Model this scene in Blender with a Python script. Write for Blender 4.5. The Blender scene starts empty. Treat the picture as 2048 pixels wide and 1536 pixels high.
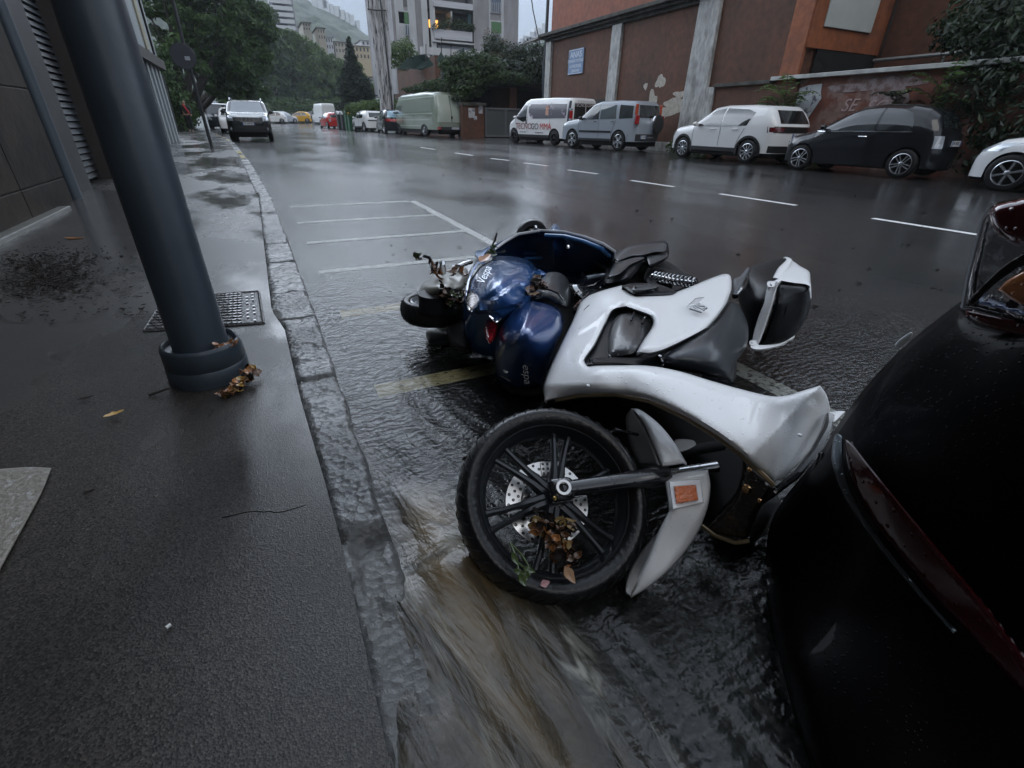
import bpy, bmesh, math, random
import numpy as np
from mathutils import Vector, Matrix, noise
from mathutils.geometry import delaunay_2d_cdt
sc = bpy.context.scene
C = sc.collection
PI = math.pi
# ---------------------------------------------------------------- camera
F, CX, CY, H = 947.0, 1024.0, 768.0, 1.05
def _axes():
    d = np.array([500-CX, 240-CY, F]); d /= np.linalg.norm(d)
    n = np.array([992-CX, 2500-CY, F]); n /= np.linalg.norm(n)
    z = -n; z = z-d*(z@d); z /= np.linalg.norm(z)
    return np.array([np.cross(d, z), d, z])
RC = _axes()
CAM = np.array([0, 0, H])
cam_data = bpy.data.cameras.new('camera'); cam = bpy.data.objects.new('camera', cam_data); C.objects.link(cam)
cam_data.sensor_width = 36; cam_data.lens = 36*F/2048; cam_data.clip_end = 3000; cam_data.clip_start = .02
_m = np.array([RC[:, 0], -RC[:, 1], -RC[:, 2]]).T
cam.matrix_world = Matrix.Translation((0, 0, H)) @ Matrix(_m.tolist()).to_4x4()
sc.camera = cam
# ---------------------------------------------------------------- sky and light
SUN_EL, SUN_ROT = math.radians(50), math.radians(200)
w = bpy.data.worlds.new('World'); sc.world = w; w.use_nodes = True
nt = w.node_tree; bg = nt.nodes['Background']
sky = nt.nodes.new('ShaderNodeTexSky'); sky.sky_type = 'NISHITA'; sky.sun_disc = False
sky.sun_elevation = SUN_EL; sky.sun_rotation = SUN_ROT; sky.air_density = 1.6; sky.dust_density = 4
geo = nt.nodes.new('ShaderNodeNewGeometry')
tc = nt.nodes.new('ShaderNodeTexCoord'); sep = nt.nodes.new('ShaderNodeSeparateXYZ')
nt.links.new(tc.outputs['Generated'], sep.inputs[0])
rmp = nt.nodes.new('ShaderNodeValToRGB')          # an overcast sky: brighter overhead than at the horizon
for i_, (p_, c_) in enumerate([(.0, (1.3, 1.6, 2.1)), (.9, (8.0, 9.0, 10.6)), (.20, (3.2, 3.9, 5.0)), (.29, (27.0, 30, 34.5)), (.48, (24, 26.6, 30.5)), (.66, (9.5, 10.8, 12.8))]):
    e_ = rmp.color_ramp.elements[i_] if i_ < 2 else rmp.color_ramp.elements.new(p_)
    e_.position = p_; e_.color = (*c_, 1)
nz = nt.nodes.new('ShaderNodeTexNoise'); nz.inputs['Scale'].default_value = 2.2; nz.inputs['Detail'].default_value = 5
nt.links.new(tc.outputs['Generated'], nz.inputs['Vector'])
nr = nt.nodes.new('ShaderNodeMapRange'); nr.inputs[1].default_value = .3; nr.inputs[2].default_value = .7
nr.inputs[3].default_value = .72; nr.inputs[4].default_value = 1.28
nt.links.new(nz.outputs['Fac'], nr.inputs[0])
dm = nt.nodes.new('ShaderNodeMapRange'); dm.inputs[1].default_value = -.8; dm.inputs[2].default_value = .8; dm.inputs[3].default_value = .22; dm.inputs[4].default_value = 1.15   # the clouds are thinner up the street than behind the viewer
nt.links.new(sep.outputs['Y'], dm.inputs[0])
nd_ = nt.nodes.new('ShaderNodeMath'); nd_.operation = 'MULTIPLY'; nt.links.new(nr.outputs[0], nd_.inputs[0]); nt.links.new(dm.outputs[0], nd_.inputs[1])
mixc = nt.nodes.new('ShaderNodeMixRGB'); mixc.inputs[0].default_value = .93
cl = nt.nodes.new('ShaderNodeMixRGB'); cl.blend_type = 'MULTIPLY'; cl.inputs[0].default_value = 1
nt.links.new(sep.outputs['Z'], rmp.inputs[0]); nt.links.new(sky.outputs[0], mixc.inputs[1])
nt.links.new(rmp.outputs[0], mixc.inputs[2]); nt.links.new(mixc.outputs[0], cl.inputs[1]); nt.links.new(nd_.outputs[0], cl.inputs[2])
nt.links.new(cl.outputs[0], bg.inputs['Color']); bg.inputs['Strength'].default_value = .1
sl = bpy.data.lights.new('sun', 'SUN'); sun = bpy.data.objects.new('sun', sl); C.objects.link(sun)
sl.energy = .5; sl.angle = math.radians(40); sl.color = (1, .97, .93)
dv = Vector((math.cos(SUN_EL)*math.sin(SUN_ROT), math.cos(SUN_EL)*math.cos(SUN_ROT), math.sin(SUN_EL)))
sun.rotation_euler = dv.to_track_quat('Z', 'Y').to_euler()
sc.view_settings.view_transform = 'Standard'; sc.view_settings.look = 'None'
sc.view_settings.exposure = 0.62; sc.view_settings.gamma = 1
sc.render.engine = 'CYCLES'
sc.cycles.max_bounces = 8; sc.cycles.transparent_max_bounces = 12; sc.cycles.volume_bounces = 0
# ---------------------------------------------------------------- measuring: from a direction of view to a place in the world
def ray(px, py): return RC @ np.array([(px-CX)/F, (py-CY)/F, 1.0])
def W(px, py, h=0.0):
    r = ray(px, py); return Vector(CAM+r*((h-H)/r[2]))
def WY(px, py, Y): r = ray(px, py); return Vector(CAM+r*(Y/r[1]))
def WX(px, py, X): r = ray(px, py); return Vector(CAM+r*(X/r[0]))
def WD(px, py, d): r = ray(px, py); return Vector(CAM+r*d)
def G(x, y):
    g = float(np.interp(y, [4, 25, 45, 70, 100, 200, 400], [0, .2, .27, .4, 1.0, 3.5, 10]))
    return g+.012*min(max(x-2, 0), 10)
def kx(y): return float(np.interp(y, [-6, .9, 2.4, 4, 7.4, 13.6, 22.6, 35, 60, 100, 140], [.12, .115, .115, .10, .055, -.2, -.7, -1.9, -5.5, -20, -45]))
def kin(y): return float(np.interp(y, [-6, .9, 1.2, 1.74, 2.5, 2.85, 8], [.0, .0, -.01, -.035, -.05, -.1, -.1]))
# ---------------------------------------------------------------- materials
def P(m): return m.node_tree.nodes['Principled BSDF']
MATS = {}
def mat(name, base, rough=.5, metal=0, coat=0, crough=.06, var=0, vscale=6, bump=0, bscale=60, drops=0, dscale=90,
        emit=None, estr=0, stretch=None, col2=None, cscale=4, cthr=(.45, .6), rvar=0, trans=0, ior=1.5, alpha=1, spec=.5):
    if name in MATS: return MATS[name]
    m = bpy.data.materials.new(name); m.use_nodes = True; MATS[name] = m
    n = m.node_tree.nodes; L = m.node_tree.links; p = P(m)
    p.inputs['Base Color'].default_value = (*base, 1); p.inputs['Roughness'].default_value = rough
    p.inputs['Metallic'].default_value = metal; p.inputs['Coat Weight'].default_value = coat
    p.inputs['Coat Roughness'].default_value = crough; p.inputs['IOR'].default_value = ior
    p.inputs['Transmission Weight'].default_value = trans; p.inputs['Alpha'].default_value = alpha
    p.inputs['Specular IOR Level'].default_value = spec
    t = n.new('ShaderNodeTexCoord'); vec = t.outputs['Object']
    if stretch:
        mp = n.new('ShaderNodeMapping'); mp.inputs['Scale'].default_value = stretch; L.new(vec, mp.inputs[0]); vec = mp.outputs[0]
    out = None
    if col2:
        a = n.new('ShaderNodeTexNoise'); a.inputs['Scale'].default_value = cscale; a.inputs['Detail'].default_value = 7; a.inputs['Roughness'].default_value = .62
        L.new(vec, a.inputs['Vector'])
        r = n.new('ShaderNodeMapRange'); r.inputs[1].default_value = cthr[0]; r.inputs[2].default_value = cthr[1]; L.new(a.outputs['Fac'], r.inputs[0])
        x = n.new('ShaderNodeMixRGB'); x.inputs[1].default_value = (*base, 1); x.inputs[2].default_value = (*col2, 1); L.new(r.outputs[0], x.inputs[0]); out = x.outputs[0]
    if var:
        a = n.new('ShaderNodeTexNoise'); a.inputs['Scale'].default_value = vscale; a.inputs['Detail'].default_value = 6; L.new(vec, a.inputs['Vector'])
        r = n.new('ShaderNodeMapRange'); r.inputs[1].default_value = .3; r.inputs[2].default_value = .7
        r.inputs[3].default_value = 1-var; r.inputs[4].default_value = 1+var; L.new(a.outputs['Fac'], r.inputs[0])
        x = n.new('ShaderNodeMixRGB'); x.blend_type = 'MULTIPLY'; x.inputs[0].default_value = 1
        if out: L.new(out, x.inputs[1])
        else: x.inputs[1].default_value = (*base, 1)
        L.new(r.outputs[0], x.inputs[2]); out = x.outputs[0]
    if out: L.new(out, p.inputs['Base Color'])
    if rvar:
        a = n.new('ShaderNodeTexNoise'); a.inputs['Scale'].default_value = vscale*.7; a.inputs['Detail'].default_value = 4; L.new(vec, a.inputs['Vector'])
        r = n.new('ShaderNodeMapRange'); r.inputs[1].default_value = .35; r.inputs[2].default_value = .65
        r.inputs[3].default_value = max(rough-rvar, .02); r.inputs[4].default_value = rough+rvar; L.new(a.outputs['Fac'], r.inputs[0]); L.new(r.outputs[0], p.inputs['Roughness'])
    nrm = None
    if bump:
        a = n.new('ShaderNodeTexNoise'); a.inputs['Scale'].default_value = bscale; a.inputs['Detail'].default_value = 6; L.new(vec, a.inputs['Vector'])
        b = n.new('ShaderNodeBump'); b.inputs['Strength'].default_value = bump; b.inputs['Distance'].default_value = .02
        L.new(a.outputs['Fac'], b.inputs['Height']); nrm = b.outputs[0]
    if drops:                                                    # rain drops standing on the surface
        v = n.new('ShaderNodeTexVoronoi'); v.inputs['Scale'].default_value = dscale; v.inputs['Randomness'].default_value = 1; L.new(t.outputs['Object'], v.inputs['Vector'])
        r = n.new('ShaderNodeMapRange'); r.inputs[1].default_value = .28; r.inputs[2].default_value = .0; r.interpolation_type = 'SMOOTHSTEP'
        L.new(v.outputs['Distance'], r.inputs[0])
        s = n.new('ShaderNodeMath'); s.operation = 'GREATER_THAN'; s.inputs[1].default_value = .42
        sx = n.new('ShaderNodeSeparateColor'); L.new(v.outputs['Color'], sx.inputs[0]); L.new(sx.outputs[0], s.inputs[0])
        mu = n.new('ShaderNodeMath'); mu.operation = 'MULTIPLY'; L.new(r.outputs[0], mu.inputs[0]); L.new(s.outputs[0], mu.inputs[1])
        b = n.new('ShaderNodeBump'); b.inputs['Strength'].default_value = drops; b.inputs['Distance'].default_value = .004; L.new(mu.outputs[0], b.inputs['Height'])
        if nrm: L.new(nrm, b.inputs['Normal'])
        nrm = b.outputs[0]
    if nrm:
        L.new(nrm, p.inputs['Normal']); L.new(nrm, p.inputs['Coat Normal'])
    if emit: p.inputs['Emission Color'].default_value = (*emit, 1); p.inputs['Emission Strength'].default_value = estr
    return m
# ---------------------------------------------------------------- object helpers
def link(name, me, m=None, parent=None):
    o = bpy.data.objects.new(name, me); C.objects.link(o)
    if m is not None and not me.materials: me.materials.append(m)
    if parent is not None: attach(o, parent)
    return o
LOCAL = [False]
def attach(o, parent):
    o.parent = parent
    if not LOCAL[0]: 
        pm = parent.matrix_basis.copy(); q = parent
        while q.parent: pm = q.parent.matrix_basis @ q.matrix_parent_inverse @ pm if False else pm; q = q.parent
        o.matrix_parent_inverse = pm.inverted() if parent.type == 'EMPTY' else Matrix.Identity(4)
def tag(o, label=None, cat=None, group=None, kind=None):
    if label: o['label'] = label
    if cat: o['category'] = cat
    if group: o['group'] = group
    if kind: o['kind'] = kind
    return o
def thing(name, loc, label, cat, group=None, rz=0):
    o = bpy.data.objects.new(name, None); C.objects.link(o); o.location = loc; o.rotation_euler = (0, 0, rz)
    o.empty_display_size = .2
    o.matrix_basis = Matrix.Translation(Vector(loc)) @ Matrix.Rotation(rz, 4, 'Z')
    return tag(o, label, cat, group)
class MB:
    def __init__(s): s.v = []; s.f = []
    def add(s, vs, fs):
        k = len(s.v); s.v += [tuple(a) for a in vs]; s.f += [tuple(i+k for i in f) for f in fs]; return s
    def box(s, c, d, M=None, bev=0):
        c = Vector(c); x, y, z = [a/2 for a in d]
        vs = [Vector((sx*x, sy*y, sz*z)) for sx in (-1, 1) for sy in (-1, 1) for sz in (-1, 1)]
        if M is not None: vs = [M @ a for a in vs]
        return s.add([c+a for a in vs], [(0, 1, 3, 2), (4, 6, 7, 5), (0, 4, 5, 1), (2, 3, 7, 6), (0, 2, 6, 4), (1, 5, 7, 3)])
    def bb(s, a, b): a = Vector(a); b = Vector(b); return s.box((a+b)/2, [abs(t) for t in (b-a)])
    def tube(s, pts, rad, seg=10, caps=True):
        pts = [Vector(p) for p in pts]; n = len(pts)
        if not hasattr(rad, '__len__'): rad = [rad]*n
        vs = []; up = None
        for i, p in enumerate(pts):
            t = (pts[min(i+1, n-1)]-pts[max(i-1, 0)]).normalized()
            if up is None: up = Vector((0, 0, 1)) if abs(t.z) < .9 else Vector((1, 0, 0))
            a = t.cross(up).normalized(); b = a.cross(t).normalized(); up = b
            for k in range(seg):
                an = 2*PI*k/seg; vs.append(p+(a*math.cos(an)+b*math.sin(an))*rad[i])
        fs = [(i*seg+k, i*seg+(k+1) % seg, (i+1)*seg+(k+1) % seg, (i+1)*seg+k) for i in range(n-1) for k in range(seg)]
        if caps: fs += [tuple(range(seg))[::-1], tuple((n-1)*seg+k for k in range(seg))]
        return s.add(vs, fs)
    def lathe(s, prof, M, seg=48, a0=0, a1=2*PI):                  # prof: (radius, height) about the local z axis
        full = abs(a1-a0-2*PI) < 1e-6; ns = seg if full else seg+1
        vs = [M @ Vector((r*math.cos(a0+(a1-a0)*k/seg), r*math.sin(a0+(a1-a0)*k/seg), z)) for r, z in prof for k in range(ns)]
        fs = []
        for i in range(len(prof)-1):
            for k in range(seg):
                k2 = (k+1) % ns; fs.append((i*ns+k, i*ns+k2, (i+1)*ns+k2, (i+1)*ns+k))
        return s.add(vs, fs)
    def grid(s, fn, nu, nv):
        vs = [fn(i/nu, j/nv) for i in range(nu+1) for j in range(nv+1)]
        return s.add(vs, [(i*(nv+1)+j, (i+1)*(nv+1)+j, (i+1)*(nv+1)+j+1, i*(nv+1)+j+1) for i in range(nu) for j in range(nv)])
    def prism(s, poly, ext):                                       # poly: 3-D points of a flat outline, ext: vector
        n = len(poly); e = Vector(ext); a = [Vector(p) for p in poly]
        return s.add(a+[p+e for p in a], [tuple(range(n))[::-1], tuple(range(n, 2*n))]+[(i, (i+1) % n, n+(i+1) % n, n+i) for i in range(n)])
    def build(s, name, m, parent=None, smooth=35, bevel=0, recalc=True, solid=0, sub=0):
        me = bpy.data.meshes.new(name); me.from_pydata(s.v, [], s.f); me.update()
        if recalc:
            bm = bmesh.new(); bm.from_mesh(me); bmesh.ops.recalc_face_normals(bm, faces=bm.faces); bm.to_mesh(me); bm.free()
        if smooth:
            for p in me.polygons: p.use_smooth = True
            me.set_sharp_from_angle(angle=math.radians(smooth))
        o = link(name, me, m, parent)
        if bevel:
            b = o.modifiers.new('bevel', 'BEVEL'); b.width = bevel; b.segments = 2; b.limit_method = 'ANGLE'; b.angle_limit = math.radians(40)
        if solid:
            b = o.modifiers.new('solid', 'SOLIDIFY'); b.thickness = solid; b.offset = 0
        if sub:
            b = o.modifiers.new('sub', 'SUBSURF'); b.levels = b.render_levels = sub
        return o
def frame(origin, zaxis, xhint=(1, 0, 0)):
    z = Vector(zaxis).normalized(); x = Vector(xhint); x = (x-z*x.dot(z)).normalized(); y = z.cross(x)
    return Matrix(((x.x, y.x, z.x, origin[0]), (x.y, y.y, z.y, origin[1]), (x.z, y.z, z.z, origin[2]), (0, 0, 0, 1)))
def smooth_closed(pts, step=6):
    n = len(pts); out = []
    P2 = [np.array(p[:2], float) for p in pts]; cr = [len(p) > 2 for p in pts]
    for i in range(n):
        a, b = P2[i], P2[(i+1) % n]; L = np.linalg.norm(b-a)
        ta = np.zeros(2) if cr[i] else (b-P2[i-1]); tb = np.zeros(2) if cr[(i+1) % n] else (P2[(i+2) % n]-a)
        for t_, o_ in ((ta, 0), (tb, 1)):
            l = np.linalg.norm(t_)
            if l > 0: t_ *= min(l/2, L)/l
        if cr[i]: ta = (b-a)*.7
        if cr[(i+1) % n]: tb = (b-a)*.7
        m = max(2, int(L/step))
        for k in range(m):
            t = k/m; out.append((2*t**3-3*t**2+1)*a+(t**3-2*t**2+t)*ta+(-2*t**3+3*t**2)*b+(t**3-t**2)*tb)
    return np.array(out)
def tps(ctrl):
    c = np.array(ctrl, float); X = c[:, :2]/100; n = len(X)
    if n < 3:
        return lambda q: np.full(len(q), c[:, 2].mean())
    def U(r2): return np.where(r2 > 1e-12, r2*np.log(np.maximum(r2, 1e-12)), 0)
    K = U(((X[:, None]-X[None])**2).sum(-1))+np.eye(n)*.02
    Pm = np.c_[np.ones(n), X]; A = np.block([[K, Pm], [Pm.T, np.zeros((3, 3))]])
    s = np.linalg.solve(A+np.eye(n+3)*1e-9, np.r_[c[:, 2], 0, 0, 0])
    return lambda q: U((((q/100)[:, None]-X[None])**2).sum(-1)) @ s[:n]+s[n]+(q/100) @ s[n+1:]
def inside(poly, q):
    x, y = q[:, 0], q[:, 1]; c = np.zeros(len(q), bool); n = len(poly)
    for i in range(n):
        x1, y1 = poly[i]; x2, y2 = poly[(i+1) % n]
        if y1 == y2: continue
        k = ((y1 > y) != (y2 > y)) & (x < (x2-x1)*(y-y1)/(y2-y1)+x1); c ^= k
    return c
def shell(name, outline, ctrl, m, parent, drop=.02, dw=18, th=.015, res=8, holes=(), hfun=None, smooth=40, place=W, creases=()):
    """A moulded panel: outline and heights were measured in the view; every point gets its own place in the world, the panel its thickness."""
    ol = smooth_closed(outline, res*.6); hs = [smooth_closed(h, res*.6) for h in holes]
    lo, hi = ol.min(0), ol.max(0)
    gx, gy = np.meshgrid(np.arange(lo[0], hi[0], res), np.arange(lo[1], hi[1], res)); gx = gx+((np.arange(gx.shape[0]) % 2)*res/2)[:, None]
    q = np.c_[gx.ravel(), gy.ravel()]; q = q[inside(ol, q)]
    allb = np.vstack([ol]+hs)
    for h in hs: q = q[~inside(h, q)]
    rings = []
    for bi, b_ in enumerate([ol]+hs):                              # rings of points just inside the edge keep the rolled edge clean
        tg = np.roll(b_, -1, 0)-np.roll(b_, 1, 0); tg /= np.maximum(np.linalg.norm(tg, axis=1, keepdims=True), 1e-6); nn_ = np.c_[-tg[:, 1], tg[:, 0]]
        for o_ in (max(1.5, dw*.22), max(3.0, dw*.6)):
            for sg_ in (1, -1):
                r_ = b_+nn_*o_*sg_; dd = np.sqrt(((r_[:, None]-allb[None])**2).sum(-1)).min(1); k_ = inside(ol, r_) & (dd > o_*.93)
                for h in hs: k_ &= ~inside(h, r_)
                rings.append(r_[k_])
    ringmax = max(3.0, dw*.6); q = q[np.sqrt(((q[:, None]-allb[None])**2).sum(-1)).min(1) > ringmax+res*.45]
    for c in creases:
        c = np.array(c, float); seg = []
        for i in range(len(c)-1):
            k = max(2, int(np.linalg.norm(c[i+1]-c[i])/res)); seg += [c[i]+(c[i+1]-c[i])*t/k for t in range(k+1)]
        q = np.vstack([q, seg])
    d = np.sqrt(((q[:, None]-allb[None])**2).sum(-1)).min(1); q = np.vstack([q[d > res*.55]]+rings)
    pts = np.vstack([allb, q]); edges = []; k = 0
    for b in [ol]+hs: edges += [(k+i, k+(i+1) % len(b)) for i in range(len(b))]; k += len(b)
    vo, eo, fo, *_ = delaunay_2d_cdt([Vector(p) for p in pts], edges, [], 0, 1e-5)
    v = np.array([[a.x, a.y] for a in vo])
    fo = [f for f in fo]; cen = np.array([v[list(f)].mean(0) for f in fo]); ok = inside(ol, cen)
    for h in hs: ok &= ~inside(h, cen)
    fo = [f for f, o_ in zip(fo, ok) if o_]
    d = np.sqrt(((v[:, None]-allb[None])**2).sum(-1)).min(1)
    t = np.clip(d/dw, 0, 1); z = tps(ctrl)(v)-drop*(1-np.sqrt(np.clip(1-(1-t)**2, 0, 1)))
    if hfun: z = z+hfun(v, d)
    P3 = [place(a[0], a[1], float(b)) for a, b in zip(v, z)]
    s = MB(); s.add(P3, fo); o = s.build(name, m, parent, smooth=smooth, recalc=False)
    me = o.data; nn = sum((p.normal*p.area for p in me.polygons), Vector()); cc = P3[0]-Vector(CAM)
    if nn.dot(cc) > 0: me.flip_normals()
    if th:
        b = o.modifiers.new('solid', 'SOLIDIFY'); b.thickness = th; b.offset = -1; b.use_even_offset = False
    return o
def text(name, body, m, parent, M, size=.1, ext=.002, shear=0, align='CENTER'):
    cu = bpy.data.curves.new(name, 'FONT'); cu.body = body; cu.size = size; cu.extrude = ext; cu.shear = shear; cu.align_x = align; cu.align_y = 'CENTER'
    tmp = bpy.data.objects.new('tmp', cu); C.objects.link(tmp); bpy.context.view_layer.update()
    me = bpy.data.meshes.new_from_object(tmp.evaluated_get(bpy.context.evaluated_depsgraph_get())); bpy.data.objects.remove(tmp)
    me.transform(M); me.materials.clear(); return link(name, me, m, parent)
# ================================================================ GROUND
def wet_ground(name, base, col2, rough_dry, rough_wet, gscale, pud=(.42, .6), pscale=.6, bump=.35, stretch=(1, 1, 1), spec=.2, coat=1.0, speck=True, pbump=.03):
    m = bpy.data.materials.new(name); m.use_nodes = True; n = m.node_tree.nodes; L = m.node_tree.links; p = P(m)
    t = n.new('ShaderNodeTexCoord'); vec = t.outputs['Object']
    a = n.new('ShaderNodeTexNoise'); a.inputs['Scale'].default_value = gscale; a.inputs['Detail'].default_value = 4; a.inputs['Roughness'].default_value = .7; L.new(vec, a.inputs['Vector'])
    v = n.new('ShaderNodeTexVoronoi'); v.inputs['Scale'].default_value = gscale*1.1; L.new(vec, v.inputs['Vector'])
    big = n.new('ShaderNodeTexNoise'); big.inputs['Scale'].default_value = 1.7; big.inputs['Detail'].default_value = 7; L.new(vec, big.inputs['Vector'])
    r = n.new('ShaderNodeMapRange'); r.inputs[1].default_value = .35; r.inputs[2].default_value = .65; L.new(big.outputs['Fac'], r.inputs[0])
    x = n.new('ShaderNodeMixRGB'); x.inputs[1].default_value = (*base, 1); x.inputs[2].default_value = (*col2, 1); L.new(r.outputs[0], x.inputs[0])
    # aggregate: light and dark stones
    sc_ = n.new('ShaderNodeSeparateColor'); L.new(v.outputs['Color'], sc_.inputs[0])
    r2 = n.new('ShaderNodeMapRange'); r2.inputs[1].default_value = .0; r2.inputs[2].default_value = 1; r2.inputs[3].default_value = .3; r2.inputs[4].default_value = 1.9
    L.new(sc_.outputs[0], r2.inputs[0])
    pw = n.new('ShaderNodeMath'); pw.operation = 'GREATER_THAN'; pw.inputs[1].default_value = .965; L.new(sc_.outputs[1], pw.inputs[0])
    ad = n.new('ShaderNodeMath'); ad.operation = 'MULTIPLY_ADD'; ad.inputs[1].default_value = 1.3; L.new(pw.outputs[0], ad.inputs[0]); L.new(r2.outputs[0], ad.inputs[2])
    mu = n.new('ShaderNodeMixRGB'); mu.blend_type = 'MULTIPLY'; mu.inputs[0].default_value = 1 if speck else 0; L.new(x.outputs[0], mu.inputs[1]); L.new(ad.outputs[0], mu.inputs[2])
    L.new(mu.outputs[0], p.inputs['Base Color'])
    mp = n.new('ShaderNodeMapping'); mp.inputs['Scale'].default_value = stretch; L.new(vec, mp.inputs[0])
    pn = n.new('ShaderNodeTexNoise'); pn.inputs['Scale'].default_value = pscale; pn.inputs['Detail'].default_value = 5; pn.inputs['Roughness'].default_value = .6; L.new(mp.outputs[0], pn.inputs['Vector'])
    pr = n.new('ShaderNodeMapRange'); pr.inputs[1].default_value = pud[0]; pr.inputs[2].default_value = pud[1]; pr.interpolation_type = 'SMOOTHSTEP'; L.new(pn.outputs['Fac'], pr.inputs[0])
    rr = n.new('ShaderNodeMapRange'); rr.inputs[3].default_value = rough_dry; rr.inputs[4].default_value = rough_wet; L.new(pr.outputs[0], rr.inputs[0])
    L.new(rr.outputs[0], p.inputs['Coat Roughness']); p.inputs['Roughness'].default_value = .7
    p.inputs['Specular IOR Level'].default_value = spec
    p.inputs['Coat Weight'].default_value = coat; p.inputs['Coat IOR'].default_value = 1.36
    bs = n.new('ShaderNodeMapRange'); bs.inputs[3].default_value = bump; bs.inputs[4].default_value = pbump; L.new(pr.outputs[0], bs.inputs[0])
    sm = n.new('ShaderNodeMath'); sm.operation = 'ADD'; L.new(a.outputs['Fac'], sm.inputs[0]); L.new(v.outputs['Distance'], sm.inputs[1])
    b = n.new('ShaderNodeBump'); b.inputs['Distance'].default_value = .006; L.new(bs.outputs[0], b.inputs['Strength']); L.new(sm.outputs[0], b.inputs['Height'])
    L.new(b.outputs[0], p.inputs['Coat Normal']); L.new(b.outputs[0], p.inputs['Normal'])
    return m
M_road = wet_ground('wet_asphalt_road', (.010, .010, .011), (.018, .017, .016), .22, .11, 95, pud=(.36, .6), pscale=.35, bump=.16, stretch=(1, .4, 1), pbump=.06)
M_walk = wet_ground('wet_asphalt_pavement', (.016, .0145, .0125), (.030, .026, .022), .30, .08, 230, pud=(.44, .58), pscale=.9, bump=.17, stretch=(1, .55, 1), pbump=.04)
M_kerb = wet_ground('wet_kerb_stone', (.05, .052, .054), (.09, .09, .086), .32, .14, 38, pud=(.4, .6), pscale=3, bump=.9, speck=False, pbump=.5)

def sheet(name, xs, ys, zf, m):
    vs = [(x if not callable(x) else 0, 0, 0) for x in []]
    V = []; Fc = []
    nx = len(xs)
    for y in ys:
        for x in xs:
            X = x(y) if callable(x) else x
            V.append((X, y, zf(X, y)))
    for j in range(len(ys)-1):
        for i in range(nx-1): Fc.append((j*nx+i, j*nx+i+1, (j+1)*nx+i+1, (j+1)*nx+i))
    s = MB(); s.add(V, Fc); o = s.build(name, m, smooth=60, recalc=False); return tag(o, kind='structure')
ysr = list(np.arange(-8, 12, .5))+list(np.arange(12, 60, 2))+list(np.arange(60, 130, 5))+list(np.arange(130, 420, 20))
sheet('road', [-260, -120, -60, -30, -15, -8, -4, -2, -1, 0, 1, 2, 3, 4, 6, 8, 10, 12, 16, 24, 40, 80, 160, 320], ysr, lambda x, y: G(x, y), M_road)
# left pavement and kerb
def walkz(x, y):
    base = .12
    if y < 1.05 and x > -.35: base = .12-.035*min(1, (1.05-y)/.3)*min(1, (x+.35)/.35)
    return G(x, y)+base
ysw = list(np.arange(-6, 4, .1))+list(np.arange(4, 14, .25))+list(np.arange(14, 60, 1.5))+list(np.arange(60, 141, 5))
def kinner(y): return kin(y) if y < 8 else kx(y)-.16
sheet('pavement', [-60]+[(lambda y, a=a: kinner(y)-a) for a in (9, 5, 3.2, 2.4, 1.8, 1.2, .8, .5, .3, .15, .07, 0)], ysw,
      lambda x, y: walkz(x, y)+.006*noise.noise(Vector((x*2.2, y*2.2, 0))), M_walk)
def sstep_(a, b, x): t = min(1, max(0, (x-a)/(b-a))); return t*t*(3-2*t)
def kerbmesh():
    s = MB(); ys = list(np.arange(-4, 5, .016))+list(np.arange(5, 14, .06))+list(np.arange(14, 60, .8))+list(np.arange(60, 141, 4))
    joints = [.98, 1.9, 2.66, 3.15, 3.95, 4.6, 5.4, 6.2, 7, 7.9, 8.8, 9.8, 10.8, 12, 13.2]
    nu = 12; V = []
    for y in ys:
        low = 1 if y < .97 else 0
        xi = kinner(y)+.004*noise.noise(Vector((y*9, 1, 0))); xo = kx(y)+.012*noise.noise(Vector((y*5, 7, 0)))+.007*noise.noise(Vector((y*21, 9, 0)))
        jd = min(abs(y-j) for j in joints); jg = -.03*max(0, 1-jd/.011) if y < 14 else 0
        top = G(0, y)+(.121 if not low else .060+.012*sstep_(.3, .95, y))
        for k in range(nu+1):
            u = k/nu
            if k <= nu-3:
                uu = k/(nu-3); x = xi+(xo-.012-xi)*uu
                n1 = 1.1*noise.fractal(Vector((x*16, y*12, 3)), .8, 2, 5)-.9*abs(noise.noise(Vector((x*26, y*22, 9))))
                z = top+.0065*n1+jg-(.010 if k == 0 else 0)+(walkz(xi, y)-G(0, y)-.12)*(1-uu)*(0 if low else 1)
                if low: z += (walkz(xi, y)-.01-G(0, y)-.06)*max(0, 1-uu*3)
            elif k == nu-2: x = xo; z = top-.012+.004*noise.noise(Vector((y*30, 0, 4)))+jg
            elif k == nu-1: x = xo+.006; z = top-.05 if not low else top-.02
            else: x = xo+.012; z = G(0, y)-.05
            V.append((x, y, z))
    s.add(V, [(j*(nu+1)+i, j*(nu+1)+i+1, (j+1)*(nu+1)+i+1, (j+1)*(nu+1)+i) for j in range(len(ys)-1) for i in range(nu)])
    return tag(s.build('kerb', M_kerb, smooth=50, recalc=False), kind='structure')
kerbmesh()
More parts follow.
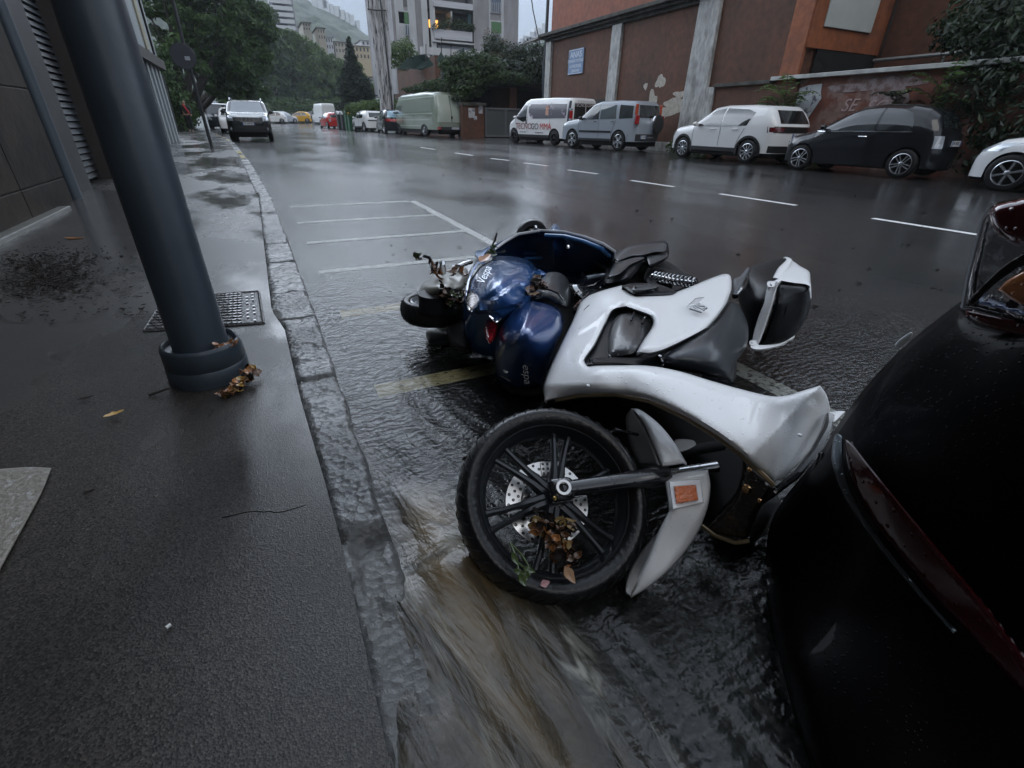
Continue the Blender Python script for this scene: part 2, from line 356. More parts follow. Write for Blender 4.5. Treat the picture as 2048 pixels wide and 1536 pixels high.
# painted markings on the road
M_white = mat('worn_white_paint', (.8, .8, .8), .6, coat=.3, crough=.25, col2=(.12, .12, .12), cscale=26, cthr=(.56, .66), bump=.2, bscale=120)
M_whited = mat('very_worn_white_paint', (.75, .75, .74), .5, coat=.3, crough=.2, col2=(.05, .05, .05), cscale=30, cthr=(.52, .60), bump=.2, bscale=120)
M_yel = mat('worn_yellow_paint', (.85, .72, .42), .5, coat=.3, crough=.25, col2=(.07, .065, .05), cscale=30, cthr=(.55, .66), bump=.2, bscale=120)
def strip(s, a, b, wd, dz=.004, n=8):
    a = Vector((a[0], a[1], 0)); b = Vector((b[0], b[1], 0)); d = (b-a).normalized(); q = Vector((-d.y, d.x, 0))*wd/2
    V = []
    for i in range(n+1):
        p = a+(b-a)*i/n
        for e in (-1, 1): u = p+q*e; V.append((u.x, u.y, G(u.x, u.y)+dz))
    s.add(V, [(2*i, 2*i+1, 2*i+3, 2*i+2) for i in range(n)])
dash = [((870, 299), (842, 295)), ((945, 311), (910, 306)), ((1018, 321), (982, 317)), ((1095, 332), (1048, 326)), ((1195, 348), (1136, 340)), ((1348, 374), (1262, 361)), ((1592, 411), (1440, 388)), ((1962, 471), (1745, 437))]
def Wg(px, py):
    h = 0
    for i in range(30): p = W(px, py, h); h = .5*h+.5*G(p.x, p.y)
    return p
s = MB()
ypos = [(1.9+3.0*i) for i in range(-1, 12)]
for a, b in dash:
    a = Wg(*a); b = Wg(*b); strip(s, (a.x, a.y), (b.x, b.y), .11)
tag(s.build('lane_dashes', M_white, recalc=False, smooth=0), kind='structure')
s = MB(); strip(s, (1.94, 7.36), (1.94, 3.2), .10, n=14); tag(s.build('bay_edge_line', M_white, recalc=False, smooth=0), kind='structure')
s = MB(); strip(s, (1.94, 3.2), (1.96, -3), .12, n=14); tag(s.build('worn_bay_edge_line', M_whited, recalc=False, smooth=0), kind='structure')
s = MB()
for y in (1.90, 2.96): strip(s, (.27, y), (1.88, y), .12)
tag(s.build('yellow_bay_lines', M_yel, recalc=False, smooth=0), kind='structure')
s = MB()
for y in (4.0, 5.08, 6.15, 7.36): strip(s, (.26, y), (1.88, y), .09)
tag(s.build('white_bay_lines', M_white, recalc=False, smooth=0), kind='structure')
s = MB()                                                          # yellow kerb paint in the distance
for y0 in (14.5, 16.2, 24, 26.5, 29, 31.5):
    n = 4; V = []
    for i in range(n+1):
        y = y0+1.0*i/n
        for e in (.03, .13): V.append((kx(y)-e, y, G(0, y)+.128))
    s.add(V, [(2*i, 2*i+1, 2*i+3, 2*i+2) for i in range(n)])
tag(s.build('yellow_kerb_paint', mat('yellow_kerb', (.62, .5, .1), .5, coat=.6), recalc=False, smooth=0), kind='structure')
# flood water running down the gutter
def water_material():
    m = bpy.data.materials.new('flood_water'); m.use_nodes = True; n = m.node_tree.nodes; L = m.node_tree.links; p = P(m)
    t = n.new('ShaderNodeTexCoord')
    def nse(scale, st, det=4, rot=0, dist=0):
        mp = n.new('ShaderNodeMapping'); mp.inputs['Scale'].default_value = st; mp.inputs['Rotation'].default_value = (0, 0, rot); L.new(t.outputs['Object'], mp.inputs[0])
        a = n.new('ShaderNodeTexNoise'); a.inputs['Scale'].default_value = scale; a.inputs['Detail'].default_value = det; a.inputs['Distortion'].default_value = dist; L.new(mp.outputs[0], a.inputs['Vector']); return a.outputs['Fac']
    def mr(v, a, b, c=0, d=1):
        r = n.new('ShaderNodeMapRange'); r.inputs[1].default_value = a; r.inputs[2].default_value = b; r.inputs[3].default_value = c; r.inputs[4].default_value = d; r.interpolation_type = 'SMOOTHSTEP'
        L.new(v, r.inputs[0]); return r.outputs[0]
    def mth(op, a, b):
        x = n.new('ShaderNodeMath'); x.operation = op
        for i, q in enumerate((a, b)):
            if isinstance(q, (int, float)): x.inputs[i].default_value = q
            else: L.new(q, x.inputs[i])
        return x.outputs[0]
    at = n.new('ShaderNodeAttribute'); at.attribute_name = 'mud'
    mud = at.outputs['Fac']
    fa = n.new('ShaderNodeAttribute'); fa.attribute_name = 'current'
    def fl_(scale, st, det=5, dist=0):
        mp = n.new('ShaderNodeMapping'); mp.inputs['Scale'].default_value = st; L.new(fa.outputs['Vector'], mp.inputs[0])
        a = n.new('ShaderNodeTexNoise'); a.inputs['Scale'].default_value = scale; a.inputs['Detail'].default_value = det; a.inputs['Roughness'].default_value = .55; a.inputs['Distortion'].default_value = dist; L.new(mp.outputs[0], a.inputs['Vector']); return a.outputs['Fac']
    flow = fl_(11, (1, .26, 1), 5, 1.3)
    fine = fl_(34, (1, .2, 1), 4, .9)
    at4 = n.new('ShaderNodeAttribute'); at4.attribute_name = 'silt'; sm_ = n.new('ShaderNodeMixRGB'); sm_.inputs[1].default_value = (.018, .021, .022, 1); sm_.inputs[2].default_value = (.13, .138, .14, 1); L.new(mth('MULTIPLY', at4.outputs['Fac'], mr(mth('ADD', mth('MULTIPLY', flow, .6), mth('MULTIPLY', fine, .4)), .47, .66, .08, 1.0)), sm_.inputs[0])
    mx = n.new('ShaderNodeMixRGB'); L.new(sm_.outputs[0], mx.inputs[1]); mx.inputs[2].default_value = (.15, .105, .052, 1)
    L.new(mth('MULTIPLY', mud, mr(flow, .36, .6, .4, 1.1)), mx.inputs[0])
    foam = n.new('ShaderNodeMixRGB'); foam.inputs[2].default_value = (.34, .33, .28, 1); L.new(mx.outputs[0], foam.inputs[1])
    at2 = n.new('ShaderNodeAttribute'); at2.attribute_name = 'foam'
    L.new(mth('MULTIPLY', at2.outputs['Fac'], mr(fl_(17, (1, .2, 1), 6, 1.6), .47, .66, .0, 1)), foam.inputs[0])
    L.new(foam.outputs[0], p.inputs['Base Color'])
    p.inputs['Roughness'].default_value = .2; p.inputs['IOR'].default_value = 1.45
    al = mth('ADD', mth('MULTIPLY', mud, .6), mth('ADD', mth('MULTIPLY', at4.outputs['Fac'], .34), mr(nse(3, (1, .4, 1), 3), .3, .7, .06, .22)))
    at3 = n.new('ShaderNodeAttribute'); at3.attribute_name = 'edge'
    al = mth('MULTIPLY', mth('MINIMUM', mth('ADD', al, at2.outputs['Fac']), 1.0), 1.0)
    b = n.new('ShaderNodeBump'); b.inputs['Strength'].default_value = .3; b.inputs['Distance'].default_value = .03; L.new(flow, b.inputs['Height'])
    b.inputs['Strength'].default_value = .3; L.new(mth('ADD', mth('MULTIPLY', at4.outputs['Fac'], .3), .10), b.inputs['Strength']); b2 = n.new('ShaderNodeBump'); L.new(mth('ADD', mth('MULTIPLY', at4.outputs['Fac'], .25), .12), b2.inputs['Strength']); b2.inputs['Distance'].default_value = .012; L.new(fine, b2.inputs['Height']); L.new(b.outputs[0], b2.inputs['Normal'])
    rip = n.new('ShaderNodeTexWave'); rip.inputs['Scale'].default_value = 9; rip.inputs['Distortion'].default_value = 9; rip.inputs['Detail'].default_value = 3; rip.inputs['Detail Scale'].default_value = 2.2; rip.bands_direction = 'Y'
    L.new(t.outputs['Object'], rip.inputs['Vector'])
    b3 = n.new('ShaderNodeBump'); b3.inputs['Distance'].default_value = .006; L.new(rip.outputs['Fac'], b3.inputs['Height']); L.new(b2.outputs[0], b3.inputs['Normal'])
    L.new(mr(mud, .4, .0, .05, .3), b3.inputs['Strength'])
    L.new(b3.outputs[0], p.inputs['Normal'])
    # body of the water: part see-through, always with its own reflection on top
    tr = n.new('ShaderNodeBsdfTransparent'); tr.inputs[0].default_value = (.8, .82, .78, 1)
    gl = n.new('ShaderNodeBsdfGlossy'); gl.inputs['Roughness'].default_value = .2; L.new(b3.outputs[0], gl.inputs['Normal'])
    fr = n.new('ShaderNodeFresnel'); fr.inputs[0].default_value = 1.45; L.new(b3.outputs[0], fr.inputs['Normal'])
    clear = n.new('ShaderNodeMixShader'); L.new(fr.outputs[0], clear.inputs[0]); L.new(tr.outputs[0], clear.inputs[1]); L.new(gl.outputs[0], clear.inputs[2])
    body = n.new('ShaderNodeMixShader'); L.new(al, body.inputs[0]); L.new(clear.outputs[0], body.inputs[1]); L.new(p.outputs[0], body.inputs[2])
    tr2 = n.new('ShaderNodeBsdfTransparent'); ed = n.new('ShaderNodeMixShader'); L.new(at3.outputs['Fac'], ed.inputs[0]); L.new(tr2.outputs[0], ed.inputs[1]); L.new(body.outputs[0], ed.inputs[2])
    L.new(ed.outputs[0], n['Material Output'].inputs['Surface'])
    return m
def sstep(a, b, x): t = min(1, max(0, (x-a)/(b-a))); return t*t*(3-2*t)
def water():
    xs = list(np.arange(-.02, 1.4, .022))+list(np.arange(1.4, 4.4, .08)); ys = list(np.arange(-1.2, 2.6, .022))+list(np.arange(2.6, 15, .08))
    V = []; mud = []; foam = []; edge = []; silt = []; cur = []
    WC = Vector((.50, .83))
    for y in ys:
        for x0 in xs:
            x = x0
            if y > 3: x = x0+kx(y)-.12
            g = G(x, y); dx, dy = x-WC.x, y-WC.y
            z = .022-.0045*max(0, x-.4)
            q_ = 1.6-max(-.2, min(y, 1.6)); fu = x-.20*q_-.05*math.sin(2.2*q_)+(.06*math.exp(-((x-.16)/.12)**2-((y-.86)/.2)**2)); cur.append((fu+.02*noise.noise(Vector((x*6, y*4, 2))), y, 0))
            fl = noise.fractal(Vector((fu*11, y*1.7, 1)), .9, 2, 5)
            near = sstep(2.6, .9, y)
            z += fl*.013*(.15+near*1.2)*(.25+.75*sstep(.95, .45, x))
            # the flow piles up where it hits the tyre and spills round it
            r = math.hypot(dx+.22, dy*1.0+.02); z += .035*math.exp(-(r/.10)**2)
            z += .03*math.exp(-((x-.36-.12*(0.75-y))/.05)**2)*sstep(.85, .55, y)*sstep(-.4, .4, y)*(.6+.5*fl)
            if y < .98: z += .042*sstep(.98, .75, y)*sstep(.5, .1, x)
            V.append((x, y, g+z))
            mm = .85*math.exp(-((x-.25-.05*(1-y))/.09)**2)*sstep(1.3, .95, y)*(.45+.55*sstep(.35, .75, y))+.22*sstep(1.0, .6, y)*sstep(.6, .1, x)+.1*sstep(2.2, 1.2, y)*sstep(.8, .2, x)
            mud.append(min(1, mm)); silt.append(sstep(.75, .25, x)*sstep(2.2, 1.25, y)*(.55+.45*sstep(.2, .8, y))+.12*sstep(4, 2, y)*sstep(.8, .2, x))
            cx = .36+.16*(.75-y)
            foam.append(min(1, .9*math.exp(-((x-cx)/.055)**2)*sstep(.76, .62, y)*(.35+.65*sstep(.05, .45, y))+.35*math.exp(-((x-.13-.1*(1-y))/.05)**2)*sstep(1.0, .8, y)+.5*math.exp(-((x-.27)/.03)**2)*sstep(1.1, .9, y)*sstep(.55, .8, y)+.35*math.exp(-((x-.62-.2*(.5-y))/.05)**2)*sstep(.5, .3, y)))
            xe = 2.3+.9*sstep(3, 0, y)+.35*math.sin(y*1.3)+.25*noise.noise(Vector((y*2, x, 0)))
            edge.append(sstep(xe+.5, xe-.3, x)*sstep(14.5, 9, y)*(1-.38*sstep(3, 4.5, y)))
    nx = len(xs); s = MB(); s.add(V, [(j*nx+i, j*nx+i+1, (j+1)*nx+i+1, (j+1)*nx+i) for j in range(len(ys)-1) for i in range(nx-1)])
    o = s.build('water', water_material(), smooth=180, recalc=False)
    for nm, dat in (('mud', mud), ('foam', foam), ('edge', edge), ('silt', silt)):
        a = o.data.attributes.new(nm, 'FLOAT', 'POINT'); a.data.foreach_set('value', dat)
    a = o.data.attributes.new('current', 'FLOAT_VECTOR', 'POINT'); a.data.foreach_set('vector', [c for v in cur for c in v])
    tag(o, kind='structure')
water()

M_crack = mat('dark_crack', (.004, .004, .004), .8, spec=.1)
for pl in ([(402, 1325), (440, 1312), (480, 1302), (520, 1288), (556, 1272), (600, 1262)], [(612, 1010), (560, 1026), (505, 1022), (430, 1040)], [(252, 905), (262, 960), (258, 1010)]):
    s = MB(); pts = [W(a, b, .12) for a, b in pl]; fine_ = []
    for a, b in zip(pts, pts[1:]):
        for k in range(5): q = a.lerp(b, k/5); q.z = walkz(q.x, q.y)+.0005; fine_.append(q+Vector((.004*noise.noise(q*60), .004*noise.noise(q*60+Vector((9, 0, 0))), 0)))
    s.tube(fine_, [.0009+.0007*abs(noise.noise(q*25)) for q in fine_], 4); tag(s.build('pavement_crack', M_crack, smooth=0), kind='structure')
# ================================================================ VEHICLES
M_tyre = mat('tyre_rubber', (.010, .010, .011), .6, bump=.3, bscale=90, spec=.25)
M_alloy = mat('silver_alloy', (.55, .57, .6), .25, metal=.9)
M_black = mat('black_plastic', (.012, .012, .013), .38, coat=.3, crough=.2)
M_under = mat('dark_underbody', (.004, .004, .004), .9)
M_glass = mat('dark_car_glass', (.01, .013, .015), .04, coat=1, crough=.02)
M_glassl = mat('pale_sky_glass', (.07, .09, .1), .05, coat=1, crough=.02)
M_red = mat('red_lamp_lens', (.35, .012, .012), .12, coat=1)
M_orange = mat('orange_lens', (.7, .16, .02), .15, coat=1)
M_lens = mat('clear_lamp_lens', (.42, .46, .5), .1, coat=1, metal=.3)
M_chrome = mat('chrome', (.75, .77, .8), .1, metal=1)
M_plate = mat('number_plate', (.62, .64, .66), .4, coat=.5)
M_plateblue = mat('plate_blue_band', (.02, .06, .3), .4)
def paint(name, c, **k): return mat(name, c, .35, coat=1, crough=.05, spec=.1, **k)
def car(name, loc, rz, label, spec, m, group=None, cat='car', sx=1, sy=1, sz=1, simple=False):
    """A road vehicle: local x forward, y to its left, z up. spec gives roof profile, windows and trim."""
    LOCAL[0] = True
    root = thing(name, loc, label, cat, group, rz); root.scale = (sx, sy, sz)
    L, Wd = spec['L'], spec['W']; hl = L/2; k = spec.get('k', 9); zb = spec.get('sill', .26); belt = spec['belt']
    tb = spec.get('tumble', .13); r = spec['r']; wx = spec['wx']; ra = r+spec.get('gap', .045); top = spec['top']; zr = max(p[1] for p in top)
    tx = [p[0] for p in top]; tz = [p[1] for p in top]; pe = spec.get('pe', 14)
    def T(x): return float(np.interp(x, tx, tz))
    def Wp(x):
        t = min(1, abs(x)/hl); return Wd/2*(1-spec.get('plan', .05)*t*t)*max(0, 1-t**pe)**.33
    def tum(z):
        if z > belt: return 1-tb*((z-belt)/(zr-belt))**1.25
        return 1-.05*abs((belt-.25-z)/(belt))**1.6
    def B(x):
        b = zb
        for c in wx:
            if abs(x-c) < ra: b = max(b, r+math.sqrt(ra*ra-(x-c)**2))
        return b
    def hw(x, z):
        t = T(x)
        if z >= t: return 0
        q = max(0, (z-.2)/(t-.2)); return Wp(x)*tum(z)*max(0, 1-q**k)**(1/k)
    # stations
    xs = set()
    for i in range(41): xs.add(round(hl*math.sin((i/40-.5)*PI), 4))
    for x in tx: xs.add(round(x, 4))
    for c in wx:
        for i in range(17): xs.add(round(c+ra*math.cos(PI*i/16), 4))
        xs.add(round(c+ra+.002, 4)); xs.add(round(c-ra-.002, 4))
    for a, b in zip(tx, tx[1:]):
        for i in range(1, 5): xs.add(round(a+(b-a)*i/5, 4))
    xs = sorted(x for x in xs if abs(x) <= hl)
    NV = 16; V = []
    for x in xs:
        b, t = B(x), T(x); b = min(b, t-.02); row = []
        for j in range(NV+1):
            ph = j/NV; z = b+(t-b)*(1-(1-ph)**1.6) if j < NV else t
            row.append((hw(x, min(z, t-1e-4)) if j < NV else 0, z))
        # last ring closes to the centre line with two extra points
        y0 = row[-2][0]; row = row[:-1]+[(y0*.8, t-(t-row[-2][1])*.35), (y0*.45, t-.004), (0, t)]
        V += [(x, y, z) for y, z in row]+[(x, -y, z) for y, z in row[-2::-1]]
    nr = len(V)//len(xs); s = MB()
    s.add(V, [(i*nr+j, (i+1)*nr+j, (i+1)*nr+j+1, i*nr+j+1) for i in range(len(xs)-1) for j in range(nr-1)])
    body = s.build('body', m, root, smooth=50)
    # patches laid on the skin
    def side(x, z, off, sg): return (x, sg*(hw(x, z)+off), z)
    def front(y, z, off, sg):                                    # sg=+1 nose, -1 tail
        lo, hi = 0, hl
        xm = spec.get('xm', 0)
        lo = xm*sg
        for _ in range(26):
            mid = (lo+hi)/2
            if hw(sg*mid, z) >= max(abs(y), .03): lo = mid
            else: hi = mid
        return (sg*(lo+off), y, z)
    def resample(pl, n):
        pl = np.array(pl, float); d = np.r_[0, np.cumsum(np.linalg.norm(np.diff(pl, axis=0), axis=1))]; t = np.linspace(0, d[-1], n+1)
        return np.c_[np.interp(t, d, pl[:, 0]), np.interp(t, d, pl[:, 1])]
    def patch(nm, lo, up, mt, sg, kind='side', off=.006, n=14, nv=5, par=None, s=None, lab=None):
        a, b = resample(lo, n), resample(up, n); own = s is None; s = s or MB()
        fn = side if kind == 'side' else front
        s.grid(lambda u, v: fn(*(a[round(u*n)]*(1-v)+b[round(u*n)]*v), off, sg), n, nv)
        if own:
            o = s.build(nm, mt, par or root, smooth=60)
            if lab: o['label'] = lab
            return o
    K = dict(root=root, body=body, patch=patch, hw=hw, front=front, side=side, T=T)
    for lo, up, mt in spec.get('sidewin', []):
        for sg in (1, -1):
            if simple and sg < 0: continue
            patch('window', lo, up, mt, sg)
    for nm, lo, up, mt, sg in spec.get('endwin', []): patch(nm, lo, up, mt, sg, 'front', off=.01)
    for nm, lo, up, mt, sg in spec.get('ends', []): patch(nm, lo, up, mt, sg, 'front', off=spec.get('eoff', .014))
    for nm, lo, up, mt in spec.get('trims', []):
        for sg in (1, -1): patch(nm, lo, up, mt, sg, off=.012)
    if spec.get('lines'):                                         # shut lines of doors
        for pl in spec['lines']:
            for sg in (1, -1):
                pr = resample(pl, 12); MB().tube([side(a, b, .001, sg) for a, b in pr], .006, 4).build('door_seam', M_under, root, smooth=0)
    for hx, hz in spec.get('handles', []):
        for sg in (1, -1): MB().tube([side(hx-.09, hz, .01, sg), side(hx-.07, hz, .035, sg), side(hx+.07, hz, .035, sg), side(hx+.09, hz, .01, sg)], .013, 6).build('door_handle', spec.get('hmat', m), root)
    if 'mirror' in spec:
        mx, mz = spec['mirror']
        for sg in (1, -1):
            y = sg*(hw(mx, mz)+.11); s = MB(); s.lathe([(.001, -.05), (.06, -.045), (.085, 0), (.08, .03), (.001, .045)], Matrix.Translation((mx, y, mz+.05)) @ Matrix.Rotation(PI/2, 4, 'Y') @ Matrix.Diagonal((.8, 1.25, 1, 1)), 14)
            s.tube([(mx, sg*hw(mx, mz), mz), (mx, y, mz+.02)], .02, 6); s.build('wing_mirror', spec.get('mirmat', m), root)
    if spec.get('clad'):                                          # dark arches
        for c in wx:
            for sg in (1, -1):
                s = MB(); n = 20
                s.grid(lambda u, v: side(c+(ra-.01+.065*v)*math.cos(PI*u), max(zb-.02, r+(ra-.01+.065*v)*math.sin(PI*u)) if 0 else r+(ra-.01+.065*v)*math.sin(PI*u)-(.1 if u in (0, 1) else 0), .012, sg), n, 2)
                s.build('wheel_arch_trim', M_black, root, smooth=60)
    s = MB(); s.bb((-hl*.93, -Wd/2+.26, .17), (hl*.93, Wd/2-.26, belt-.25)); s.bb((wx[0]+ra, -Wd/2+.07, .2), (wx[1]-ra, Wd/2-.07, .5)); s.build('underbody', M_under, root, smooth=0)
    wb = None
    for c in wx:
        for sg in (1, -1):
            if wb is None:
                tw = spec.get('tw', .2); q = Matrix.Rotation(-PI/2, 4, 'X')
                s = MB(); rr = r*spec.get('rimr', .68)
                s.lathe([(rr, -tw/2), (r*.9, -tw/2-.004), (r*.985, -tw*.38), (r, -tw*.2), (r, tw*.2), (r*.985, tw*.38), (r*.9, tw/2+.004), (rr, tw/2), (rr*.97, tw/2-.03), (rr*.97, -tw/2)], q, 36)
                t = s.build('tyre', M_tyre, None, smooth=60); s = MB()
                s.lathe([(rr*.99, tw/2-.002), (rr*.93, tw/2+.004), (rr*.9, tw/2-.02), (rr*.88, -tw*.3)], q, 36)
                ns = spec.get('spokes', 5); dbl = spec.get('dbl', 0); wdt = spec.get('spw', .10)*rr/.22
                for i in range(ns):
                    for dd in ((-dbl, dbl) if dbl else (0,)):
                        a = 2*PI*i/ns+spec.get('spa', .3); M2 = q @ Matrix.Rotation(a, 4, 'Z')
                        e = dd*rr; sk = spec.get('skew', 0)*rr
                        p4 = [(rr*.12, e*.5-wdt*.42), (rr*.92, e+sk-wdt*.5), (rr*.92, e+sk+wdt*.5), (rr*.12, e*.5+wdt*.42)]
                        s.prism([M2 @ Vector((x_, y_, tw/2-.035)) for x_, y_ in p4], M2.to_3x3() @ Vector((0, 0, .028)))
                s.lathe([(rr*.2, tw/2-.04), (rr*.2, tw/2-.004), (rr*.14, tw/2+.004), (.001, tw/2+.004)], q, 18)
                rm = s.build('rim', spec.get('rimmat', M_alloy), None, smooth=35)
                s = MB(); s.lathe([(rr*.9, tw*.05), (.001, tw*.05)], q, 24); hb = s.build('brake_back', M_under, None, smooth=0)
                wb = (t, rm, hb); first = True
            else: first = False
            W0 = bpy.data.objects.new('wheel', None); C.objects.link(W0); W0.parent = root; W0.location = (c, sg*(Wd/2-tw/2-.02-.5*spec.get('plan', .05)*Wd/2*(c/hl)**2), r)
            if sg < 0: W0.rotation_euler = (0, 0, PI)
            for o in wb:
                if not first: o = o.copy(); C.objects.link(o)
                o.parent = W0
    LOCAL[0] = False
    return K
def plate(K, sg, z, y=0, body='GP 178BX', wid=.5, h=.11, m=None, off=.02, tsize=.085):
    LOCAL[0] = True
    x = K['front'](abs(y)+.01, z, off, sg)[0]; s = MB(); s.box((x, y, z), (.012, wid, h)); o = s.build('number_plate', m or M_plate, K['root'], smooth=0)
    for e in (-1, 1): MB().box((x+sg*.004, y+e*(wid/2-.02), z), (.012, .035, h*.96)).build('plate_band', M_plateblue, o, smooth=0)
    M = Matrix(((0, 0, sg, x+sg*.0075), (sg, 0, 0, y), (0, 1, 0, z), (0, 0, 0, 1)))
    text('plate_lettering', body, M_under, o, M, tsize, .001); LOCAL[0] = False
# --- the parked row on the far side: they point away, the rear near end towards us
def park(px_r, px_f): return None
RY = PI/2
# white compact SUV
sp = dict(L=4.1, W=1.76, belt=.98, r=.33, wx=(-1.28, 1.28), sill=.3, k=8, plan=.07,
    top=[(-2.05, .5), (-2.03, .98), (-1.98, 1.06), (-1.72, 1.40), (-1.55, 1.53), (-1.0, 1.575), (-.1, 1.58), (.3, 1.53), (.85, 1.17), (1.0, 1.07), (1.7, .97), (1.96, .84), (2.04, .6), (2.05, .45)],
    sidewin=[([(-1.1, 1.02), (-.22, 1.0)], [(-1.25, 1.36), (-1.0, 1.44), (-.22, 1.49)], M_glass), ([(-.17, 1.0), (.88, .99)], [(-.17, 1.49), (.18, 1.44), (.85, 1.02)], M_glass)],
    endwin=[('rear_window', [(-.56, 1.08), (.56, 1.08)], [(-.5, 1.42), (.5, 1.42)], M_glass, -1), ('windscreen', [(-.66, 1.08), (.66, 1.08)], [(-.55, 1.47), (.55, 1.47)], M_glass, 1)],
    ends=[('rear_light', [(-.8, .84), (.8, .84)], [(-.8, 1.0), (.8, 1.0)], M_black, -1), ('rear_bumper_trim', [(-.75, .32), (.75, .32)], [(-.75, .5), (.75, .5)], M_black, -1), ('tail_lamp', [(.5, .86), (.78, .86)], [(.42, .98), (.78, .98)], mat('dark_red_lens', (.09, .008, .012), .1, coat=1), -1), ('tail_lamp', [(-.78, .86), (-.5, .86)], [(-.78, .98), (-.42, .98)], mat('dark_red_lens', (.09, .008, .012), .1, coat=1), -1), ('headlight', [(.5, .7), (.8, .7)], [(.45, .82), (.8, .84)], M_lens, 1), ('headlight', [(-.8, .7), (-.5, .7)], [(-.8, .84), (-.45, .82)], M_lens, 1), ('grille', [(-.45, .62), (.45, .62)], [(-.45, .8), (.45, .8)], M_black, 1)],
    trims=[('sill_trim', [(-.88, .3), (.88, .3)], [(-.88, .41), (.88, .41)], M_black)],
    lines=[[(-.2, .45), (-.2, 1.0)], [(.88, .45), (.9, .98)], [(-1.05, .95), (-.9, .62), (-.85, .45)]], handles=[(-.75, .93), (.1, .92)], mirror=(.72, 1.0), mirmat=paint('white_car_paint', (.7, .71, .72)), clad=1, spokes=10, spw=.035, skew=.25, dbl=0)
M_wcar = paint('white_car_paint', (.7, .71, .72))
a, b = Wg(1487, 327), Wg(1362, 315)
cc = ((a+b)/2); rz = math.atan2(b.y-a.y, b.x-a.x)
def placed(rear, front, spec, dz=0):
    a, b = Wg(*rear), Wg(*front); rz = math.atan2(b.y-a.y, b.x-a.x); d = (b-a).length; sx = d/(spec['wx'][1]-spec['wx'][0])
    mid = (a+b)/2-Vector((math.cos(rz), math.sin(rz), 0))*(spec['wx'][0]+spec['wx'][1])/2*sx
    if spec.get('ang'): rz = math.radians(spec['ang']); sx = spec.get('sx', .95); mid = a-Vector((math.cos(rz), math.sin(rz), 0))*spec['wx'][0]*sx
    off = Vector((math.sin(rz), -math.cos(rz), 0))*spec['W']/2*.93
    p = mid+off; p.z = G(mid.x, mid.y)+dz; return p, rz, sx
p, rz, sx = placed((1488, 328), (1362, 315), sp)
K = car('parked_suv', p, rz, 'white compact SUV with black wheel arches and black tail panel, parked behind the black hatchback', sp, M_wcar, 'cars parked along the far side of the road', sx=sx, sy=1, sz=.93)
plate(K, -1, .77, -.12, 'GP 178BX')
# silver SUV with spare wheel
sp2 = dict(ang=106, sx=.87, L=4.45, W=1.76, belt=1.04, r=.35, wx=(-1.3, 1.32), sill=.34, k=10, plan=.05, tumble=.1,
    top=[(-2.2, .5), (-2.18, 1.0), (-2.12, 1.1), (-2.0, 1.6), (-1.85, 1.69), (-1.0, 1.72), (-.1, 1.70), (.25, 1.62), (.95, 1.15), (1.1, 1.1), (1.75, 1.02), (2.1, .88), (2.2, .66), (2.22, .45)],
    sidewin=[([(-1.9, 1.12), (-1.25, 1.1)], [(-1.85, 1.52), (-1.2, 1.56)], M_glass), ([(-1.1, 1.1), (-.25, 1.08)], [(-1.02, 1.56), (-.25, 1.58)], M_glassl), ([(-.18, 1.08), (.9, 1.07)], [(-.18, 1.58), (.2, 1.54), (.86, 1.1)], M_glass)],
    endwin=[('rear_window', [(-.66, 1.14), (.66, 1.14)], [(-.6, 1.55), (.6, 1.55)], M_glass, -1), ('windscreen', [(-.68, 1.16), (.68, 1.16)], [(-.6, 1.58), (.6, 1.58)], M_glass, 1)],
    ends=[('rear_bumper', [(-.84, .36), (.84, .36)], [(-.84, .6), (.84, .6)], mat('dark_grey_plastic', (.03, .032, .036), .4), -1), ('headlight', [(.5, .75), (.82, .75)], [(.45, .92), (.82, .92)], M_lens, 1), ('headlight', [(-.82, .75), (-.5, .75)], [(-.82, .92), (-.45, .92)], M_lens, 1), ('grille', [(-.4, .7), (.4, .7)], [(-.4, .88), (.4, .88)], M_black, 1)],
    trims=[('side_moulding', [(-.9, .62), (.9, .62)], [(-.9, .69), (.9, .69)], M_black), ('sill_trim', [(-.9, .34), (.9, .34)], [(-.9, .42), (.9, .42)], mat('dark_grey_plastic', (.03, .032, .036), .4))],
    lines=[[(-.2, .45), (-.2, 1.08)], [(.95, .5), (.95, 1.05)], [(-1.1, 1.05), (-.95, .7), (-.9, .5)]], handles=[(-.95, 1.0), (.0, 1.0)], hmat=M_black, mirror=(.75, 1.06), mirmat=M_black, clad=0, spokes=5, spw=.09)
M_sil = paint('silver_blue_paint', (.30, .34, .39), metal=.0)
p, rz, sx = placed((1234, 303), (1153, 300), sp2)
K = car('parked_suv', p, rz, 'silver blue SUV with a covered spare wheel on its tailgate, parked before the white van', sp2, M_sil, 'cars parked along the far side of the road', sx=sx*1.0, sy=1, sz=.97)
LOCAL[0] = True
for sg in (1, -1):
    s = MB(); s.bb((-2.17, sg*.70, .92), (-2.05, sg*.85, 1.22)); s.build('tail_lamp', M_red, K['root'], smooth=0, bevel=.02)
    s = MB(); s.bb((-2.06, sg*.69, 1.225), (-1.97, sg*.80, 1.58)); s.build('tail_lamp', mat('red_orange_lens', (.45, .06, .015), .15, coat=1), K['root'], smooth=0, bevel=.02)
s = MB(); s.lathe([(.001, -.05), (.30, -.05), (.335, -.02), (.335, .14), (.31, .17), (.001, .175)], Matrix.Translation((-2.2, -.28, .93)) @ Matrix.Rotation(-PI/2, 4, 'Y'), 36)
sw = s.build('spare_wheel', M_black, K['root']); s = MB(); s.lathe([(.335, -.02), (.342, 0), (.342, .11), (.335, .13)], Matrix.Translation((-2.2, -.28, .93)) @ Matrix.Rotation(-PI/2, 4, 'Y'), 36); s.build('cover_band', M_chrome, sw)
LOCAL[0] = False
plate(K, -1, .50, .42, 'CT 135FN', wid=.36, off=.03)
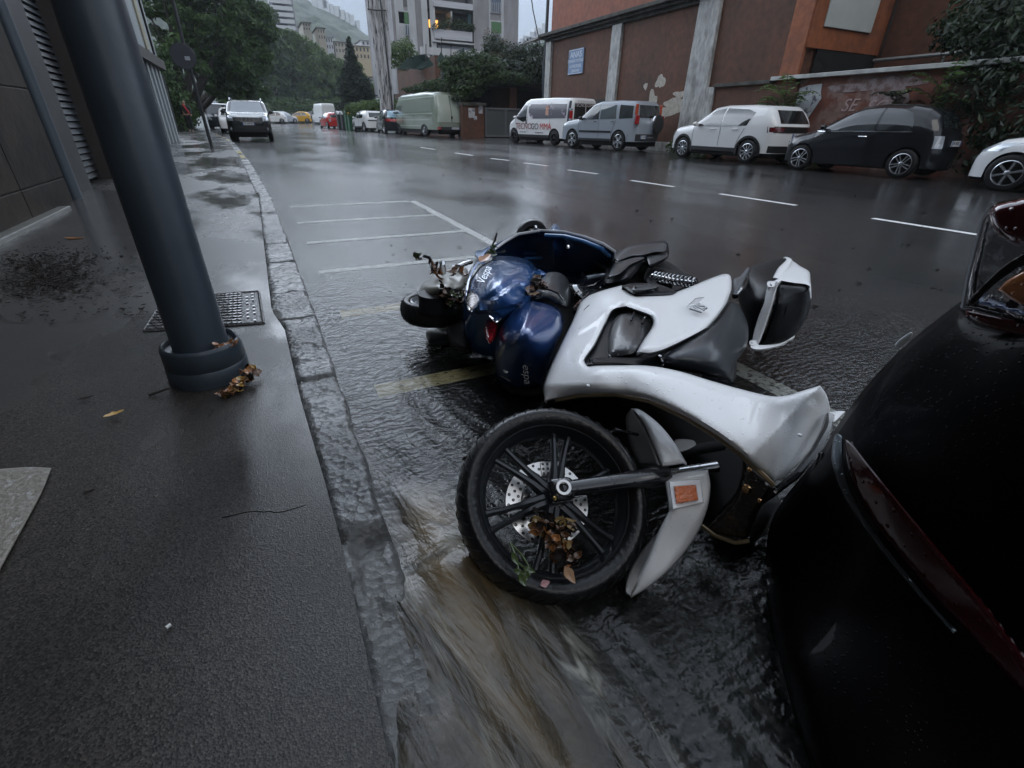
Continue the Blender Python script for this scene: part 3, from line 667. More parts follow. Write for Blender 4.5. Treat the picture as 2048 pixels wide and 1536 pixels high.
# black small hatchback
sp3 = dict(L=3.55, W=1.63, belt=.92, r=.30, wx=(-1.15, 1.15), sill=.22, k=5, plan=.10, tumble=.2, pe=9,
    top=[(-1.77, .42), (-1.75, .72), (-1.70, .90), (-1.60, 1.12), (-1.46, 1.30), (-1.25, 1.42), (-.9, 1.48), (-.3, 1.49), (.1, 1.44), (.45, 1.28), (.95, .98), (1.1, .92), (1.5, .83), (1.7, .68), (1.76, .5), (1.77, .4)],
    sidewin=[([(-1.12, .96), (-.45, .95)], [(-1.1, 1.1), (-.98, 1.3), (-.75, 1.38), (-.42, 1.40)], M_glass), ([(-.38, .95), (.9, .93)], [(-.38, 1.40), (.0, 1.37), (.35, 1.24), (.88, .96)], M_glass)],
    endwin=[('rear_window', [(-.55, 1.0), (.55, 1.0)], [(-.42, 1.27), (.42, 1.27)], M_glass, -1), ('windscreen', [(-.6, 1.0), (.6, 1.0)], [(-.5, 1.36), (.5, 1.36)], M_glass, 1)],
    ends=[('tail_lamp', [(.50, .62), (.66, .62)], [(.50, .86), (.66, .86)], M_lens, -1), ('tail_lamp', [(-.66, .62), (-.5, .62)], [(-.66, .86), (-.5, .86)], M_lens, -1), ('headlight', [(.42, .6), (.66, .6)], [(.42, .76), (.64, .76)], M_lens, 1), ('headlight', [(-.66, .6), (-.42, .6)], [(-.64, .76), (-.42, .76)], M_lens, 1)],
    trims=[('window_chrome', [(-1.15, .925), (.95, .905)], [(-1.15, .945), (.95, .92)], M_chrome)],
    lines=[[(-.42, .35), (-.45, .92)], [(.92, .4), (.95, .9)]], handles=[(-.2, .82)], hmat=M_chrome, mirror=(.72, .95), mirmat=paint('black_car_paint', (.008, .009, .012)), clad=0, spokes=5, dbl=.17, spw=.03, rimr=.72)
M_blk = paint('black_car_paint', (.008, .009, .012))
p, rz, sx = placed((1790, 358), (1592, 340), sp3)
K = car('parked_hatchback', p, rz, 'small rounded black hatchback with chrome door handle, parked behind the white SUV', sp3, M_blk, 'cars parked along the far side of the road', sx=sx, sy=1, sz=.97)
plate(K, -1, .72, 0, 'EK 930TL')
# white car at the right edge of the picture: it faces us the other way, only its nose shows
sp4 = dict(sp3); sp4.update(L=4.1, W=1.75, wx=(-1.2, 1.3), r=.33, belt=.95, k=7, plan=.1, handles=[], mirror=(.6, 1.0), mirmat=M_wcar, spokes=6, dbl=0, spw=.04,
    top=[(-2.05, .5), (-2.0, 1.0), (-1.7, 1.42), (-1.0, 1.5), (0, 1.5), (.4, 1.42), (1.0, 1.02), (1.6, .92), (1.9, .74), (2.02, .55), (2.05, .4)],
    sidewin=[([(-1.3, 1.0), (.9, .97)], [(-1.2, 1.36), (-.8, 1.4), (.1, 1.38), (.85, 1.02)], M_glass)],
    endwin=[('windscreen', [(-.6, 1.05), (.6, 1.05)], [(-.5, 1.38), (.5, 1.38)], M_glass, 1)],
    ends=[('headlight', [(.45, .66), (.8, .70)], [(.42, .76), (.8, .86)], M_lens, 1), ('headlight', [(-.8, .70), (-.45, .66)], [(-.8, .86), (-.42, .76)], M_lens, 1), ('grille', [(-.5, .38), (.5, .38)], [(-.55, .56), (.55, .56)], M_black, 1)], lines=[], trims=[('sill_trim', [(-.9, .26), (.9, .26)], [(-.9, .38), (.9, .38)], M_black)], rimr=.7)
pf = Wg(2022, 385)
K = car('parked_car', (pf.x+.85, pf.y-1.1, G(pf.x, pf.y)), PI/2+.02, 'white car cut off by the right edge of the photo, behind the black hatchback', sp4, M_wcar, 'cars parked along the far side of the road', sz=.93)
# white delivery van with lettering
spv = dict(ang=104, sx=.9, L=4.75, W=1.88, belt=1.05, r=.33, wx=(-1.3, 1.75), sill=.3, k=12, plan=.05, tumble=.1, pe=22,
    top=[(-2.37, .5), (-2.36, 1.0), (-2.30, 1.84), (-2.15, 1.93), (-1.0, 1.96), (.7, 1.94), (.95, 1.86), (1.75, 1.16), (1.9, 1.08), (2.25, .92), (2.36, .7), (2.37, .4)],
    sidewin=[([(.75, 1.0), (1.0, .95), (1.62, 1.12)], [(.75, 1.66), (.95, 1.68), (1.55, 1.18)], M_glass)],
    endwin=[('windscreen', [(-.75, 1.16), (.75, 1.16)], [(-.68, 1.8), (.68, 1.8)], M_glass, 1), ('rear_window', [(.02, 1.1), (.7, 1.1)], [(.02, 1.72), (.66, 1.72)], M_glass, -1), ('rear_window', [(-.7, 1.1), (-.02, 1.1)], [(-.66, 1.72), (-.02, 1.72)], M_glass, -1)],
    ends=[('rear_bumper', [(-.9, .32), (.9, .32)], [(-.9, .48), (.9, .48)], M_black, -1), ('headlight', [(.55, .66), (.85, .7)], [(.55, .8), (.85, .98)], M_lens, 1), ('headlight', [(-.85, .7), (-.55, .66)], [(-.85, .98), (-.55, .8)], M_lens, 1)],
    trims=[('sill_trim', [(-.95, .3), (1.38, .3)], [(-.95, .42), (1.38, .42)], M_black), ('corner_pillar_trim', [(-2.29, .5), (-2.1, .5)], [(-2.2, 1.8), (-2.1, 1.8)], mat('slate_blue_trim', (.04, .055, .075), .35, coat=.6))],
    lines=[[(.68, .5), (.68, 1.75)], [(-.98, .8), (-.98, 1.75)], [(1.42, .7), (1.7, 1.1)]], handles=[], mirror=(1.5, 1.1), mirmat=M_wcar, spokes=5, spw=.02, rimr=.6, rimmat=M_black)
p, rz, sx = placed((1108, 291), (1030, 288), spv)
VK = K = car('parked_van', p, rz, 'white delivery van with red and black lettering on its side, parked by the metal gate', spv, M_wcar, 'cars parked along the far side of the road', cat='van', sx=sx, sy=1, sz=.94)
LOCAL[0] = True; root = K['root']
pic = mat('printed_advert', (.03, .025, .04), .3, coat=.8, col2=(.42, .33, .42), cscale=2.6, cthr=(.55, .62))
K['patch']('printed_advert', [(-2.05, 1.12), (.3, 1.10), (.6, 1.25)], [(-2.0, 1.68), (.5, 1.7), (.62, 1.6)], pic, 1, off=.008)
s = MB(); yy = K['hw'](-.6, 1.3)+.02
for e, w_, h_ in ((-.55, .17, .44),): s.lathe([(.001, 0), (.10, .003), (.12, 0)], Matrix.Translation((-.75, yy-.02, 1.52)) @ Matrix.Rotation(-PI/2, 4, 'X'), 16)
s.bb((-.86, yy-.02, 1.16), (-.64, yy-.008, 1.42)); s.build('advert_figure', mat('advert_skin', (.55, .33, .26), .4), root, smooth=0)
def sidetext(K, body, m, x, z, size, sg=1, **k):
    y = K['hw'](x, z)+.012
    M = Matrix(((-sg, 0, 0, x), (0, 0, sg, sg*y), (0, 1, 0, z), (0, 0, 0, 1)))
    return text('lettering', body, m, K['root'], M, size, .002, **k)
M_letr = mat('red_lettering', (.5, .02, .03), .4); M_letk = mat('dark_lettering', (.05, .03, .045), .4); M_letp = mat('pale_lettering', (.6, .55, .56), .4)
sidetext(K, 'TECNO', mat('dark_red_lettering', (.22, .03, .05), .4), .95, .76, .37); sidetext(K, 'GO', M_letk, .08, .76, .37); sidetext(K, 'MMA', M_letr, -.70, .76, .37)
sidetext(K, 'tel 010 5931', M_letk, 1.0, .52, .1); sidetext(K, 'tecnogomma.it', M_letk, -.25, .52, .1)
def reartext(K, body, m, y, z, size):
    x = K['front'](abs(y), z, .016, -1)[0]-.004
    M = Matrix(((0, 0, -1, x), (-1, 0, 0, y), (0, 1, 0, z), (0, 0, 0, 1))); return text('lettering', body, m, K['root'], M, size, .002)
reartext(K, 'TECNOGOMMA', M_letp, 0, 1.64, .19); reartext(K, 'TECNOGOMMA', M_letk, .05, .74, .2)
s = MB(); s.bb((-2.43, .2, .48), (-2.39, .72, .6)); s.build('number_plate', mat('blue_plate', (.05, .08, .3), .4), root, smooth=0)
for sg in (1, -1):
    s = MB(); s.bb((-2.37, sg*.80, .7), (-2.27, sg*.93, 1.42)); s.build('tail_lamp', M_red, root, smooth=0, bevel=.02)
    MB().bb((-2.375, sg*.81, .98), (-2.26, sg*.935, 1.1)).build('tail_lamp', M_lens, root, smooth=0, bevel=.01)
    MB().bb((-2.375, sg*.81, 1.43), (-2.26, sg*.935, 1.5)).build('tail_lamp', M_lens, root, smooth=0, bevel=.01)
s = MB(); s.bb((-2.40, -.06, .9), (-2.35, .0, 1.06)); s.build('door_handle', M_black, root, smooth=0)
s = MB(); s.bb((.73, K['hw'](.6, .95)-.01, .86), (.79, K['hw'](.6, .95)+.02, 1.05)); s.build('door_handle', M_black, root, smooth=0)
LOCAL[0] = False
# green grey camper van with ribbed sides
M_camp = paint('grey_green_paint', (.20, .235, .19), drops=.2, dscale=50); M_campl = paint('pale_grey_green_paint', (.36, .41, .36))
spc = dict(L=5.4, W=1.95, belt=1.4, r=.34, wx=(-1.45, 1.85), sill=.42, k=14, plan=.03, tumble=.1, pe=30,
    top=[(-2.7, .5), (-2.68, 1.4), (-2.5, 2.35), (-2.35, 2.5), (-1.5, 2.6), (1.3, 2.6), (1.7, 2.5), (2.0, 2.0), (2.2, 1.35), (2.6, 1.1), (2.7, .8), (2.7, .4)],
    sidewin=[([(1.2, 1.35), (1.95, 1.35)], [(1.2, 1.9), (1.9, 1.85)], M_glass)],
    endwin=[('windscreen', [(-.8, 1.4), (.8, 1.4)], [(-.75, 2.0), (.75, 2.0)], M_glass, 1)],
    ends=[('door_panel', [(.03, .85), (.84, .85)], [(.03, 2.35), (.72, 2.35)], M_campl, -1), ('door_panel', [(-.84, .85), (-.03, .85)], [(-.72, 2.35), (-.03, 2.35)], M_campl, -1), ('rear_bumper', [(-.95, .42), (.95, .42)], [(-.95, .6), (.95, .6)], M_black, -1)],
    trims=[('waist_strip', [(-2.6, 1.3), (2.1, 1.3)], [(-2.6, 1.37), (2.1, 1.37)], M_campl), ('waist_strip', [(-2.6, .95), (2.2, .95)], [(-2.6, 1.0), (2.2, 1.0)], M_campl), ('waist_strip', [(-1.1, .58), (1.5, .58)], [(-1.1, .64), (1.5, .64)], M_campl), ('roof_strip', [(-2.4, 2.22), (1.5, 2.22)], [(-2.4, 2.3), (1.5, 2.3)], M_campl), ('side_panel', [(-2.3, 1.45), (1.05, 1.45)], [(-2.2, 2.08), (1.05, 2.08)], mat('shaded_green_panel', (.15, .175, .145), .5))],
    lines=[[(1.1, .6), (1.1, 2.1)], [(-.3, .6), (-.3, 1.4)]], mirror=(2.0, 1.4), mirmat=M_black, spokes=4, spw=.02, rimr=.62)
p, rz, sx = placed((850, 273), (800, 268), spc)
K = car('parked_camper_van', p, rz, 'tall grey green panel van with pale ribs, parked in front of the brown garden wall', spc, M_camp, 'cars parked along the far side of the road', cat='van', sx=sx*1.05, sy=1, sz=.93)
plate(K, -1, .52, -.2, 'AE 553PW', off=.05)
LOCAL[0] = True
for sg in (1, -1): s = MB(); s.bb((-2.76, sg*.72, .46), (-2.72, sg*.92, .58)); s.build('tail_lamp', M_red, K['root'], smooth=0)
s = MB(); s.bb((-2.74, -.04, 1.05), (-2.70, .02, 1.2)); s.build('door_handle', M_black, K['root'], smooth=0)
LOCAL[0] = False
# small black car behind the camper
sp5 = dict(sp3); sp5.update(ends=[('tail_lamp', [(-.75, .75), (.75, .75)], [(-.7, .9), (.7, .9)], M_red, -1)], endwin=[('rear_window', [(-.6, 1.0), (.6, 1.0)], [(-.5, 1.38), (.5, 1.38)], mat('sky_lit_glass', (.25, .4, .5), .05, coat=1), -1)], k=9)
p, rz, sx = placed((776, 268), (752, 265), sp5)
K = car('parked_hatchback', p, rz, 'small black car with red tail lights between the white hatchback and the tall panel van', sp5, M_blk, 'cars parked along the far side of the road', sx=1.1, sy=1.05, sz=1.05)
# white hatchback in front of it
sp6 = dict(sp); sp6.update(ends=[('rear_light', [(-.7, .8), (.7, .8)], [(-.7, .88), (.7, .88)], M_black, -1)])
p, rz, sx = placed((733, 264), (707, 262), sp6)
K = car('parked_hatchback', p, rz, 'white hatchback between the waste bins and the small black car', sp6, M_wcar, 'cars parked along the far side of the road', sx=1.05, sy=1, sz=.98)
# red car and white box van
M_rcar = paint('red_car_paint', (.45, .02, .02))
p = Wg(667, 257); K = car('parked_car', (p.x+.0, p.y+1.5, p.z), 1.75, 'small red car parked beside the waste bins', sp3, M_rcar, 'cars parked along the far side of the road')
spb = dict(spc); spb.update(top=[(-2.7, .5), (-2.68, 1.4), (-2.6, 2.5), (-2.5, 2.62), (1.0, 2.62), (1.1, 2.3), (2.0, 1.9), (2.2, 1.3), (2.6, 1.1), (2.7, .8), (2.7, .4)], trims=[], ends=[], lines=[])
p = Wg(652, 252); K = car('parked_van', (p.x+.2, p.y+2.6, p.z), 1.72, 'white high roofed van parked beyond the small red car', spb, M_wcar, 'cars parked along the far side of the road', cat='van')
# cars standing across the bend, far away
for (px, py, m_, lab, rot) in ((549, 241, M_wcar, 'far white car half hidden by the dark oncoming SUV', 2.9), (570, 239.5, paint('silver_far_paint', (.42, .45, .5)), 'far pale silver car on the bend between a white and a yellow car', .3), (599, 240.5, paint('yellow_car_paint', (.6, .33, .03)), 'far yellow car on the bend', 3.0), (621, 243, M_blk, 'far dark car on the bend left of the white high roofed van', 3.0), (634, 243, paint('grey_far_paint', (.2, .22, .24)), 'far grey car nosing out behind the white high roofed van', 1.8)):
    p = WY(px, py, 84+(px-549)*.05); p.z = G(p.x, p.y)
    car('distant_car', p, rot, lab, sp3, m_, 'distant cars on the bend', simple=True, sx=.98)
# oncoming dark SUV
spd = dict(L=4.3, W=1.86, belt=1.08, r=.35, wx=(-1.32, 1.36), sill=.36, k=9, plan=.06, tumble=.12,
    top=[(-2.15, .5), (-2.1, 1.1), (-1.9, 1.5), (-1.6, 1.64), (0, 1.66), (.25, 1.6), (.95, 1.18), (1.1, 1.13), (1.8, 1.04), (2.05, .95), (2.12, .75), (2.15, .45)],
    sidewin=[([(-1.4, 1.12), (.85, 1.1)], [(-1.3, 1.52), (.1, 1.54), (.82, 1.14)], M_glass)],
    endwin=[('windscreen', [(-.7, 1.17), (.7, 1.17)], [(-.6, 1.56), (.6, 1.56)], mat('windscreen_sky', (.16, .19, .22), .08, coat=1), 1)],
    ends=[('grille', [(-.62, .8), (.62, .8)], [(-.62, .95), (.62, .95)], M_black, 1), ('headlight', [(.6, .8), (.9, .82)], [(.6, .95), (.9, .98)], M_lens, 1), ('headlight', [(-.9, .82), (-.6, .8)], [(-.9, .98), (-.6, .95)], M_lens, 1), ('bumper_trim', [(-.85, .38), (.85, .38)], [(-.8, .62), (.8, .62)], M_black, 1)],
    handles=[], mirror=(.75, 1.12), mirmat=M_black, clad=1)
pa, pb = Wg(462, 283), Wg(553, 283); mid = (pa+pb)/2
K = car('oncoming_suv', (mid.x, mid.y+1.9, mid.z), -PI/2-.03, 'black SUV with roof rails driving towards the camera', spd, paint('black_green_paint', (.012, .014, .014)), cat='car', sy=.98)
plate(K, 1, .70, 0, 'GL 402ZD', off=.04)
LOCAL[0] = True
x0 = K['front'](.3, .875, .03, 1)[0]
for i in range(-3, 4): MB().box((x0-.008*abs(i), i*.155, .875), (.03, .085, .085)).build('grille_badge', M_chrome, K['root'], smooth=0)
for sg in (1, -1):
    s = MB(); s.tube([(-1.4, sg*.66, 1.63), (-1.2, sg*.66, 1.72), (.0, sg*.66, 1.73), (.2, sg*.66, 1.62)], .022, 6); s.build('roof_rail', M_alloy, K['root'])
    s = MB(); x0 = K['front'](.75, .52, .02, 1)[0]; s.lathe([(.001, .02), (.06, .015), (.06, 0)], Matrix.Translation((x0, sg*.72, .5)) @ Matrix.Rotation(PI/2, 4, 'Y'), 12); s.build('fog_lamp', M_lens, K['root'])
LOCAL[0] = False
pw = Wg(446, 267)
K = car('oncoming_car', (pw.x+.75, pw.y+2, pw.z), -PI/2, 'white car close behind the black oncoming SUV', sp6, M_wcar, sx=1, sy=1, sz=.98)
pv = Wg(428, 262)
K = car('parked_van', (pv.x+.3, pv.y+8, G(pv.x, pv.y+8)), -PI/2, 'dark van under the trees behind the white oncoming car', spv, paint('dark_blue_van_paint', (.02, .03, .045)), cat='van')
# ================================================================ BUILDINGS, WALLS, STREET FURNITURE
M_redlow = mat('brown_red_render', (.105, .040, .020), .75, coat=.03, crough=.4, col2=(.055, .026, .015), cscale=.7, cthr=(.35, .7), var=.25, vscale=5, bump=.25, bscale=25)
M_redup = mat('orange_red_render', (.24, .068, .030), .65, col2=(.17, .055, .03), cscale=.8, cthr=(.35, .7), var=.2, vscale=4, bump=.2, bscale=25)
M_orange_r = mat('orange_brown_render', (.27, .085, .033), .7, col2=(.16, .06, .034), cscale=1.2, cthr=(.4, .7), var=.2, bump=.2, bscale=25)
M_conc = mat('dirty_pale_concrete', (.36, .36, .35), .7, col2=(.13, .13, .125), cscale=2.6, cthr=(.5, .75), var=.25, vscale=9, bump=.4, bscale=20, stretch=(1, 1, .45))
M_grime = mat('grimy_cornice', (.07, .068, .06), .8, col2=(.025, .025, .02), cscale=3, var=.4, bump=.6, bscale=12)
M_plast = mat('bare_plaster', (.38, .35, .30), .8, var=.2, vscale=8, bump=.5, bscale=20)
M_dark = mat('dark_recess', (.006, .006, .006), .9)
XW = 14.6
def blob(cy, cz, ry, rz, n=26, seed=0, rough=.35):
    rnd = random.Random(seed); ph = [rnd.uniform(0, 6.28) for _ in range(5)]
    return [(cy+ry*math.cos(a)*(1+rough*sum(math.sin((k+2)*a+ph[k])/(k+1.5) for k in range(5))), cz+rz*math.sin(a)*(1+rough*sum(math.sin((k+2)*a+ph[k])/(k+1.5) for k in range(5)))) for a in [2*PI*i/n for i in range(n)]]
b = thing('brown_building', (XW, 18.5, .3), 'long brown red building with a grey cornice, pale pilasters and a small blue sign', 'building')
s = MB(); s.bb((XW, 11.2, -.3), (XW+12, 26.05, 4.9)); s.build('lower_wall', M_redlow, b, smooth=0)
s = MB(); s.bb((XW+.12, 14.9, 5.1), (XW+12, 26.0, 13)); s.build('upper_wall', M_redup, b, smooth=0)
s = MB(); s.bb((XW+.08, 11.2, 4.9), (XW+12, 14.6, 13)); s.build('upper_wall', M_redlow, b, smooth=0)
s = MB(); s.bb((XW-.28, 14.6, 4.9), (XW+.3, 26.3, 5.0)); s.bb((XW-.42, 14.6, 5.0), (XW+.3, 26.45, 5.13)); s.bb((XW-.12, 14.6, 4.78), (XW+.2, 26.15, 4.9)); s.build('cornice', M_grime, b, smooth=0, bevel=.015)
def pil(y0, y1, z0, z1, w0=None):
    w0 = w0 or (y0, y1)
    s = MB(); s.prism([(XW-.13, w0[0], z0), (XW-.13, w0[1], z0), (XW-.13, y1, z1), (XW-.13, y0, z1)], (.2, 0, 0)); return s.build('pilaster', M_conc, b, smooth=0, bevel=.01)
pil(19.75, 20.4, 0, 4.78); pil(25.55, 26.06, 0, 4.78); pil(14.75, 15.3, .2, 13, (14.45, 15.6))
s = MB(); s.bb((XW-.16, 14.1, 0), (XW+.1, 14.45, 2.3)); s.build('pilaster', M_conc, b, smooth=0, bevel=.01)
s = MB(); s.bb((XW-.10, 15.6, .0), (XW+.1, 26, .55)); s.build('plinth', M_conc, b, smooth=0, bevel=.01)
for i, (cy, cz, ry, rz) in enumerate(((17.05, 2.62, .22, .26), (17.9, 2.5, .09, .14), (16.1, 1.75, .75, .26), (17.35, 1.9, .3, .35), (16.9, 1.55, .5, .22), (15.85, 2.15, .3, .12))):
    s = MB(); s.prism([(XW-.004-.002*i, y, z) for y, z in blob(cy, cz, ry, rz, seed=i+3)], (.05, 0, 0)); s.build('bare_plaster_patch', M_plast, b, smooth=0)
s = MB(); s.bb((XW-.03, 20.55, .2), (XW+.2, 21.5, 2.15)); s.build('doorway', mat('dark_old_door', (.012, .011, .011), .6), b, smooth=0)
# drain pipe and orange strip at the near corner
s = MB(); s.bb((XW-.05, 11.15, .2), (XW+.06, 11.75, 13)); s.build('corner_strip', M_orange_r, b, smooth=0)
# the end wall facing us
s = MB(); s.bb((XW, 11.08, 3.12), (XW+3.3, 11.196, 13)); s.build('end_wall', M_orange_r, b, smooth=0)
s = MB(); s.bb((XW+.5, 11.1, -.2), (XW+3.3, 11.15, 3.12)); s.build('dark_opening', M_dark, b, smooth=0)
s = MB(); s.bb((XW+.42, 11.02, 3.62), (XW+2.55, 11.07, 5.6)); s.build('blank_panel', mat('blank_pale_panel', (.42, .45, .44), .5, var=.08, vscale=1.5), b, smooth=0, bevel=.01)
s = MB(); s.bb((XW+3.3, 3, -.2), (XW+3.5, 11.2, 9)); s.build('side_wall', M_redlow, b, smooth=0)
s = MB(); s.tube([(XW+3.15, 10.9, 9), (XW+3.15, 10.9, 3)], .03, 6); s.build('drain_pipe', M_black, b)
for i, (cy, cz, ry, rz) in enumerate(((8.9, 5.0, 1.5, .95), (8.2, 4.7, .8, .9))):
    s = MB(); s.prism([(XW+3.292-.006*i, y, z) for y, z in blob(cy, cz, ry, rz, seed=i+31, rough=.2)], (.05, 0, 0)); s.build('whitewash_patch', mat('whitewash', (.34, .35, .37), .8, col2=(.2, .19, .19), cscale=3, bump=.3), b, smooth=0)
# blue sign
y0 = WX(1168, 125, XW).y; y1 = WX(1139, 125, XW).y
LOCAL[0] = False
sg_ = MB(); sg_.bb((XW-.06, y0, 3.25), (XW-.015, y1, 4.25)); so = sg_.build('wall_sign', mat('faded_blue_sign', (.20, .28, .42), .35, coat=.5, var=.12, vscale=3), None, smooth=0)
tag(so, 'faded blue enamel sign with white lines of writing on the brown wall', 'sign')
M_sw = mat('sign_white', (.62, .66, .72), .4)
def wtxt(body, cy, cz, size, par, X=XW-.062, m=M_sw, wd=1.0):
    M = Matrix(((0, 0, -1, X), (-wd, 0, 0, cy), (0, 1, 0, cz), (0, 0, 0, 1))); o = text('lettering', body, m, None, M, size, .004); o.parent = par; return o
cy = (y0+y1)/2
wtxt('ANAS', cy, 4.02, .34, so, wd=1.15); wtxt('STRADA STATALE', cy, 3.78, .17, so); wtxt('A DIREZIONE', cy, 3.57, .17, so); wtxt('GENOVA', cy, 3.38, .17, so)
s = MB(); s.bb((XW-.063, y0+.02, 3.27), (XW-.0605, y1-.02, 3.29)); s.bb((XW-.063, y0+.02, 4.21), (XW-.0605, y1-.02, 4.23)); o = s.build('sign_border', M_sw, None, smooth=0); o.parent = so
# lower wall with pale coping, near right
b2 = thing('boundary_wall', (XW, 9, .2), 'low brown red wall with a pale coping and peeling graffiti behind the parked cars', 'wall')
s = MB(); s.bb((XW-.02, 2, -.2), (XW+.25, 11.0, 2.35)); s.build('wall_face', mat('mottled_red_render', (.12, .032, .015), .65, col2=(.17, .10, .08), cscale=1.6, cthr=(.5, .6), var=.25, bump=.3, bscale=20), b2, smooth=0)
s = MB(); s.bb((XW-.08, 11.0, -.2), (XW-.004, 14.1, 2.28)); s.build('wall_face', M_redlow, b2, smooth=0)
s = MB(); s.bb((XW-.2, 2, 2.35), (XW+.32, 11.9, 2.45)); s.build('coping', mat('pale_wet_coping', (.36, .37, .36), .4, coat=.5, var=.3, vscale=4, bump=.3), b2, smooth=0, bevel=.01)
s = MB(); s.bb((XW-.2, 11.9, 2.28), (XW+.1, 14.12, 2.38)); s.build('coping', M_grime, b2, smooth=0, bevel=.01)
wp = mat('flaking_whitewash', (.40, .42, .45), .7, col2=(.10, .10, .12), cscale=6, cthr=(.55, .62), bump=.4, bscale=14)
s = MB(); s.prism([(XW-.035, y, z) for y, z in [(10.95, 2.12), (10.7, 2.18), (10.3, 2.2), (10.27, 2.0), (10.2, 1.85), (10.32, 1.6), (10.45, 1.35), (10.62, 1.15), (10.8, 1.13), (10.95, 1.1), (11.04, 1.2), (11.0, 1.5), (10.96, 1.8)]], (.03, 0, 0)); s.build('whitewash_patch', wp, b2, smooth=0)
s = MB(); s.prism([(XW-.034, y, z) for y, z in blob(8.4, 1.75, .35, .5, seed=8)], (.03, 0, 0)); s.build('whitewash_patch', mat('thin_whitewash', (.25, .2, .2), .7, col2=(.13, .07, .06), cscale=5, bump=.4), b2, smooth=0)
s = MB(); s.prism([(XW-.032, y, z) for y, z in blob(8.8, 2.1, 1.1, .14, seed=9)], (.03, 0, 0)); s.build('whitewash_patch', mat('thin_whitewash', (.25, .2, .2), .7), b2, smooth=0)
def wtx2(body, cy, cz, size, sh=.3):
    M = Matrix(((0, 0, -1, XW-.037), (-1, 0, 0, cy), (0, 1, 0, cz), (0, 0, 0, 1))); o = text('graffiti', body, mat('pale_spray_paint', (.34, .24, .23), .6), None, M, size, .002, shear=sh); attach(o, b2)
wtx2('SE', 9.35, 1.65, .42)
wtx2('SCHI', 8.45, 1.6, .42)
s = MB(); s.tube([(XW+2.9, 10.9, 2.95), (XW+2.9, 3, 2.95)], .05, 8); s.tube([(XW+2.9, 10.9, 2.5), (XW+2.9, 3, 2.5)], .03, 6)
for y in (9, 6.5, 4): s.tube([(XW+2.9, y, 0), (XW+2.9, y, 2.95)], .035, 6)
tag(s.build('handrail', mat('wet_galvanised', (.3, .31, .31), .35, metal=.6)), 'wet metal handrail running above the low wall under the whitewashed patch', 'railing')
# -------- garden wall, gate and ivy corner
b3 = thing('garden_wall', (XW, 31, .4), 'stepped brown garden wall with a stone ledge, overgrown by ivy', 'wall')
P1 = WX(783, 140, XW)
s = MB(); s.bb((XW, 30.6, 0), (XW+.5, P1.y, 3.2)); s.build('wall_lower', M_redlow, b3, smooth=0)
s = MB(); s.bb((XW+.12, WX(868, 150, XW).y, 3.2), (XW+.6, P1.y-.1, P1.z)); s.build('wall_upper', M_redlow, b3, smooth=0)
s = MB(); s.bb((XW-.12, 30.6, 3.2), (XW+.2, P1.y, 3.34)); s.build('ledge', M_grime, b3, smooth=0)
gy = 29.6
a0 = WY(925, 210, gy); a1 = WY(968, 210, gy)
s = MB(); s.bb((a0.x, gy, 0), (a1.x, gy+.5, a0.z)); s.build('pier', M_redlow, b3, smooth=0)
s = MB(); s.bb((a0.x-.1, gy-.08, a0.z), (a1.x+.1, gy+.6, a0.z+.14)); s.build('pier_cap', M_grime, b3, smooth=0)
for (x0, x1, yt, yb, lab) in ((937, 950, 216, 236, 'white notice pasted low and left on the brown gate pier'), (957, 965, 208, 227, 'white notice high and right on the brown gate pier'), (948, 954, 232, 240, 'small pale notice under the left notice of the brown gate pier')):
    p0 = WY(x0, yt, gy-.02); p1 = WY(x1, yb, gy-.02); s = MB(); s.bb((p0.x, gy-.025, p1.z), (p1.x, gy-.005, p0.z)); tag(s.build('notice', mat('wet_paper', (.45, .46, .48), .6, col2=(.16, .17, .2), cscale=4, cthr=(.5, .6)), smooth=0), lab, 'notice', 'notices on the gate pier')
g0 = WY(969, 215, gy+.3); g1 = WY(1052, 213, gy+.3); gz = G(13, gy)
gt = thing('metal_gate', (g0.x, gy+.3, gz), 'grey ribbed metal gate beside the brown pier', 'gate')
s = MB(); n = 60
for i in range(n):
    x = g0.x+(g1.x-g0.x)*i/n; s.bb((x, gy+.27+(i % 2)*.02, gz+.15), (x+(g1.x-g0.x)/n, gy+.31+(i % 2)*.02, g0.z-.08))
s.build('panel', mat('grey_gate', (.085, .095, .1), .45, coat=.3), gt, smooth=0)
s = MB(); s.bb((g0.x, gy+.22, g0.z-.08), (g1.x, gy+.34, g0.z)); s.bb((g0.x, gy+.22, gz+.05), (g1.x, gy+.34, gz+.15))
for f in (0, .48, .97): x = g0.x+(g1.x-g0.x)*f; s.bb((x, gy+.21, gz+.1), (x+.09, gy+.25, g0.z-.002))
s.build('gate_frame', mat('grey_gate_frame', (.13, .14, .15), .45), gt, smooth=0)
s = MB(); s.bb((g0.x-.3, gy+4, 0), (XW+14, gy+4.2, 4.1)); s.bb((g0.x-.2, gy+.8, 3.05), (XW+6, gy+4, 3.3)); tag(s.build('carport', M_dark, smooth=0), 'dark open shed behind the ribbed grey gate', 'shed')
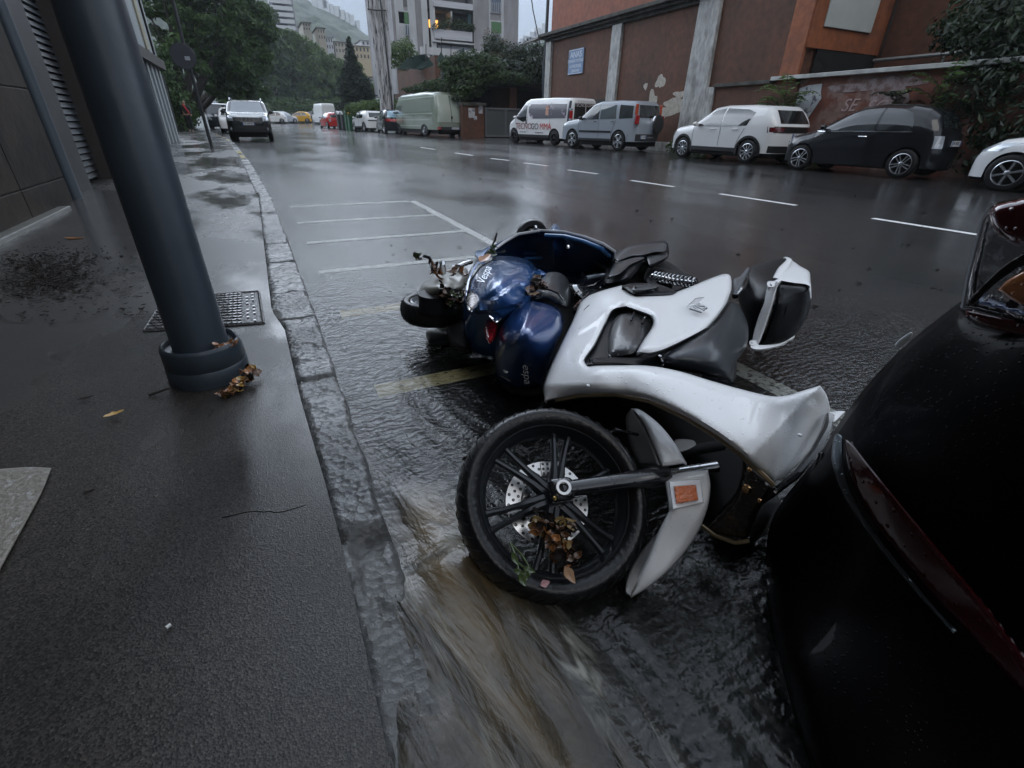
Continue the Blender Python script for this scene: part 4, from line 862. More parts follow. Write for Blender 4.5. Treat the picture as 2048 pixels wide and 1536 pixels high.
# green netting on leaning poles above the wall
nb = thing('garden_netting', (XW+1, 34, P1.z), 'torn dark green netting slung between thin poles on the garden wall', 'netting')
M_net = mat('green_netting', (.012, .04, .035), .7, alpha=.9)
for pts in ([(795, 138), (815, 115), (850, 112), (868, 128), (840, 138)], [(828, 112), (852, 108), (868, 130), (845, 140), (826, 138)], [(872, 124), (882, 103), (892, 122)], [(908, 118), (928, 94), (932, 116)]):
    yy = 36 if pts[0][0] < 860 else 33
    s = MB(); s.prism([WY(px, py, yy+.15*(i % 2)) for i, (px, py) in enumerate(pts)], (0, .03, 0)); s.build('net_sheet', M_net, nb, smooth=0)
for i, (px, t, bt) in enumerate(((852, 88, 130), (817, 110, 140), (883, 75, 125), (902, 90, 125), (926, 90, 120), (972, 74, 150), (1006, 76, 150), (1038, 84, 150))):
    MB().tube([WY(px, bt, 34.5), WY(px, t, 34.5)], .03, 5).build('pole', M_black, nb)
# -------- apartment building
AY = 58.0
ab = thing('apartment_building', tuple(WY(900, 110, AY))[:2]+(1,), 'pale grey apartment building with green shutters and a lit balcony window', 'building')
M_apt = mat('apartment_concrete', (.30, .30, .31), .75, col2=(.21, .20, .205), cscale=.5, cthr=(.4, .65), var=.15, vscale=1.2, stretch=(1, 1, .4), bump=.15, bscale=8)
M_aptw = mat('apartment_trim', (.44, .45, .46), .6, var=.12, vscale=2, stretch=(1, 1, .3)); M_shut = mat('green_shutter', (.075, .17, .075), .6); M_bal = mat('balcony_panel', (.46, .47, .5), .5, var=.1, vscale=1, stretch=(.3, 1, 4))
def AB(x0, y0, x1, y1, d0, d1): 
    a = WY(x0, y0, AY); c = WY(x1, y1, AY); return (a.x, AY+d0, c.z), (c.x, AY+d1, a.z)
def ap(nm, m, x0, y0, x1, y1, d0=-.05, d1=.3, par=None):
    s = MB(); s.bb(*AB(x0, y0, x1, y1, d0, d1)); return s.build(nm, m, par or ab, smooth=0)
ap('wall', M_apt, 768, -160, 864, 190, 0, 12); ap('wall', M_apt, 945, -160, 1034, 195, 0, 12); ap('recess_wall', mat('balcony_back_wall', (.14, .15, .155), .7), 864, -160, 945, 190, 1.6, 9)
for x in (795, 820, 846, 862, 946, 978, 1004): ap('pilaster_strip', M_aptw, x-2, -160, x+2, 118, -.12, 0)
for (xa, xb, ya, yb, h) in ((796, 818, 23, 70, 1), (982, 1002, 43, 88, 1), (982, 1002, -20, 26, 0)):
    f = ap('window', M_aptw, xa-2, ya-3, xb+2, yb+2, -.08, .0)
    ap('shutter', M_shut, xa, ya, xb, (ya+yb)/2+2 if h else ya+8, -.12, -.08, f)
    ap('window_pane', mat('apartment_pane', (.12, .15, .2), .1, coat=1), xa, (ya+yb)/2+2 if h else ya+8, xb, yb, -.10, -.08, f)
    rl = MB()
    for i in range(6): x = xa+(xb-xa)*i/5; p = WY(x, (ya+yb)/2+3, AY); q = WY(x, yb, AY); rl.tube([(p.x, AY-.3, p.z), (q.x, AY-.3, q.z)], .03, 4)
    rl.build('window_railing', M_aptw, f)
ap('louvre', mat('louvre_grey', (.13, .135, .13), .6), 793, -4, 815, 13, -.06, 0)
ap('balcony', M_bal, 865, 0, 944, 22, -.3, .1); ap('balcony', M_bal, 867, 58, 943, 84, -.3, .1); ap('balcony', M_bal, 866, -70, 944, -38, -.3, .1); ap('balcony_slab', M_aptw, 864, 84, 945, 88, -.35, 1.6); ap('balcony_slab', M_grime, 864, 19, 945, 22, .1, 1.6)
ap('divider', M_aptw, 901, 22, 905, 58, -.1, 1.6)
lw = ap('lit_window', mat('lit_window', (.9, .5, .12), .5, emit=(1, .5, .12), estr=1.1), 866, 34, 885, 52, 1.45, 1.6)
ap('lamp', mat('bare_lamp', (1, .8, .4), .5, emit=(1, .72, .35), estr=6), 873, 40, 878, 47, 1.38, 1.44)
ap('shutter', mat('dark_green_shutter', (.03, .055, .035), .6), 915, 36, 940, 50, 1.45, 1.6)
ap('awning_curtain', mat('teal_curtain', (.02, .06, .07), .7), 936, 26, 943, 56, .1, .2)
ap('ground_floor', mat('ground_floor_pale', (.28, .31, .34), .5, var=.15), 868, 88, 945, 122, .2, 1.6); ap('window', mat('dark_pane', (.03, .035, .04), .2), 868, 86, 878, 112, .15, .2)
ap('terrace', M_aptw, 826, 100, 960, 124, -3, -2.6)
# -------- leafy things come in the next part; pole bundle here
PY = 43.0
pb = thing('pole_bundle', tuple(WY(775, 218, PY)), 'tall leaning bundle of pale weathered vertical pipes held by a dark band', 'pipes')
M_pp = mat('weathered_white_pipe', (.42, .42, .43), .7, col2=(.05, .05, .05), cscale=3.2, cthr=(.55, .6), stretch=(3, 3, .35), bump=.4, bscale=10)
for i in range(7):
    f = i/6; t = WY(734+35*f, -30, PY+(.15 if i % 2 else 0)); bt = WY(765+20*f, 222, PY+(.1 if i % 2 else 0))
    mid = [t+(bt-t)*k/8+Vector((.05*math.sin(k*2.1+i), 0, 0)) for k in range(9)]
    MB().tube(mid, [.17-.006*k for k in range(9)], 8).build('pipe', M_pp, pb)
a = WY(735, 18, PY-.25); c = WY(772, 21, PY-.25); MB().tube([a, (a+c)/2+Vector((0, -.1, -.05)), c], .05, 6).build('band', M_grime, pb)
MB().tube([WY(757, -30, PY-.3), WY(768, 60, PY-.3), WY(786, 225, PY-.2)], .06, 6).build('cable', M_black, pb)
# -------- dark lamp post by the building corner and the slack cable
lp = thing('lamp_post', tuple(WY(1089, 275, 27.3)), 'dark thin lamp post at the corner of the brown building', 'post')
MB().tube([WY(1088, 275, 27.3), WY(1090, 120, 27.3)], .15, 12).build('pole_base', mat('dark_painted_steel', (.035, .045, .055), .35, coat=.5), lp)
MB().tube([WY(1090, 122, 27.3), WY(1099, -60, 27.3)], .085, 12).build('pole', mat('dark_painted_steel', (.035, .045, .055), .35, coat=.5), lp)
tag(MB().tube([WY(1058, -40, 30), WY(1066, 20, 30), WY(1080, 88, 30)], .035, 5).build('slack_cable', M_black), 'slack black cable hanging against the sky left of the dark lamp post', 'cable')
s = MB(); p0 = WY(1065, 85, 27.5); p1 = WY(1090, 78, 27.5); s.prism([p0, p1, p1+Vector((0, 0, .18)), p0+Vector((0, 0, .08))], (0, 1.5, 0)); tag(s.build('small_canopy', M_grime, smooth=0), 'small grimy canopy jutting out beside the dark lamp post', 'canopy')
# ================================================================ LEFT SIDE
M_stone = mat('dark_stone_cladding', (.030, .023, .016), .7, spec=.2, coat=.06, crough=.3, col2=(.013, .010, .007), cscale=2.2, cthr=(.4, .6), var=.2, bump=.25, bscale=14)
M_stone2 = mat('grey_jamb', (.03, .03, .03), .6, var=.25, vscale=4, bump=.2)
XL = -2.1
lb = thing('shop_building', (XL, 6, .15), 'dark stone fronted building with a closed roller shutter, at the left edge', 'building')
s = MB()
for z0, z1 in ((.1, .42), (.43, 1.3), (1.31, 2.2), (2.21, 3.3), (3.31, 14)):
    for y0, y1 in ((-16, -1), (-.99, 1.5), (1.51, 4.2), (4.21, 6.4), (6.41, 7.72)): s.bb((XL-1.2, y0, z0), (XL, y1, z1))
s.build('stone_cladding', M_stone, lb, smooth=0, bevel=.008)
s = MB(); s.bb((XL-1.5, -16, .1), (XL-.01, 7.71, 14)); s.build('core_wall', M_dark, lb, smooth=0)
s = MB(); s.bb((XL-1.2, 7.72, .1), (XL-.08, 7.88, 14)); s.bb((XL-1.2, 8.05, .1), (XL-.1, 9.08, 14)); s.build('jamb', M_stone2, lb, smooth=0)
MB().tube([(XL-.03, 7.96, .12), (XL-.03, 7.96, 13)], .075, 12).build('drain_pipe', mat('grey_pipe', (.07, .085, .10), .4, coat=.4), lb)
s = MB(); ys0, ys1 = 9.08, 10.35
for i in range(42):
    z = .22+i*.085; s.prism([(XL-.30, ys0, z), (XL-.24, ys0, z+.012), (XL-.27, ys0, z+.075), (XL-.31, ys0, z+.08)], (0, ys1-ys0, 0))
s.build('roller_shutter', mat('slatted_shutter', (.035, .045, .053), .5, col2=(.010, .011, .012), cscale=1.1, cthr=(.42, .55)), lb, smooth=0)
s = MB(); s.bb((XL-1.2, 9.08, .1), (XL-.34, 10.35, 14)); s.build('shutter_back', M_dark, lb, smooth=0)
s = MB(); s.bb((XL-1.2, 10.35, .1), (XL-.05, 10.6, 14)); s.build('jamb', mat('rusty_brown_frame', (.05, .04, .035), .6), lb, smooth=0)
s = MB(); s.bb((XL-1.2, 9.08, 3.75), (XL-.1, 10.35, 14)); s.build('lintel', M_stone, lb, smooth=0)
p0 = W(0, 470, .2); p1 = W(112, 424, .2)
s = MB(); s.bb((XL-.2, 5.0, .12), (XL+.1, 7.2, .175)); tag(s.build('doorstep', mat('worn_marble', (.15, .15, .135), .35, coat=.5, var=.2, vscale=6, bump=.3), bevel=.008, smooth=0), 'pale worn marble doorstep at the foot of the stone building', 'doorstep')
# pale building beyond with ribbed lower wall and dark canopy
pb2 = thing('pale_building', (-2.6, 18, .2), 'pale grey building with a ribbed ground floor under a dark canopy, past the roller shutter', 'building')
M_pale = mat('pale_painted_wall', (.30, .33, .34), .6, var=.15, vscale=1, stretch=(1, 1, .3), bump=.1); M_cream = mat('cream_strip', (.33, .31, .22), .6, var=.2)
XP = -2.55
s = MB(); s.bb((XP-4, 10.62, .1), (XP-.2, 24, 2.6)); s.build('lower_wall', M_pale, pb2, smooth=0)
s = MB()
for i in range(16): MB().bb((XP-.22, 10.7+i*.86, .1), (XP-.02, 10.7+i*.86+.34, 2.6)).build('pillar', M_pale, pb2, smooth=0, bevel=.01)
s = MB(); s.bb((XP-4, 10.62, 2.6), (XP+.12, 24.5, 2.9)); s.build('canopy', mat('dark_canopy', (.05, .045, .04), .6, var=.3), pb2, smooth=0)
s = MB(); s.bb((XP-4, 10.62, 2.9), (XP-.02, 24.2, 15)); s.build('upper_wall', M_pale, pb2, smooth=0)
for y, m_ in ((17.5, M_cream), (19.6, M_dark), (21.8, M_cream), (23.3, M_dark)): MB().bb((XP-.1, y, 3.0), (XP+.03, y+(.6 if m_ is M_cream else .18), 11)).build('facade_strip', m_, pb2, smooth=0)
# big grey post
M_post = mat('slate_grey_post', (.030, .040, .051), .42, spec=.3, coat=.25, crough=.25, var=.12, vscale=5, bump=.05, bscale=30, rvar=.08)
gp = thing('street_post', (-.352, 2.11, .12), 'thick slate grey steel post standing in a loose collar in the foreground', 'post')
MB().tube([(-.352, 2.10, .1), (-.51, 3.01, 5.5)], [.099, .095], 40).build('pole', M_post, gp)
T0 = Matrix.Translation((-.352, 2.11, .12)); s = MB(); 
s.lathe([(.147, -.01), (.1465, .02), (.146, .062), (.141, .068), (.1445, .073), (.143, .14), (.139, .152), (.132, .155), (.126, .150), (.124, .135), (.09, .130)], T0, 72)
for i, v in enumerate(s.v):                                       # broken rim on the right and an uneven foot
    a = math.atan2(v[1]-2.11, v[0]+.352); 
    z = v[2]
    if z < .15: z += .05*max(0, math.cos(a+.35))**14+.006*noise.noise(Vector((a*6, 0, 0)))
    if z > .25: z -= .035*max(0, math.cos(a-.25))**30+.003*noise.noise(Vector((a*9, 2, 0)))
    s.v[i] = (v[0], v[1], z)
s.build('collar', M_post, gp, smooth=50)
s = MB(); s.lathe([(.001, .001), (.15, .001)], T0, 30); s.build('dark_gap', M_dark, gp, smooth=0)
# cast-iron cover behind the post
mc = thing('manhole_cover', (-.48, 3.33, .125), 'rectangular cast iron cover with raised studs, behind the grey post', 'manhole cover')
c4 = [W(288, 662, .125), W(527, 646, .125), W(517, 583, .125), W(328, 598, .125)]
s = MB(); s.grid(lambda u, v: (c4[0]*(1-u)+c4[1]*u)*(1-v)+(c4[3]*(1-u)+c4[2]*u)*v, 4, 4); cv = s.build('cover_plate', mat('wet_cast_iron', (.035, .033, .034), .35, coat=.7, crough=.15, bump=.5, bscale=60), mc, smooth=0, recalc=False)
s = MB(); nu, nv = 22, 12
for i in range(nu):
    for j in range(nv):
        u = (i+.5)/nu; v = (j+.5)/nv
        if u > .84: continue
        c = (c4[0]*(1-u)+c4[1]*u)*(1-v)+(c4[3]*(1-u)+c4[2]*u)*v; M_ = Matrix.Translation((c.x, c.y, .127)) @ Matrix.Rotation(.7 if (i+j) % 2 else -.7, 4, 'Z'); s.box((c.x, c.y, .1285), (.022, .010, .007), M_.to_3x3().to_4x4())
for k in range(9):
    for j in (0, 1):
        u = .87+.06*j; v = (k+.7)/9.6; c = (c4[0]*(1-u)+c4[1]*u)*(1-v)+(c4[3]*(1-u)+c4[2]*u)*v
        if (k*3+j) % 4: s.box((c.x, c.y, .1285), (.012, .022, .006))
o = s.build('raised_studs', mat('worn_iron_studs', (.12, .115, .115), .3, metal=.5, coat=.6), mc, smooth=0); o['kind'] = 'stuff'
s = MB(); 
for i in range(4): s.tube([c4[i], c4[(i+1) % 4]], .008, 4)
s.build('cover_frame', mat('wet_cast_iron', (.035, .033, .034), .35), mc, smooth=0)
# pale stone slab at the left edge
ol = [(-120, 950, 1), (0, 938), (60, 934), (104, 936, 1), (84, 985), (55, 1040), (25, 1095), (0, 1142), (-40, 1230, 1), (-200, 1230, 1)]
o = shell('stone_slab', ol, [(0, 0, .135)], mat('speckled_stone', (.20, .18, .15), .6, coat=.3, crough=.3, col2=(.30, .29, .27), cscale=45, cthr=(.55, .62), bump=.5, bscale=60), None, drop=.008, dw=6, th=.02)
tag(o, 'pale speckled stone slab let into the pavement at the left edge', 'slab')
# round road sign seen from behind, on a leaning post
sp_ = thing('road_sign', tuple(Wg(425, 300)), 'round road sign seen from the back on a leaning dark post', 'sign')
bt = Wg(425, 300); bt.z += .1; tp = WY(330, -60, bt.y)
MB().tube([bt, WY(370, 100, bt.y), tp], .05, 8).build('post', mat('dark_galvanised', (.03, .032, .035), .5), sp_)
c = WY(367, 113, bt.y-.0); s = MB(); s.lathe([(.001, .012), (.33, .012), (.34, 0), (.33, -.012), (.001, -.012)], frame(c+Vector((0, -.09, 0)), (.15, -1, .05)), 32); s.build('sign_disc', mat('sign_back', (.03, .034, .042), .5), sp_)
s = MB(); s.box(c+Vector((.1, -.12, -.05)), (.14, .01, .1)); s.build('sticker', mat('white_sticker', (.4, .42, .45), .5), sp_, smooth=0)
# blue-grey dustbin mass behind the walking person
# distant wheelie containers on the right
for i, (px, wd_, m_, lab) in enumerate(((686, .9, mat('dark_bin', (.03, .035, .04), .5), 'dark bin with a pale curved lid, left one of the pair beyond the green bin'), (694, .9, mat('dark_bin', (.03, .035, .04), .5), 'dark bin with a pale curved lid, right one of the pair beside the green bin'), (701, .8, mat('green_bin', (.015, .10, .045), .45), 'green bin standing beside the dark bins'), (707, .8, mat('yellow_bin', (.015, .10, .045), .45), 'waste bin with a yellow lid, half hidden behind the white hatchback'))):
    Yb = 55.5-i*1.2; p = WY(px, 255, Yb); z = G(p.x, Yb)
    r_ = thing('waste_bin', (p.x, Yb, z), lab, 'bin', 'waste bins on the far side')
    MB().bb((p.x-wd_/2, Yb-.5, z), (p.x+wd_/2, Yb+.5, z+1.25)).build('bin_body', m_, r_, smooth=0, bevel=.04)
    s = MB(); s.grid(lambda u, v: (p.x-wd_/2-.04+(wd_+.08)*v, Yb-.55+1.1*u, z+1.25+.28*math.sin(PI*u)), 10, 2)
    s.build('lid', (mat('pale_lid', (.4, .42, .44), .4), mat('pale_lid', (.4, .42, .44), .4), mat('green_bin', (.015, .10, .045), .45), mat('yellow_lid', (.7, .45, .05), .4))[i], r_, solid=.05)

# dark retaining wall following the bend under the trees
s = MB(); V = []
ysw2 = list(np.arange(24.3, 120, 2.5))
for y in ysw2:
    x = kx(y)-(2.3 if y < 40 else 1.5); z0 = G(0, y)
    for dx, dz in ((0, 0), (0, 3.2), (-.6, 3.2), (-.6, 0)): V.append((x+dx, y, z0+dz))
s.add(V, [(4*i+j, 4*i+(j+1) % 4, 4*i+4+(j+1) % 4, 4*i+4+j) for i in range(len(ysw2)-1) for j in range(4)]+[(0, 1, 2, 3)])
tag(s.build('retaining_wall', mat('dark_mossy_wall', (.02, .022, .018), .8, col2=(.012, .018, .010), cscale=1.5, var=.4, bump=.6, bscale=8), smooth=0), 'dark mossy retaining wall along the bend behind the walking person', 'wall')
# ================================================================ FALLEN WHITE SCOOTER
M_wp = mat('white_scooter_paint', (.88, .885, .89), .5, spec=.2, coat=.45, crough=.06, drops=.35, dscale=75)
M_sblk = mat('matt_black_plastic', (.009, .010, .012), .45, spec=.12, coat=.16, crough=.22, drops=.3, dscale=90)
M_gblk = mat('gloss_black_plastic', (.006, .007, .009), .15, spec=.2, coat=1, crough=.05, drops=.3, dscale=90)
M_seat = mat('dark_grey_seat_vinyl', (.024, .029, .036), .42, spec=.25, coat=.4, crough=.22, bump=.05, bscale=150, drops=.15, dscale=110)
M_steel = mat('brushed_steel', (.55, .56, .57), .28, metal=1, rvar=.1, vscale=20)
M_fork = mat('black_fork_paint', (.010, .011, .013), .22, coat=1, crough=.1, drops=.3, dscale=110)
M_rimb = mat('satin_black_rim', (.012, .014, .017), .3, spec=.2, coat=.8, crough=.15, drops=.2, dscale=90)
def tread_mat():
    m = mat('wet_tyre', (.007, .007, .008), .4, spec=.15, coat=.5, crough=.22, bump=.15, bscale=80)
    return m
M_wt = tread_mat()
ws = thing('white_scooter', (1.1, 1.2, 0), 'white maxi scooter lying on its side with its front wheel towards the camera', 'scooter')
wctrl = [(1090, 790, .30), (1150, 640, .36), (1240, 580, .42), (1340, 600, .46), (1455, 560, .45), (1400, 640, .47), (1290, 690, .46), (1200, 745, .43), (1300, 765, .46), (1250, 785, .41), (1420, 810, .47), (1560, 800, .45), (1640, 775, .45), (1500, 880, .45), (1545, 960, .37), (1660, 820, .37), (1170, 770, .39), (1130, 700, .36)]
def whf(v, d):
    # the nose facet falls away below the ridge from the tip; a soft dent lies beside it; a ridge runs down the front leg
    ax, ay, bx, by = 1640, 771, 1517, 897; L = math.hypot(bx-ax, by-ay); nx, ny = -(by-ay)/L, (bx-ax)/L
    sd = -((v[:, 0]-ax)*nx+(v[:, 1]-ay)*ny); sd = np.where(nx*1 < 0, sd, -sd)
    side = (v[:, 0]-ax)*(by-ay)-(v[:, 1]-ay)*(bx-ax); q = np.maximum(0, -side/L if ((1650-ax)*(by-ay)-(880-ay)*(bx-ax)) < 0 else side/L)
    z = -np.minimum(q*.0013, .09)*(v[:, 0] > 1440)
    z -= .016*np.exp(-(((v[:, 0]-1562)/24)**2+((v[:, 1]-838)/38)**2))
    # shallow crease above the pocket
    z += .006*np.exp(-((v[:, 1]-(660-.62*(v[:, 0]-1160)))/7)**2)*((v[:, 0] > 1150) & (v[:, 0] < 1250))
    # leading edge rolled down along the left flank
    t = np.clip((1150-.62*(v[:, 1]-640)-v[:, 0]+26)/40, 0, 1)*(v[:, 1] > 590)*(v[:, 1] < 800); z -= .03*t**2
    z -= .02*np.clip((v[:, 1]-770)/20, 0, 1)*np.clip((1270-v[:, 0])/110, 0, 1)
    return z
WOUT = [(1089, 803, 1), (1087, 775), (1096, 745), (1120, 692), (1141, 650), (1160, 606, 1), (1177, 592), (1205, 581), (1243, 571, 1), (1262, 584), (1280, 590), (1340, 590), (1356, 583), (1385, 572), (1420, 557), (1448, 548), (1461, 552), (1463, 578), (1455, 605), (1437, 632), (1415, 657, 1),
    (1380, 676), (1332, 699), (1300, 708), (1273, 705, 1), (1287, 680), (1303, 656), (1306, 643), (1299, 632), (1252, 615, 1), (1226, 622), (1210, 650), (1190, 690), (1169, 722), (1177, 732, 1), (1230, 731), (1300, 732), (1360, 743), (1420, 761), (1480, 778), (1540, 792), (1572, 791), (1610, 780), (1640, 771, 1), (1653, 790), (1660, 820), (1655, 848), (1630, 890), (1590, 935), (1546, 967, 1), (1530, 950), (1480, 905), (1430, 868), (1370, 832), (1300, 800), (1230, 787), (1160, 789), (1112, 798)]
shell('side_fairing', WOUT, wctrl, M_wp, ws, drop=.022, dw=13, th=.012, res=6, hfun=whf, smooth=60, creases=[[(1636, 776), (1520, 893)], [(1519, 896), (1470, 894)]])
# gold-brown inner lip under the sweep
lipm = mat('dirty_inner_lip', (.30, .22, .13), .5)
pts = [(1112, 800), (1160, 791), (1230, 789), (1300, 803), (1370, 835), (1430, 871), (1480, 908), (1530, 953), (1546, 970)]; hh = [.28, .34, .37, .39, .40, .40, .38, .34, .31]
MB().tube([W(a, b, h-.012) for (a, b), h in zip(pts, hh)], .006, 6).build('fairing_lip', lipm, ws)
# dark masses inside
def dsh(name, ol, h, m=M_sblk, drop=.05, dw=30, parent=None, **k): return shell(name, ol, h if isinstance(h, list) else [(0, 0, h)], m, parent or ws, drop=drop, dw=dw, th=.02, **k)
dsh('pocket_liner', [(1160, 738), (1180, 690), (1205, 630), (1245, 603), (1320, 622), (1330, 690), (1420, 648), (1440, 700), (1400, 755), (1300, 742), (1230, 740)], .385, M_sblk, .01)
dsh('knee_pad', [(1214, 715), (1216, 670), (1228, 640), (1245, 626), (1275, 628), (1302, 645), (1300, 668), (1278, 705), (1250, 716)], [(1230, 660, .43), (1295, 650, .425), (1270, 700, .43), (1225, 705, .41)], mat('grey_black_pad', (.018, .020, .023), .4, coat=.35, crough=.18, drops=.5, dscale=80), .035, 26)
for a, b in (((1262, 641), (1268, 626)), ((1284, 647), (1291, 634))): MB().tube([W(*a, .44), W(*b, .435)], .004, 5).build('rib', M_gblk, ws)
dsh('frame_cover', [(1170, 731, 1), (1190, 716), (1300, 712), (1335, 700), (1325, 745, 1), (1240, 733)], .415, M_sblk, .02, 12)
dsh('engine_block', [(1090, 800), (1150, 640), (1160, 560), (1210, 500), (1330, 520), (1400, 570), (1440, 560), (1460, 640), (1470, 760), (1400, 770), (1530, 800), (1600, 850), (1540, 960), (1560, 1010), (1500, 1090), (1430, 1060), (1400, 960), (1330, 880), (1240, 800), (1150, 800)], [(1150, 780, .14), (1300, 540, .25), (1450, 600, .28), (1450, 1000, .12), (1560, 850, .22)], M_under, .08, 40)
seat_o = [(1316, 728, 1), (1326, 704), (1395, 668), (1432, 640), (1456, 606), (1470, 606), (1484, 622), (1496, 652), (1494, 690), (1474, 722), (1468, 745), (1466, 766, 1), (1400, 750), (1345, 738)]
shell('seat', seat_o, [(1330, 715, .455), (1400, 690, .47), (1440, 660, .46), (1462, 615, .44), (1495, 650, .34), (1490, 690, .34), (1470, 740, .37), (1466, 763, .34), (1400, 745, .42), (1450, 700, .44)], M_seat, ws, drop=.045, dw=34, th=.02, res=6, smooth=80)
shell('seat_rim', [(1318, 716, 1), (1328, 700), (1390, 668), (1414, 655), (1420, 652), (1424, 660), (1400, 676), (1335, 708), (1326, 728, 1)], [(1330, 710, .446), (1420, 655, .447)], M_gblk, ws, drop=.006, dw=5, th=.01, res=5)
MB().tube([W(1320, 738, .40), W(1400, 752, .39), W(1465, 770, .33)], .010, 6).build('seat_base_edge', M_gblk, ws)
# grab rail and lock between fairing and top case
shell('grab_rail', [(1466, 560), (1480, 552), (1496, 534), (1500, 540), (1492, 560), (1474, 586), (1466, 590)], [(1480, 560, .40)], mat('grey_alloy_bracket', (.16, .18, .2), .35, metal=.5, coat=.6), ws, drop=.02, dw=8, th=.02, res=5)
MB().tube([W(1470, 592, .36), W(1486, 572, .38), W(1500, 540, .37)], .016, 8).build('rail_bar', M_gblk, ws)
# top case
tc = shell('top_case', [(1478, 604), (1480, 565), (1497, 537), (1530, 524), (1566, 515), (1582, 520), (1566, 556), (1552, 580), (1520, 672), (1514, 694, 1), (1498, 694), (1492, 650)], [(1500, 545, .40), (1570, 520, .40), (1560, 556, .42), (1500, 600, .34), (1515, 690, .16), (1495, 690, .16), (1485, 600, .30)], M_sblk, ws, drop=.04, dw=16, th=.05, res=6, smooth=50)
shell('case_lid', [(1556, 562, 1), (1618, 571, 1), (1622, 600), (1614, 634), (1592, 668), (1560, 686), (1517, 692, 1), (1530, 662), (1548, 610), (1553, 585)], [(1560, 570, .43), (1615, 575, .42), (1600, 650, .24), (1530, 688, .16), (1555, 610, .36)], M_sblk, ws, drop=.03, dw=12, th=.05, res=6)
shell('white_lid_cap', [(1572, 520), (1584, 521), (1600, 532), (1618, 543), (1621, 558), (1623, 596, 1), (1617, 573), (1585, 567), (1552, 561, 1), (1562, 540)], [(1580, 525, .42), (1618, 545, .41), (1560, 558, .45), (1618, 570, .43)], M_wp, ws, drop=.02, dw=9, th=.012, res=5)
shell('white_arch', [(1545, 556, 1), (1556, 536), (1572, 520), (1567, 514), (1578, 515), (1585, 522), (1572, 544), (1563, 560, 1)], [(1555, 552, .455), (1578, 518, .43)], M_wp, ws, drop=.012, dw=6, th=.012, res=5)
shell('white_strip', [(1537, 566, 1), (1552, 560), (1563, 561, 1), (1556, 572), (1551, 586), (1548, 600), (1527, 664), (1516, 690), (1504, 697, 1), (1503, 690), (1509, 660), (1530, 590)], [(1550, 568, .445), (1520, 650, .27), (1508, 692, .18), (1540, 600, .38)], M_wp, ws, drop=.008, dw=5, th=.014, res=5)
shell('white_strip', [(1500, 683), (1512, 683), (1518, 690), (1560, 686), (1590, 671), (1562, 691), (1520, 700), (1502, 697)], [(1510, 690, .19), (1580, 680, .22)], M_wp, ws, drop=.005, dw=4, th=.012, res=5)
shell('case_latch', [(1535, 563), (1549, 563), (1549, 574), (1535, 574)], [(0, 0, .46)], M_wp, ws, drop=.006, dw=4, th=.02, res=5)
shell('case_latch', [(1500, 681), (1512, 681), (1512, 690), (1499, 690)], [(0, 0, .21)], M_wp, ws, drop=.006, dw=4, th=.02, res=5)
# logo on the rear fairing
lg = shell('winged_badge', [(1374, 613, 1), (1385, 602), (1392, 596), (1409, 594, 1), (1400, 602), (1388, 610)], [(0, 0, .4865)], mat('pale_badge', (.8, .82, .84), .25, coat=1), ws, drop=.002, dw=4, th=.003, res=4)
o_ = W(1397, 617, .487); dx = (W(1422, 600, .487)-W(1376, 630, .487)).normalized(); M = frame(o_, (0, -.1, 1), dx)
text('lettering', 'VIS', mat('silver_letter', (.62, .64, .67), .3), ws, M, .06, .0015, shear=.35)
text('lettering_edge', 'VIS', M_sblk, ws, frame(o_+Vector((.001, -.0015, -.0025)), (0, -.1, 1), dx), .063, .0010, shear=.35)
# passenger footpeg housing, muffler cover, shock absorber
shell('footpeg_housing', [(1244, 572, 1), (1262, 567), (1308, 567), (1338, 576), (1354, 585), (1340, 591), (1300, 592), (1272, 591), (1257, 583)], [(0, 0, .445)], M_sblk, ws, drop=.012, dw=6, th=.02, res=5)
shell('footpeg', [(1263, 577), (1270, 571), (1298, 569), (1318, 572), (1312, 577), (1290, 581), (1268, 582)], [(0, 0, .465)], mat('grey_black_pad', (.024, .027, .03), .38), ws, drop=.01, dw=5, th=.02, res=4)
shell('muffler_cover', [(1206, 572), (1206, 545), (1213, 524), (1227, 513), (1252, 495), (1290, 485), (1325, 481), (1336, 487), (1337, 512), (1327, 523), (1300, 537), (1286, 532), (1272, 548), (1258, 562), (1235, 572)], [(1215, 560, .33), (1230, 520, .36), (1330, 490, .36), (1330, 520, .33), (1260, 550, .36)], M_sblk, ws, drop=.05, dw=14, th=.03, res=5, smooth=30)
shell('muffler_shield', [(1228, 519, 1), (1254, 497), (1290, 489), (1326, 486), (1334, 490, 1), (1331, 503), (1310, 505), (1286, 511), (1264, 513), (1236, 523, 1)], [(0, 0, .395)], mat('grey_gloss_shield', (.035, .042, .048), .35, coat=.4, crough=.15, drops=.4), ws, drop=.012, dw=5, th=.01, res=4)
shell('muffler_shield', [(1226, 527, 1), (1262, 515), (1282, 512), (1290, 517), (1262, 530), (1240, 548), (1215, 556, 1)], [(0, 0, .385)], mat('grey_gloss_shield', (.03, .034, .038), .2), ws, drop=.012, dw=5, th=.01, res=4)
shell('muffler_shield', [(1290, 512, 1), (1334, 505, 1), (1336, 514), (1298, 532, 1)], [(0, 0, .375)], mat('grey_gloss_shield', (.03, .034, .038), .2), ws, drop=.012, dw=5, th=.01, res=4)
shell('swingarm', [(1296, 537), (1312, 534), (1378, 549), (1397, 562), (1372, 578), (1345, 588), (1300, 575), (1286, 560)], [(0, 0, .30)], M_sblk, ws, drop=.04, dw=10, th=.05, res=5)
MB().tube([W(1304, 551, .35), W(1345, 560, .37), W(1388, 566, .38)], .010, 8).build('shock_rod', M_steel, ws)
